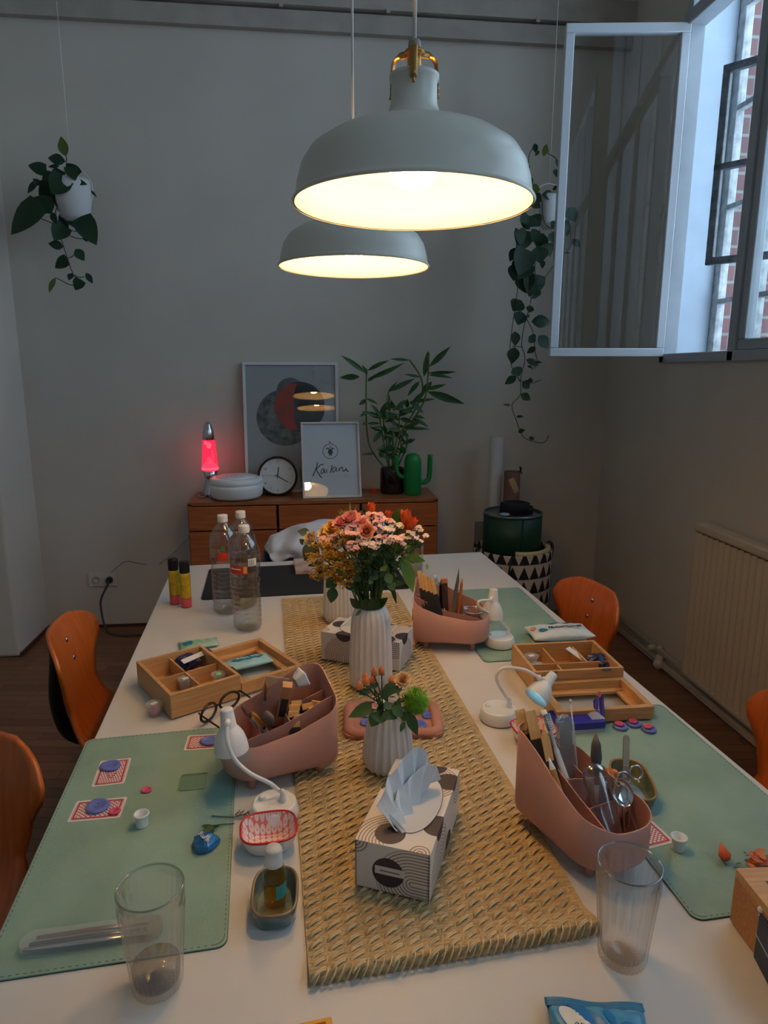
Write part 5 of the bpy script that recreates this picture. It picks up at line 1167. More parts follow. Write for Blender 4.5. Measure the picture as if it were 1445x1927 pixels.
mb = MB(); mb.tube([(.030*cos(a), .030*sin(a), .055) for a in [i*pi/16 for i in range(32)]], .0016, 8, closed=True); mb.build('rim', STEEL, t)
# left organiser
def L4(x, y, yy): return PY(400+x/6.02, 1240+y/6.02, yy)
for i, (tx, ty, bx_, by_, yy, fn, lb, kd, ct) in enumerate((
    (600, 240, .02, .0, 1.20, brush(WHITE_PL, mat('amber_bristle', (170, 110, 50), .6), .0028, .4, hr=1.2), 'thin upright brush with amber tip in the left organizer', 'paint_brush', 'brush'),
    (325, 530, .055, .04, 1.16, brush(mat('silver_grey', (170, 170, 172), .35), DIRTYB, .0045, .2, hr=.8), 'grey handled brush leaning left in the left organizer', 'paint_brush', 'brush'),
    (440, 590, .05, .045, 1.15, brush(WHITE_PL, mat('ochre_wood', (206, 140, 50), .5), .0038, .5, hr=1.3), 'ochre and white brush beside the grey one in the left organizer', 'paint_brush', 'brush'),
    (585, 590, .04, .035, 1.14, brush(GREYW, mat('taupe_bristle', (104, 90, 82), .8), .005, .6, hr=2.2), 'taupe soft brush in the front of the left organizer', 'paint_brush', 'brush'))):
    item(kd, lb, ct, T(*[(497, 1350), (503, 1392), (512, 1390), (520, 1380)][i], TT+.05), L4(tx, ty, yy), fn, 'brushes in the left organiser')
item('tall_wooden_block', 'tall wooden block stained dark on one face in the left organizer', 'block', T(522, 1385, TT+.04), L4(850, 290, 1.20), lambda t, L: (MB().box((0, 0, L/2), (.019, .015, L), bev=.0006).build('block', mat('raw_wood', (186, 136, 96), .6), t), MB().box((.0, -.0079, L*.62), (.014, .0004, L*.34)).build('stain', mat('black_stain', (50, 48, 48), .8), t)))
item('clear_sachet', 'clear plastic sleeve with a green dot behind the wooden block', 'sachet', T(505, 1355, TT+.05), L4(800, 215, 1.225), lambda t, L: (MB().box((-.01, 0, L*.55), (.045, .002, L*.9)).build('sleeve', film('sachet_film', (205, 200, 195), .35), t), MB().ball((.012, -.003, L*.95), .0045, 12, sy=.3).build('green_dot', mat('green_sticker', (30, 165, 60), .5), t)))
t = thing('crumpled_paper', 'crumpled white paper cup on top of the left organizer', 'paper', L4(945, 260, 1.245)); rr = random.Random(6)
mb = MB(); mb.lathe([(.010, -.002), (.014, .004), (.019, .016), (.020, .019), (.018, .017), (.012, .003), (0, 0)], 24, (0, 0, 0), RY(1.2) @ RX(-.5), rad=lambda a, z: 1+.12*sin(a*5)+.06*sin(a*11)); mb.build('paper', mat('crumpled_white', (222, 226, 228), .7), t)
t = thing('clear_bag', 'crinkled clear plastic bag over the back of the left organizer', 'bag', L4(700, 250, 1.27)); o = V(t.location)
mb = MB(); P = [L4(x, y, 1.27)-o for x, y in ((440, 420), (520, 260), (640, 160), (760, 70), (880, 35), (980, 80))]; Q = [L4(x, y, 1.25)-o for x, y in ((470, 600), (560, 430), (680, 300), (780, 200), (880, 150), (970, 130))]
P2, Q2 = smooth(P, 5), smooth(Q, 5); mb.grid(lambda u, v: P2[round(u*(len(P2)-1))].lerp(Q2[round(u*(len(P2)-1))], v)+V((0, .006*sin(u*31+v*7)+.004*sin(v*13), .002*sin(u*50))), len(P2), 12); mb.build('film', clear('thin_film', (246, 246, 246), refr=False, rough=.06, ior=1.3), t)
for i, (x, y, a) in enumerate(((950, 490, .3), (930, 535, .15), (1070, 520, .45), (1180, 495, -.25), (920, 610, .2), (975, 650, .5), (1060, 640, .6), (1105, 560, 1.2), (930, 720, .2))):
    ht = [.050, .045, .05, .05, .045, .045, .045, .05, .04][i]
    yy = 1.232-.0055*(y-490)/30; p = L4(x, y, yy); t = thing('wooden_stick_end', ['topmost left', 'second from top left', 'top middle', 'topmost right', 'middle left', 'lower middle', 'lower right', 'triangular upright', 'lowest front'][i]+' square wooden stick end in the left organizer', 'stick', p, a-.2, 'wooden sticks in the left organiser')
    mb = MB(); R_ = RX(-.3)
    if i == 7: mb.poly([(-.006, -.006), (.008, -.004), (0, .009)], -.03, .002, R=R_)
    else: mb.box(R_ @ V((0, 0, -.014)), (.021, .0085, .034), R=R_, bev=.0004)
    mb.build('stick', PALEW, t)
    if i != 7: mb = MB(); mb.box(R_ @ V((0, 0, -.021)), (.0215, .009, .026), R=R_); mb.build('dark_sleeve', DARKW, t)
# spectacles
a_, b_ = T(382, 1350, TT+.02), T(442, 1315, TT+.02)
g = thing('spectacles', 'tortoiseshell spectacles lying by the wooden box', 'glasses', ((a_.x+b_.x)/2, (a_.y+b_.y)/2, TT+.001), ang(a_, b_)+.0)
TORT = mat('tortoiseshell', (50, 32, 24), .25, col2=(24, 16, 14), nscale=60)
for s_ in (-1, 1):
    mb = MB(); mb.tube([(s_*.033+.026*cos(k)*(1+.05*cos(2*k)), .004*cos(k)*s_*-1, .023+.019*sin(k)) for k in [i*2*pi/28 for i in range(28)]], .0031, 8, closed=True); mb.build('rim', TORT, g)
    mb = MB(); mb.lathe([(0, 0), (.025, 0)], 28, (s_*.033, 0, .023), RX(pi/2) , sy=.85); mb.build('lens', PANE, g)
    mb = MB(); mb.tube(smooth([(s_*.061, 0, .034), (s_*.064, -.01, .033), (s_*.062, -.06, .018), (s_*.055, -.10, .004)]), .002, 8); mb.build('temple', TORT, g)
mb = MB(); mb.tube(smooth([(-.009, 0, .027), (0, -.002, .031), (.009, 0, .027)]), .002, 8); mb.build('bridge', TORT, g)
g.rotation_euler = (0, 0, g.rotation_euler.z)
# ------------------------------------------------------------------ gooseneck lamps
LW = mat('lamp_white', (232, 230, 226), .35)
def desk_lamp(label, basec, neckpts, top, mouth, lit=False, btn=(-.022, .012)):
    """neckpts world points from base to shade; top/mouth: world ends of the shade axis"""
    b = V(basec); t = thing('desk_lamp', label, 'lamp', b, 0, 'small white gooseneck lamps'); o = b
    mb = MB(); mb.lathe([(0, .002), (.0415, .002), (.043, .005), (.0425, .014), (.039, .026), (.036, .0295), (.034, .0285), (0, .0285)], 48); mb.build('base', LW, t)
    mb = MB(); mb.lathe([(0, 0), (.0405, 0), (.0405, .002)], 48); mb.build('rubber_ring', BLACK, t)
    mb = MB(); mb.lathe([(0, .033), (.0055, .033), (.0065, .031), (.0065, .0285), (.009, .0287)], 20, (btn[0], btn[1], 0)); mb.build('button', LW, t)
    P = [V(p)-o for p in neckpts]
    mb = MB(); mb.lathe([(.0068, 0), (.0062, .008), (.0048, .017), (.0035, .018)], 16, (P[0].x, P[0].y, .028)); mb.build('neck_collar', LW, t)
    mb = MB(); mb.tube(smooth([V((P[0].x, P[0].y, .030)), V((P[0].x, P[0].y, .048))]+P[1:], 6), .0037, 12); mb.build('gooseneck', LW, t)
    tp, mo = V(top)-o, V(mouth)-o; ax = (mo-tp); L = ax.length; q = V((0, 0, 1)).rotation_difference(ax.normalized()).to_matrix(); k = L/.088
    out = [(0, 0), (.0095, 0), (.0115, .001), (.0125, .004), (.0155, .036), (.0165, .038), (.021, .044), (.0275, .055), (.032, .070), (.0335, .088)]
    mb = MB(); mb.lathe([(r_*k, z*k) for r_, z in out], 40, tp, q); mb.build('lamp_shade', LW, t)
    mb = MB(); mb.lathe([(.0335*k, .088*k), (.0325*k, .088*k), (.031*k, .071*k), (.026*k, .055*k), (.017*k, .045*k), (0, .045*k)], 40, tp, q); mb.build('shade_lining', mat('lamp_lining', (226, 240, 245), .4), t)
    mb = MB(); mb.lathe([(0, .066*k), (.026*k, .066*k), (.026*k, .062*k), (0, .062*k)], 32, tp, q)
    mb.build('led_disc', mat('led_cyan_white', (190, 240, 255), .5, emit=1.1, ecol=(150, 225, 240)) if lit else mat('led_off', (215, 228, 232), .4), t)
    mb = MB(); e = P[-1]; mb.ball(e, .0062, 14); mb.ball(e.lerp(tp+ax*.28, .5), .0055, 12); mb.build('joint', LW, t)
    return t
b = T(517, 1532, TT+.004); yb = b.y
def bp3(pts): return [PY(x, y, yy) for x, y, yy in pts]
desk_lamp('front left white gooseneck lamp, shade hanging over the desk mat', (b.x, b.y, TT), bp3([(533, 1515, b.y), (525, 1488, 1.075), (508, 1474, 1.07), (470, 1455, 1.07), (441, 1428, 1.075), (428, 1395, 1.08), (427, 1362, 1.095)]), PY(426, 1333, 1.13), PY(436, 1412, 1.125), True)
b = T(938, 1352, TT+.002)
desk_lamp('white gooseneck lamp at the middle right, lit with cyan light', (b.x, b.y, TT), bp3([(958, 1335, b.y), (952, 1310, b.y), (937, 1285, b.y), (935, 1268, b.y+.0), (950, 1257, b.y), (985, 1260, b.y-.01), (1014, 1275, b.y-.015)]), PY(1042, 1268, b.y+.0), PY(1008, 1314, b.y-.034), True)
b = T(940, 1212, TT+.006)
desk_lamp('farthest white gooseneck lamp, on the far right desk mat', (b.x, b.y, TT+.0035), bp3([(956, 1200, b.y), (955, 1182, b.y), (935, 1163, b.y), (913, 1150, b.y), (900, 1140, b.y), (903, 1131, b.y), (923, 1129, b.y+.005)]), PY(929, 1108, b.y+.03), PY(925, 1163, b.y+.02), True)

# ------------------------------------------------------------------ wooden boxes
def wood_box(label, corners, h, lid_corners, lid_h, divs, hinge_side):
    A, B, Cc, Dd = [V((p.x, p.y, 0)) for p in corners]   # rectangle corners at table plane
    ce = (A+B+Cc+Dd)/4; u = ((B-A)+(Cc-Dd))/2; v = ((Dd-A)+(Cc-B))/2; w, d = u.length, v.length; rz = math.atan2(u.y, u.x)
    t = thing('wooden_tea_box', label, 'box', (ce.x, ce.y, TT+.0035), rz, 'open bamboo boxes with glass lids')
    th = .0085; mb = MB()
    for c, s in (((0, d/2-th/2, h/2), (w, th, h)), ((0, -d/2+th/2, h/2), (w, th, h)), ((w/2-th/2, 0, h/2), (th, d-2*th, h)), ((-w/2+th/2, 0, h/2), (th, d-2*th, h))): mb.box(c, s, bev=.0008)
    mb.box((0, 0, .003), (w-th, d-th, .006)); mb.build('box_body', BAMBOO, t)
    for x0, y0, x1, y1 in divs:
        mb = MB(); mb.box(((x0+x1)/2*w, (y0+y1)/2*d, h*.42), (abs(x1-x0)*(w-.012) if x1 != x0 else .004, abs(y1-y0)*(d-.012) if y1 != y0 else .004, h*.76)); mb.build('divider', BAMBOO, t)
    # lid frame with glass, lying open beside the box
    sx, sy = hinge_side; lw, ld = (w, lid_corners) if sy else (lid_corners, d); cx_, cy_ = (0, sy*(d/2+ld/2+.002)) if sy else (sx*(w/2+lw/2+.002), 0)
    mb = MB(); fw = .013; z0 = .034-lid_h if lid_h < .034 else 0; z0 = max(z0, .0)
    for c, s in (((0, ld/2-fw/2), (lw, fw)), ((0, -ld/2+fw/2), (lw, fw)), ((lw/2-fw/2, 0), (fw, ld-2*fw)), ((-lw/2+fw/2, 0), (fw, ld-2*fw))): mb.box((cx_+c[0], cy_+c[1], z0+lid_h/2), (s[0], s[1], lid_h), bev=.0008)
    f2 = .026
    for c, s in (((0, ld/2-f2/2-.01), (lw-.02, f2-.006)), ((0, -ld/2+f2/2+.01), (lw-.02, f2-.006)), ((lw/2-f2/2-.01, 0), (f2-.006, ld-.02-2*(f2-.006))), ((-lw/2+f2/2+.01, 0), (f2-.006, ld-.02-2*(f2-.006)))): mb.box((cx_+c[0], cy_+c[1], z0+.008), (s[0], s[1], .006))
    lid = mb.build('lid_frame', BAMBOO, t)
    mb = MB(); mb.box((cx_, cy_, z0+.004), (lw-.05, ld-.05, .002)); mb.build('glass_panel', PANE, lid)
    for k in (-.3, .3):
        mb = MB(); p = (k*w, sy*d/2, h*.55) if sy else (sx*w/2, k*d, h*.55); p = V(p); p.z = max(z0+lid_h, h)-.002
        mb.box(p, (.022, .012, .0015) if sy else (.012, .022, .0015)); mb.cyl(p+(V((-.011, 0, .001)) if sy else V((0, -.011, .001))), p+(V((.011, 0, .001)) if sy else V((0, .011, .001))), .0016, n=8); mb.build('hinge', mat('grey_hinge', (110, 105, 100), .4, .8), t)
    return t, w, d
hb = .058
cs4 = [T(330, 1308, TT+hb), T(457, 1271, TT+hb), T(375, 1216, TT+hb), T(247, 1250, TT+hb)]
WL, wl, dl = wood_box('open bamboo box on the left, lid behind it, by the water bottles', cs4, hb, .170, .030, [(-.5, .02, .5, .02), (-.02, -.5, -.02, .5), (.0, -.3, -.0, -.3)], (1, 0))
cs4 = [T(1012, 1268, TT+hb), T(1176, 1258, TT+hb), T(1115, 1207, TT+hb), T(957, 1214, TT+hb)]
WR, wr, dr_ = wood_box('open bamboo box on the right, glass lid folded toward the front', cs4, hb, .148, .030, [(-.5, -.12, .5, -.12), (-.14, -.5, -.14, .5), (.22, -.12, .22, .5)], (0, -1))
def wl2(t, x, y, z): a = t.rotation_euler.z; return V((t.location.x+x*cos(a)-y*sin(a), t.location.y+x*sin(a)+y*cos(a), t.location.z+z))
FROST = film('frosted_cup', (226, 222, 218), .26, .25)
def cup_jar(label, p, fill=None, stick=(225, 225, 222)):
    t = thing('lidded_cup', label, 'cup', p, random.uniform(0, 3), 'small clear lidded cups')
    mb = MB(); mb.lathe([(0, .001), (.0125, .001), (.0165, .028), (.0150, .028), (.0115, .003), (0, .003)], 28); mb.build('cup', FROST, t)
    mb = MB(); mb.lathe([(0, .031), (.0165, .031), (.0185, .0325), (.0185, .0285), (.0170, .027)], 28); mb.poly([(.015, -.005), (.024, 0), (.015, .005)], .0285, .0298); mb.build('lid', FROST, t)
    mb = MB(); mb.box((0, 0, .0316), (.015, .012, .0006)); mb.build('sticker', mat('sticker_%d_%d' % stick[:2], stick, .6), t)
    if fill:
        mb = MB()
        for q in ((-.003, .002, .010), (.004, -.002, .017)): mb.ball(q, .0078, 14, sz=.85)
        mb.build('pink_pieces', mat('pink_clay', (226, 92, 120), .55), t)
    return t
cup_jar('clear lidded cup with pink pieces standing in front of the left box', T(292, 1347, TT+.0), True)
cup_jar('clear lidded cup in the near compartment of the left bamboo box', T(350, 1292, TT+.025)+V((0, 0, -.010)))
cup_jar('clear lidded cup with green sticker in the left bamboo box', T(412, 1283, TT+.025)+V((0, 0, -.010)), None, (120, 205, 150))
for px_, py_, st, lb in ((1000, 1245, (225, 225, 222), 'lidded cup nearest the left wall of the right bamboo box'), (1008, 1232, (205, 225, 228), 'rear lidded cup in the corner of the right bamboo box'), (1012, 1262, (130, 205, 165), 'lidded cup with mint sticker in the right bamboo box')):
    p = T(px_, py_-10, TT+.04); p.z = TT+.0105; cup_jar(lb, p, None, st)
NAVYB = mat('navy_plastic_film', (30, 36, 86), .3)
def crumple(name, label, cat, c, r, m, seed, sz=.5, n=26):
    rr = random.Random(seed); ph = [rr.uniform(0, 6) for _ in range(6)]
    t = thing(name, label, cat, c); mb = MB()
    mb.lathe([(r*sin(pi*i/12)+(1e-7 if 0 < i < 12 else 0), r*sz*(1-cos(pi*i/12))) for i in range(13)], n, rad=lambda a, z: 1+.28*sin(a*3+ph[0]+z*60)+.16*sin(a*7+ph[1]-z*90)+.08*sin(a*13+z*200), sm=False)
    mb.build(name+'_body', m, t); return t
p = T(352, 1240, TT+.04); t = crumple('navy_sachet', 'navy blue sachet bag in the left bamboo box', 'bag', (p.x, p.y, TT+.012), .028, NAVYB, 1, .75)
t = thing('white_card', 'white folded card under the navy sachet in the left box', 'card', (p.x+.02, p.y-.01, TT+.045), WL.rotation_euler.z+.3); mb = MB(); mb.box((0, 0, .004), (.075, .014, .001), R=RX(.5)); mb.build('card', PAPER, t)
p = T(1125, 1243, TT+.04); crumple('navy_sachet', 'navy blue crumpled sachet in the right bamboo box', 'bag', (p.x, p.y, TT+.012), .032, NAVYB, 5, .7)
t = thing('white_card', 'white card corner beside the navy sachet in the right box', 'card', T(1090, 1235, TT+.045), -.9); mb = MB(); mb.box((0, 0, 0), (.075, .02, .001), R=RY(.35)); mb.build('card', PAPER, t)
# third box, cut off at right
h3 = .082; P0 = T(1384, 1640, TT+h3)
tb = thing('wooden_tea_box', 'closed bamboo box with glass top, cut off by the right edge', 'box', (P0.x, P0.y, TT+.003), math.radians(-2)); mb = MB()
W3, D3 = .23, .20
mb.box((W3/2, -D3/2, h3/2-.005), (W3, D3, h3-.01), bev=.001); mb.build('box_body', mat('bamboo_wood_dark', (186, 132, 80), .45, col2=(164, 108, 60), nscale=5, stretch=(3, 40, 40)), tb)
mb = MB(); fw = .026
for c, s in (((W3/2, -fw/2), (W3, fw)), ((W3/2, -D3+fw/2), (W3, fw)), ((fw/2, -D3/2), (fw, D3-2*fw)), ((W3-fw/2, -D3/2), (fw, D3-2*fw))): mb.box((c[0], c[1], h3-.004), (s[0], s[1], .012), bev=.0006)
mb.build('lid_frame', BAMBOO, tb); mb = MB(); mb.box((W3/2, -D3/2, h3-.005), (W3-2*fw, D3-2*fw, .003)); mb.build('glass_panel', mat('dark_glass_top', (70, 84, 110), .05, spec=.8), tb)
# packs
def pillow(name, label, cat, c, rz, w, d, h, m, crimp=None, cm=None, top=None):
    t = thing(name, label, cat, c, rz); mb = MB()
    def f(s_):
        def g(u, v):
            e = (max(0, sin(pi*u))**.45)*(max(0, sin(pi*v))**.4); x = (u-.5)*w*(1-.05*sin(pi*v)); y = (v-.5)*d
            return V((x, y, h/2+s_*h/2*e+.0016*sin(u*27+v*8)*e*(s_ > 0)))
        return g
    mb.grid(f(1), 30, 22); mb.grid(f(-1), 30, 22); bmesh.ops.remove_doubles(mb.bm, verts=mb.bm.verts, dist=.0003); mb.build('pouch', m, t)
    if crimp:
        mb = MB(); mb.grid(lambda u, v: V(((u-.5)*w*1.02, d/2-.001+crimp*v, h/2+.0012*sin(v*24)+.002*sin(u*9))), 30, 12); mb.build('crimped_seal', cm or m, t, solid=.0008)
    return t
BLUEP = mat('blue_snack_foil', (90, 165, 205), .3, col2=(55, 130, 185), nscale=9, bump=.3, bscale=14)
s0, s1 = T(1005, 1880, TT+.012), T(1178, 1892, TT+.012)
sn = pillow('snack_bag', 'light blue snack bag at the bottom edge of the photo', 'bag', ((s0.x+s1.x)/2+.004, (s0.y+s1.y)/2-.062, TT+.0005), ang(s0, s1), (s1-s0).length*1.04, .10, .030, BLUEP, .012, mat('blue_seal', (60, 130, 175), .35))
def onp(t, name, m, pts, z, closed=True):
    mb = MB(); mb.poly(pts, z, z+.0006); return mb.build(name, m, t)
mb = MB()
def patch(par, name, m, c, rx, ry, w, d, h, rot=0):
    """printed patch that hugs the pillow's top"""
    mb = MB()
    def f(u, v):
        a = 2*pi*u; x = rx*v*cos(a); y = ry*v*sin(a); X = c[0]+x*cos(rot)-y*sin(rot); Y = c[1]+x*sin(rot)+y*cos(rot)
        uu, vv = min(.999, max(.001, X/w+.5)), min(.999, max(.001, Y/d+.5)); e = (sin(pi*uu)**.45)*(sin(pi*vv)**.4); return V((X, Y, h/2+h/2*e+.0008+.0016*sin(uu*27+vv*8)*e))
    mb.grid(f, 28, 6, closeu=True); return mb.build(name, m, par)
sw = (s1-s0).length*1.04; WH = mat('snack_white', (232, 236, 236), .4); DB = mat('snack_deep_blue', (24, 112, 178), .35)
patch(sn, 'white_swirl', WH, (-.030, .022), .010, .026, sw, .1, .03, .5); patch(sn, 'blue_swirl', DB, (-.012, .028), .009, .030, sw, .1, .03, .7); patch(sn, 'blue_swirl', DB, (.012, .030), .006, .013, sw, .1, .03, .2); patch(sn, 'blue_swirl', DB, (.033, .012), .017, .013, sw, .1, .03, .1)
patch(sn, 'black_badge', mat('badge_black', (40, 40, 46), .4), (-.022, .010), .012, .012, sw, .1, .03); patch(sn, 'badge_ring', WH, (-.022, .010), .0105, .0105, sw, .1, .0312)
text('Mini', .009, BLACK, 'badge_print', sn, (-.022, .0115, .0318), RX(.18), .0003)
# navy sachet standing at the bottom right corner
p = T(1431, 1745, TT+.06); nb_ = thing('navy_carton', 'dark navy pack cut off in the bottom right corner', 'pack', (.578, .70, TT), math.radians(-12)); mb = MB(); mb.box((.04, -.05, .035), (.08, .10, .07), bev=.002); mb.build('carton', mat('navy_carton', (36, 52, 88), .5, noise=.3, nscale=40), nb_)
mb = MB(); mb.ball((.004, .002, .072), .005, 10); mb.tube([(0, -.001, .066), (.012, .002, .066)], .0015); mb.build('white_tab', WHITE_PL, nb_); mb = MB(); mb.box((.04, -.05, .0355), (.0815, .1015, .002)); mb.build('pale_line', mat('pale_blue_line', (140, 160, 190), .5), nb_)
# amber strip at bottom edge
p = T(602, 1924, TT+.003); t = thing('amber_packet', 'small amber packet peeking in at the bottom edge', 'packet', (p.x-.006, p.y-.022, TT+.0005), .12); mb = MB(); mb.box((0, 0, .003), (.045, .045, .006), bev=.001); mb.build('packet', mat('amber_card', (216, 150, 30), .4), t); mb = MB(); mb.box((-.002, .015, .0063), (.034, .005, .0006)); mb.build('brown_print', mat('brown_print', (130, 70, 20), .5), t)
# purple tissue pack
PUR = mat('indigo_foil', (48, 44, 150), .25, bump=.25, bscale=18)
p = T(1096, 1388, TT); pk_ = thing('indigo_tissue_pack', 'indigo tissue pack opened at one corner on the right desk mat', 'tissue pack', (p.x+.002, p.y+.042, TT+.0035), .02)
mb = MB(); mb.box((0, 0, .016), (.108, .062, .018), bev=.003); mb.build('wrapper', PUR, pk_); mb = MB()
for i in range(5): mb.box((.002, 0, .001+.0021*i), (.104-.001*(i % 2), .060, .0015))
mb.build('tissue_layers', mat('lilac_tissue', (190, 184, 215), .8), pk_)
mb = MB(); mb.grid(lambda u, v: V((.040+.018*u+.01*v, -.002+.03*v-.012*u, .026+.034*v*(.5+.5*u)+.003*sin(u*9))), 9, 9); mb.build('torn_flap', PUR, pk_, solid=.0004)
mb = MB(); mb.box((.058, .018, .064), (.010, .002, .012), R=RY(.4)); mb.build('pink_tab', mat('pink_tab', (230, 140, 140), .5), pk_)
mb = MB(); mb.grid(lambda u, v: V((.026+.03*u, -.022+.034*v, .0255+.008*sin(pi*u)*sin(pi*v))), 9, 9); mb.build('clear_window', film('clear_window', (225, 225, 240), .5, .1), pk_)
mb = MB(); rr = random.Random(1)
for a_ in ([(-.048, -.016), (-.040, -.006), (-.034, .004), (-.038, .012), (-.044, .004), (-.034, -.008), (-.028, -.004)], [(-.030, .002), (-.024, .008), (-.020, -.002)], [(-.052, -.02), (-.046, -.024), (-.038, -.020)]): mb.tube(smooth([(x, y, .0256) for x, y in a_]), .0013, 5, flat=.4)
mb.build('white_lettering', PAPER, pk_)
# wet wipe packs
wp = pillow('wet_wipes', 'white wet wipes pack behind the right bamboo box', 'wipes', (T(1052, 1212).x+.012, T(1052, 1212).y+.035, TT+.0035), math.radians(2), .19, .10, .038, mat('white_wipes_foil', (220, 226, 226), .35, bump=.2, bscale=30))
TEAL = mat('teal_ink', (30, 120, 150), .5)
text('FEUCHTTÜCHER', .0135, mat('dark_teal_ink', (30, 70, 90), .5), 'print', wp, (.012, -.012, .0400), RX(.12), .0008)
patch(wp, 'teal_band', TEAL, (.01, .03), .05, .008, .19, .1, .038); patch(wp, 'teal_seal', TEAL, (-.055, -.015), .014, .010, .19, .1, .038); patch(wp, 'orange_sign', mat('orange_ink', (225, 150, 100), .5), (-.078, .008), .009, .010, .19, .1, .038)
lp = wl2(WL, wl/2+.085, .015, .012); wp = pillow('wet_wipes', 'pale blue wet wipes pack lying in the left box lid', 'wipes', lp, WL.rotation_euler.z-.15, .125, .060, .018, mat('pale_blue_foil', (150, 195, 205), .3, bump=.2, bscale=30))
patch(wp, 'teal_band', TEAL, (.0, .008), .045, .013, .125, .06, .018); text('Wet Wipes', .014, PAPER, 'print', wp, (0, .008, .0195), RZ(pi), .0006)
p = T(372, 1221, TT); wp = pillow('wet_wipes', 'green and white wipes pack peeking out behind the left box', 'wipes', (p.x, p.y+.02, TT), .25, .11, .06, .014, mat('green_white_foil', (175, 205, 190), .35, col2=(110, 170, 140), nscale=30)); patch(wp, 'teal_ring', TEAL, (-.03, 0), .014, .014, .11, .06, .014)
# ------------------------------------------------------------------ bottles and cans
PETC = clear('pet_plastic', (250, 252, 253), refr=False, rough=.04, gl=2.0, gk=.5, gb=.12); WATER = clear('water', (246, 250, 252), refr=False, rough=.02, gl=2.5, gk=.5, gb=.04); CAPW = mat('white_bottle_cap', (225, 225, 222), .4)
def bottle(label, p, level, red, full=False):
    t = thing('water_bottle', label, 'bottle', p, 0, 'large plastic water bottles')
    H = .325; pr = [(0, .004), (.020, .002), (.034, .003), (.0415, .012), (.043, .025)]
    z = .03
    while z < .145: pr += [(.0430, z), (.0412, z+.006), (.0430, z+.012)]; z += .0145
    pr += [(.0435, .150), (.0425, .158), (.0385, .166), (.0385, .172), (.0435, .182), (.0445, .19), (.0445, .222), (.0435, .225), (.0445, .228), (.0438, .240), (.041, .256), (.034, .274), (.024, .288), (.0155, .297), (.0140, .302), (.0140, .312)]
    mb = MB(); mb.lathe(pr, 48, rad=lambda a, z: 1+(.05*cos(5*a)*(1-z/.02) if z < .02 else 0)); mb.build('plastic_body', PETC, t)
    if level:
        wr_ = [(r_*.965, z_+.001) for r_, z_ in pr if z_ < level]; mb = MB(); mb.lathe(wr_+[(wr_[-1][0], level), (0, level)], 40); mb.build('water', WATER, t)
    mb = MB(); mb.lathe([(.0155, .303), (.0160, .306), (.0160, .322), (.0150, .325), (0, .325)], 24, rad=lambda a, z: 1+.015*cos(a*24)); mb.build('cap', CAPW, t)
    def band(a0, a1, z0, z1, name, m, rr_=.0450):
        mb = MB(); mb.grid(lambda u, v: V((rr_*cos(a0+(a1-a0)*u), rr_*sin(a0+(a1-a0)*u), z0+(z1-z0)*v)), 16, 2); mb.build(name, m, t)
    if red:
        band(math.radians(-172 if red == 1 else -110), math.radians(-75 if red == 1 else -70), .186, .212, 'red_label', mat('red_label', (205, 62, 44), .4)); 
        if red == 1:
            band(math.radians(-74), math.radians(-40), .210, .232, 'white_label', mat('bottle_white_label', (225, 225, 225), .5), .0452)
            mb = MB(); rr = random.Random(2)
            for k in range(9): a = math.radians(-67+k % 3*7); mb.box((.0454*cos(a), .0454*sin(a), .215+.005*(k//3)), (.0008, .0022, .0025), rz=a)
            for k in range(4): 
                for a in range(-73, -42, 3): a_ = math.radians(a); mb.box((.0452*cos(a_), .0452*sin(a_), .206-.004*k), (.0006, .0024, .0016), rz=a_)
            mb.build('label_print', mat('bottle_black_print', (40, 40, 44), .5), t)
            band(math.radians(-92), math.radians(-80), .189, .209, 'emblem', mat('emblem_gold', (220, 190, 110), .5), .0453); band(math.radians(-150), math.radians(-102), .199, .2025, 'label_lettering', PAPER, .0453)
        else: band(math.radians(-95), math.radians(-80), .218, .232, 'green_label', mat('green_label', (70, 150, 80), .5))
    return t
p = T(465, 1190); bottle('front full water bottle with red label, nearest of the three', (p.x, p.y+.03, TT), .24, 1, True)
p = T(424, 1158); bottle('rear left water bottle, partly full with a small red label', (p.x+.002, p.y+.03, TT), .07, 2)
p = T(457, 1150); bottle('rear water bottle hidden behind the front one', (p.x+.00, p.y+.05, TT), .0, 0)
def can(label, p):
    t = thing('spray_can', label, 'can', p, 0, 'yellow cans with black caps'); 
    mb = MB(); mb.lathe([(0, .0), (.0165, 0), (.0175, .002), (.0175, .032)], 32); mb.build('pink_base', mat('can_pink', (214, 92, 96), .4), t)
    for zz in (.001, .032): mb = MB(); mb.lathe([(.0170, zz-.001), (.0179, zz), (.0179, zz+.0015), (.0170, zz+.0025)], 32); mb.build('red_ring', mat('can_red', (190, 40, 50), .4), t)
    mb = MB(); mb.lathe([(.0175, .034), (.0175, .115), (.0165, .118), (.015, .119)], 32); mb.build('yellow_body', mat('can_yellow', (222, 188, 40), .35, noise=.15, nscale=40), t)
    mb = MB(); rr = random.Random(3)
    for k in range(16):
        z = .040+.0045*k
        for a in range(-170, -10, 14):
            if rr.random() < .7: a_ = math.radians(a); mb.box((.0177*cos(a_), .0177*sin(a_), z), (.0004, .0035, .0011), rz=a_)
    mb.build('small_print', mat('can_print', (150, 110, 30), .5), t)
    mb = MB(); mb.lathe([(.0155, .119), (.0168, .120), (.0168, .155), (.0155, .158), (0, .158)], 32); mb.build('cap', BLACK, t)
p = T(329, 1138); can('left yellow spray can with black cap by the table edge', (p.x, p.y+.012, TT))
p = T(350, 1144); can('right yellow spray can with black cap beside its twin', (p.x, p.y+.012, TT))
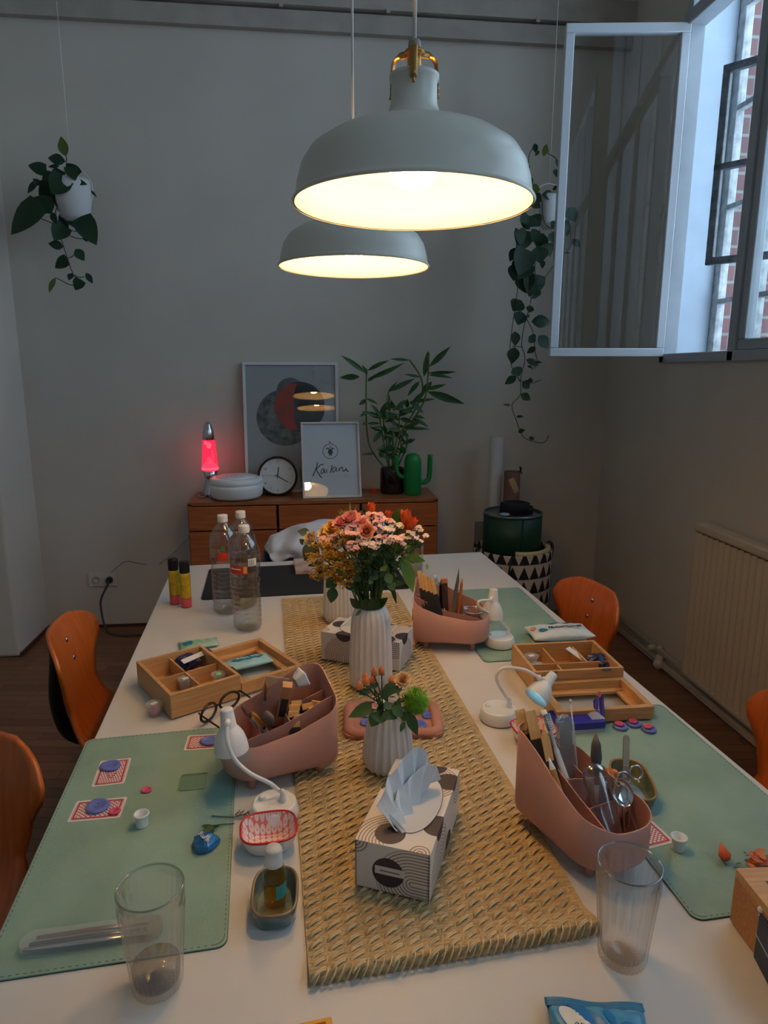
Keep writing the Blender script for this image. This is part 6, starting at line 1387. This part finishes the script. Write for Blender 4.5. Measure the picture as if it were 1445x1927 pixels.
# ------------------------------------------------------------------ drinking glasses
GLASS = clear('drinking_glass', (255, 255, 255), refr=False, rough=.03, gl=1.8, gk=.45, gb=.07)
def tumbler(label, p, water=0, h=.147, r0=.031, r1=.0405, ribs=28):
    t = thing('ribbed_tumbler', label, 'glass', p, 0, 'ribbed drinking glasses'); rf_ = lambda a, z: 1+(.040*(.5-abs(sin(ribs*a/2))) if z < h-.022 else 0)
    mb = MB(); pr = [(0, .001), (r0*.85, .0), (r0, .005), (r0+.001, .012)]+[(r0+(r1-r0)*k/8, .012+(h-.034)*k/8) for k in range(1, 9)]+[(r1, h-.018), (r1+.0005, h-.002), (r1-.0006, h), (r1-.002, h-.002), (r1-.0025, h-.02)]+[(r0-.003+(r1-r0)*k/8, .014+(h-.034)*k/8) for k in range(7, -1, -1)]+[(0, .012)]
    mb.lathe(pr, ribs*6, rad=rf_); mb.build('glass_body', GLASS, t)
    mb = MB(); mb.tube([((r1-.0007)*cos(a), (r1-.0007)*sin(a), h-.0006) for a in [i*2*pi/60 for i in range(60)]], .0013, 8, closed=True); mb.build('rim', clear('rim_glass', (225, 235, 238), refr=False, rough=.05, gl=1.2), t)
    if water: mb = MB(); mb.lathe([(0, .0125), (r0-.0035, .0125), (r0-.0025+(r1-r0)*.1, water), (0, water)], 48); mb.build('water', WATER, t)
    return t
p = T(294, 1868); tumbler('ribbed drinking glass with a little water at the front left', (p.x, p.y+.01, TT), .036)
p = T(1176, 1815); tumbler('empty ribbed drinking glass at the front right', (p.x, p.y+.01, TT))
p = T(780, 1106); tumbler('straight glass of water half hidden behind the bouquet', (p.x-.0, p.y+.03, TT+.003), .09, .15, .033, .037, 14)
t = thing('mottled_stone_slab', 'whitish mottled slab on the black desk mat behind the bouquet', 'slab', (T(585, 1070, TT).x, T(585, 1070, TT).y, TT+.003), TR); mb = MB(); mb.box((.0, .0, .009), (.13, .17, .018), bev=.003); mb.build('slab', mat('mottled_stone', (205, 198, 192), .5, col2=(165, 130, 110), nscale=14), t)
t = thing('green_tinted_vial', 'small yellow green vial standing left of the farthest organizer', 'vial', (T(783, 1172).x, T(783, 1172).y+.02, TT)); mb = MB(); mb.lathe([(0, 0), (.009, 0), (.010, .004), (.010, .036), (.006, .042), (.006, .05), (0, .05)], 20); mb.build('vial', mat('olive_oil', (150, 150, 40), .1), t); mb = MB(); mb.lathe([(.007, .048), (.007, .066), (0, .068)], 16); mb.build('cap', FROST, t)
# ------------------------------------------------------------------ bowls and dishes
def squircle_bowl(name, label, cat, p, rz, w, d, h, outer, inner, rimm, foot=.55, th=.003, pw=3.2, hfun=None):
    t = thing(name, label, cat, p, rz)
    def sq(a): c_, s_ = cos(a), sin(a); k = (abs(c_)**pw+abs(s_)**pw)**(-1/pw); return c_*k, s_*k
    def surf(off):
        def f(u, v):
            x, y = sq(2*pi*u); k = foot+(1-foot)*(v**.6) if v > 0 else foot
            z = h*v**1.5; return V((x*(w/2*k-off), y*(d/2*k-off), z+(off if v < .01 else 0)+(hfun(2*pi*u)*v if hfun else 0)))
        return f
    mb = MB(); mb.grid(surf(0), 48, 10, closeu=True); mb.bm.verts.ensure_lookup_table(); mb._f([mb.bm.verts[i*10] for i in range(48)]); mb.build('outer_wall', outer, t)
    mb = MB(); mb.grid(surf(th), 48, 10, closeu=True); mb.bm.verts.ensure_lookup_table(); mb._f([mb.bm.verts[i*10] for i in range(48)]); mb.build('inner_wall', inner, t)
    mb = MB(); P = [surf(th/2)(i/64, 1) for i in range(64)]; mb.tube(P, th*.62, 8, closed=True); mb.build('rim', rimm, t)
    return t
def flower_glaze(name, c1, c2):
    m = bpy.data.materials.new(name); m.use_nodes = True; nt = m.node_tree; L = nt.links; b = nt.nodes['Principled BSDF']; b.inputs['Roughness'].default_value = .12
    tc = nt.nodes.new('ShaderNodeTexCoord'); vo = nt.nodes.new('ShaderNodeTexVoronoi'); vo.voronoi_dimensions = '2D'; vo.inputs['Scale'].default_value = 105; vo.inputs['Randomness'].default_value = .0; L.new(tc.outputs['Object'], vo.inputs['Vector'])
    r = nt.nodes.new('ShaderNodeValToRGB'); L.new(vo.outputs['Distance'], r.inputs[0]); r.color_ramp.interpolation = 'CONSTANT'
    r.color_ramp.elements[0].position = 0; r.color_ramp.elements[0].color = lin(c1); e = r.color_ramp.elements[1]; e.position = .10; e.color = lin(c2)
    e = r.color_ramp.elements.new(.46); e.color = lin(c1); L.new(r.outputs[0], b.inputs[0]); return m
FG = flower_glaze('red_flower_glaze', (224, 128, 118), (238, 222, 218)); RIMR = mat('red_glaze_rim', (196, 40, 44), .2); CERW = mat('gloss_white_glaze', (228, 224, 220), .25)
p = T(507, 1590); squircle_bowl('patterned_bowl', 'red rimmed patterned bowl in front of the front left lamp', 'bowl', (p.x, p.y, TT), .1, .094, .082, .034, CERW, FG, RIMR, .5)
p = T(1003, 1395); squircle_bowl('patterned_bowl', 'red rimmed patterned bowl behind the near right organizer', 'bowl', (p.x, p.y, TT), .1, .094, .082, .034, CERW, flower_glaze('peach_flower_glaze', (232, 150, 120), (240, 222, 212)), RIMR, .5)
GLZ = mat('blue_green_glaze', (84, 110, 112), .15, col2=(58, 66, 52), nscale=12, coat=.6); GLZI = mat('dish_inside_glaze', (150, 156, 132), .1, col2=(70, 98, 110), nscale=14, coat=.7); GR = mat('brown_glaze_rim', (124, 110, 84), .25)
p = T(516, 1708); squircle_bowl('ceramic_dish', 'blue green ceramic dish holding an oil bottle, front left', 'dish', (p.x+.002, p.y-.0, TT), .0, .068, .098, .028, GLZ, GLZI, GR, .8, .004)
GLZ2 = mat('olive_glaze', (88, 92, 66), .15, col2=(42, 60, 66), nscale=12, coat=.6)
p = T(1192, 1500); ds = squircle_bowl('ceramic_dish', 'olive brown ceramic dish behind the near right organizer', 'dish', (p.x-.0, p.y+.01, TT+.003), math.radians(-12), .072, .13, .028, GLZ2, mat('dish_inside_olive', (120, 124, 92), .1, col2=(60, 84, 88), nscale=22, coat=.7), mat('amber_rim', (150, 116, 68), .25), .8, .004)
t = crumple('orange_petal_heap', 'orange petals lying at the far end of the olive dish', 'petals', (ds.location.x-.02, ds.location.y+.042, TT+.008), .012, mat('apricot_orange', (238, 150, 84), .5, col2=(226, 110, 60), nscale=60), 4, .7)
# oil bottle in the dish
q = V((T(518, 1700, TT+.008).x, T(518, 1700, TT+.008).y, TT+.0085)); t = thing('oil_bottle', 'small clear bottle of golden oil standing in the dish', 'bottle', q)
mb = MB(); mb.lathe([(0, .001), (.0145, 0), (.0165, .003), (.0165, .055), (.0145, .063), (.011, .066), (.011, .070)], 36); mb.build('bottle', clear('clear_bottle', (250, 252, 248), refr=False, rough=.02, gl=2.5), t)
mb = MB(); mb.lathe([(0, .002), (.0135, .002), (.0155, .004), (.0155, .047), (0, .047)], 36)
m = clear('golden_oil', (248, 214, 96), .85, 0, 1.12); mb.build('oil', m, t)
mb = MB(); mb.lathe([(.0125, .066), (.0125, .090), (.0108, .093), (0, .093)], 28, rad=lambda a, z: 1+.01*cos(a*30)); mb.build('cap', film('milky_cap', (224, 220, 214), .8, .35), t)
mb = MB(); mb.grid(lambda u, v: V((.0168*cos(math.radians(-80+75*u)), .0168*sin(math.radians(-80+75*u)), .019+.022*v)), 12, 2); mb.build('teal_label', mat('teal_label', (70, 150, 140), .5), t)
# ------------------------------------------------------------------ clay tray with wax discs
CLAY = mat('pink_clay_tray', (190, 132, 112), .75, noise=.1, nscale=15, bump=.2, bscale=60); LAV = mat('lavender_wax', (98, 112, 186), .45); PK = mat('pink_wax', (222, 84, 120), .45)
tcx = V((.170, 1.357, TT+.006)); tr_ = thing('clay_tray', 'pink clay tray with rounded rim between the two vases', 'tray', tcx, math.radians(-4))
mb = MB(); mb.poly(rrect(.215, .150, .02), .001, .008); mb.build('tray_floor', CLAY, tr_); mb = MB(); mb.tube([V((x, y, .0085)) for x, y in rrect(.194, .129, .022, 6)], .0125, 12, closed=True, flat=.65, up=(0, 0, 1)); mb.build('tray_rim', CLAY, tr_)
def wax(label, p, r, m, seed, par=None, hole=False, group=None, h=.0045):
    rr = random.Random(seed); ph = rr.uniform(0, 6); t = thing('wax_seal', label, 'wax seal', p, 0, group)
    mb = MB(); mb.lathe([(0, 0), (r*.93, 0), (r, h*.35), (r*.97, h*.8), (r*.86, h), (r*.62, h*.98), (r*.58, h*.8), (0, h*.8)], 36, rad=lambda a, z: 1+.05*sin(2*a+ph)+.03*sin(3*a+ph*2)+.015*sin(7*a)); mb.build('disc', m, t)
    mb = MB(); mb.tube(smooth([(r*.25*cos(k*.9+ph), r*.25*sin(k*.9+ph), h*.85) for k in range(6)]), r*.04, 5); mb.build('imprint', m, t); return t
def onr(x, y, dz=.014): return T(x, y, TT+dz)
for i, (x, y, r_) in enumerate(((788, 1365, .0185), (805, 1348, .0135), (797, 1341, .009), (692, 1361, .016), (690, 1345, .016))):
    wax(['largest lavender wax disc at the right of the clay tray', 'lavender wax disc behind the largest in the clay tray', 'rearmost small lavender wax disc in the clay tray', 'lavender wax disc at the left front of the clay tray', 'lavender wax disc at the left rear, behind the leaf'][i], onr(x, y), r_, LAV, i, group='lavender wax discs in the clay tray')
for i, (x, y) in enumerate(((1167, 1369), (1193, 1364), (1221, 1374))):
    nm = ['left', 'middle', 'right'][i]; p = T(x, y, TT+.0035)
    wax('lavender wax seal, %s of three on the right desk mat' % nm, p, .0165, LAV, 20+i, h=.006); wax('pink wax seal on top of the %s lavender seal' % nm, V((p.x-.002, p.y+.003, TT+.0095)), .0098, PK, 30+i, h=.004)
# ------------------------------------------------------------------ playing cards
def card(label, corners, extra=0):
    A, B, Cc, Dd = [T(*q, TT+.004) for q in corners]; ce = (A+B+Cc+Dd)/4; rz = ang(A, B); w = (B-A).length; d = (Dd-A).length; w, d = (.088, .059) if w > d else (.059, .088)
    t = thing('playing_card', label, 'card', (ce.x, ce.y, TT+.0033), rz, 'red backed playing cards'); mb = MB(); mb.poly(rrect(w, d, .0032, 3), 0, .0004); mb.build('card', mat('card_white', (226, 220, 212), .4), t)
    RB = mat('card_red', (186, 40, 56), .45); mb = MB(); P = [V((x, y, .0006)) for x, y in rrect(w-.009, d-.009, .004, 3)]; mb.tube(P, .0004, 4, closed=True, flat=.4)
    W, D = w-.015, d-.015; n = 17; m_ = 11; rr = random.Random(1)
    for s_ in (-1, 1): mb.box((0, s_*D/2, .0005), (W+.003, .003, .0003)); mb.box((s_*W/2, 0, .0005), (.003, D, .0003))
    for i in range(n):
        for j in range(m_):
            x, y = (i+.5)/n-.5, (j+.5)/m_-.5; rr_ = math.hypot(x*1.4, y)
            if (i+j) % 2 == 0 or .22 < rr_ < .30: mb.box((x*(W-.005), y*(D-.005), .0005), (W/n*.75, D/m_*.75, .0003), rz=.78 if rr_ < .3 else 0)
    mb.build('red_pattern', RB, t); return t, ce
card('playing card, upright one of the left pair, lavender wax at its top', [(174, 1479), (235, 1472), (246, 1427), (187, 1434)]); wax('lavender wax blob on the upright playing card', T(208, 1443, TT+.004), .0195, LAV, 41, h=.005)
card('playing card lying sideways nearest the front left, wax blobs on it', [(126, 1546), (228, 1537), (241, 1500), (141, 1509)]); wax('lavender wax blob on the sideways front card', T(184, 1519, TT+.004), .021, LAV, 42, h=.005); wax('small pink wax blob on the corner of the sideways card', T(216, 1528, TT+.004), .010, PK, 43, h=.004)
card('playing card half under the front left lamp shade', [(344, 1411), (425, 1406), (436, 1380), (354, 1385)]); wax('lavender wax blob on the card under the lamp shade', T(393, 1396, TT+.004), .018, LAV, 44, h=.005)
card('playing card corner showing beside the near right organizer', [(1190, 1595), (1250, 1580), (1222, 1552), (1165, 1566)])
wax('small pink wax seal lying alone on the front left desk mat', T(276, 1488, TT+.004), .0095, PK, 45, h=.004)
p = T(364, 1471, TT+.004); t = thing('square_glass_tile', 'clear square glass tile on the front left desk mat', 'glass tile', (p.x, p.y, TT+.0033), .05); mb = MB(); mb.poly(rrect(.05, .05, .005, 4), 0, .003); mb.build('tile', clear('tile_glass', (246, 251, 246), refr=False, rough=.02), t); mb = MB(); mb.tube([V((x, y, .0018)) for x, y in rrect(.05, .05, .005, 4)], .0009, 6, closed=True); mb.build('edge', mat('glass_edge_green', (150, 175, 140), .1), t)
for (x, y), lb in (((266, 1558), 'tiny white flanged cup on the front left desk mat'), ((1279, 1603), 'tiny white flanged cup on the near right desk mat')):
    p = T(x, y, TT+.003); t = thing('white_pot', lb, 'pot', (p.x, p.y+.006, TT+.0033), 0, 'tiny white cups'); mb = MB(); mb.lathe([(0, 0), (.0098, 0), (.0102, .002), (.0108, .018), (.0115, .019), (.0115, .0205), (.0132, .021), (.0132, .0235), (.0105, .0240), (.0098, .004), (0, .004)], 36); mb.build('pot', mat('pure_white_plastic', (232, 236, 236), .45), t)
# blue wrapped sweet
p = T(386, 1597, TT+.003); t = thing('wrapped_sweet', 'shiny blue wrapped sweet on the front left desk mat', 'sweet', (p.x, p.y+.005, TT+.0033), .2)
mb = MB(); mb.lathe([(0, 0), (.017, 0), (.0205, .004), (.019, .012), (.011, .019), (.003, .022), (0, .0222)], 18, rad=lambda a, z: 1+.10*sin(a*3+1)+.06*sin(a*5+z*200), sm=False, sx=1.05, sy=.95); mb.build('wrapper', mat('blue_foil', (30, 120, 190), .22, noise=.3, nscale=60, bump=.5, bscale=120, coat=.4), t)
text('Ruhe', .011, PAPER, 'wrapper_print', t, (-.001, -.006, .0222), RX(.42) @ RZ(-.9), .0008)
# herb sprigs
def herb(label, pts, lv, m, mst):
    P = [T(x, y, TT+z) for x, y, z in pts]; t = thing('herb_sprig', label, 'sprig', P[0]); o = P[0]; mb = MB(); mb.tube(smooth([p-o for p in P]), .0008, 5); mb.build('stem', mst, t); mb = MB()
    for a, b, c_, d_, w_, z in lv: mb.leaf(T(a, b, TT+z)-o, T(c_, d_, TT+z+.003)-o, w_, nrm=(0, -.3, 1), n=4)
    mb.build('leaves', m, t)
rr = random.Random(8)
herb('green feathery sprig behind the blue sweet', [(375, 1568, .006), (405, 1553, .006), (441, 1550, .005)], [(400+rr.uniform(-8, 12), 1556+rr.uniform(-3, 3), 385+rr.uniform(-12, 30), 1562+rr.uniform(-12, 8), .004, .008) for _ in range(26)], DGRN, mat('brown_twig', (70, 52, 40), .7))
herb('dry reddish twig beside the front left lamp base', [(398, 1535, .005), (440, 1537, .005), (470, 1528, .006)], [(440+k*2, 1535-k*.4, 446+k*2, 1530+rr.uniform(-8, 6), .002, .006) for k in range(14)], mat('dry_twig', (104, 66, 58), .7), mat('dry_stem', (110, 84, 66), .7))
# petals right
p = T(1367, 1628, TT+.003); t = thing('flower_petal', 'single orange bud petal on the near right desk mat', 'petal', p); mb = MB(); mb.lathe([(0, 0), (.007, .003), (.010, .010), (.007, .018), (.002, .027), (0, .03)], 14, (0, 0, .006), RX(-1.0) @ RY(.1), sy=.8); mb.build('bud', mat('bud_orange', (222, 120, 62), .5, col2=(190, 70, 40), nscale=80), t); mb = MB(); mb.leaf((.012, -.004, .003), (.026, 0, .003), .003, nrm=(0, 0, 1)); mb.leaf((.004, -.008, .003), (.018, -.014, .002), .005, nrm=(0, 0, 1)); mb.build('sepal', DGRN, t)
p = T(1418, 1630, TT+.004); t = thing('petal_pile', 'pile of orange and salmon petals beside the closed bamboo box', 'petals', p); mb = MB(); rr = random.Random(12)
for k in range(20): a = rr.uniform(0, 6.28); q = V((rr.uniform(-.012, .022), rr.uniform(-.008, .012), rr.uniform(.001, .012))); mb.leaf(q, q+V((cos(a)*.02, sin(a)*.014, rr.uniform(-.002, .008))), .011, nrm=(rr.uniform(-.3, .3), -.4, 1), droop=-.2)
mb.build('petals', mat('salmon_orange', (222, 96, 66), .5, col2=(228, 140, 80), nscale=60), t); mb = MB()
for k in range(8): a = rr.uniform(0, 6.28); q = V((rr.uniform(-.02, .015), rr.uniform(-.002, .014), .010)); mb.leaf(q, q+V((cos(a)*.012, sin(a)*.008, .002)), .0025, nrm=(0, 0, 1))
mb.build('green_bits', DGRN, t)
# tweezers in clear pouch
a_, b_ = T(38, 1785, TT+.006), T(240, 1755, TT+.006); L_ = .185; t = thing('tweezer_pouch', 'steel tweezers in a clear case on the front left desk mat', 'case', (a_.x+L_/2*cos(ang(a_, b_)), a_.y+L_/2*sin(ang(a_, b_)), TT+.0035), ang(a_, b_)-.02)
mb = MB(); mb.poly(rrect(L_, .034, .016, 8), 0, .012); mb.build('clear_case', film('pouch_film', (222, 226, 226), .22, .12), t)
for k, (y, m) in enumerate(((.009, mat('copper_steel', (150, 120, 105), .3, .8)), (-.001, mat('dark_steel', (90, 88, 90), .3, .9)), (-.009, STEEL))):
    mb = MB(); mb.tube([(-L_/2+.012+.006*(1-k), y, .006), (0, y*1.1, .007), (L_/2-.02, y, .006)], lambda q: .0045-.003*abs(q-.4), 8, flat=.5); mb.build('tweezer', m, t)

# ------------------------------------------------------------------ small pieces belong to their part
NEST = {'button': ('base', 'lid_disc'), 'rubber_ring': ('base',), 'neck_collar': ('base',), 'shade_lining': ('lamp_shade',), 'led_disc': ('lamp_shade',), 'sticker': ('lid',), 'screw': ('seat_shell',),
        'label_print': ('white_label', 'label_strip'), 'emblem': ('red_label',), 'label_lettering': ('red_label',), 'white_label': ('plastic_body',), 'socket_well': ('cover_plate',), 'hinge': ('lid_frame',), 'seam': ('body',),
        'key_knob': ('door',), 'numeral': ('clock_face',), 'white_lettering': ('wrapper',), 'torn_flap': ('wrapper',), 'badge_print': ('black_badge',), 'badge_ring': ('black_badge',), 'oval_edge': ('oval_window',), 'ferrule': ('handle',),
        'red_ring': ('pink_base',), 'small_print': ('yellow_body', 'print'), 'handwriting': ('print',), 'turtle_emblem': ('print',), 'lens': ('rim',), 'glazing': ('picture_frame',), 'wrapper_print': ('wrapper',), 'brown_print': ('packet',)}
bn = lambda o: o.name.split('.')[0]
ch_ = {}
for o in bpy.data.objects:
    if o.parent and not o.parent.parent: ch_.setdefault(o.parent, []).append(o)
for root, cs_ in ch_.items():
    for o in cs_:
        for tgt in NEST.get(bn(o), ()):
            c = [x for x in cs_ if bn(x) == tgt and x is not o and x.parent is root]
            if c and not [g for g in cs_ if g.parent is o]: o.parent = c[0]; break
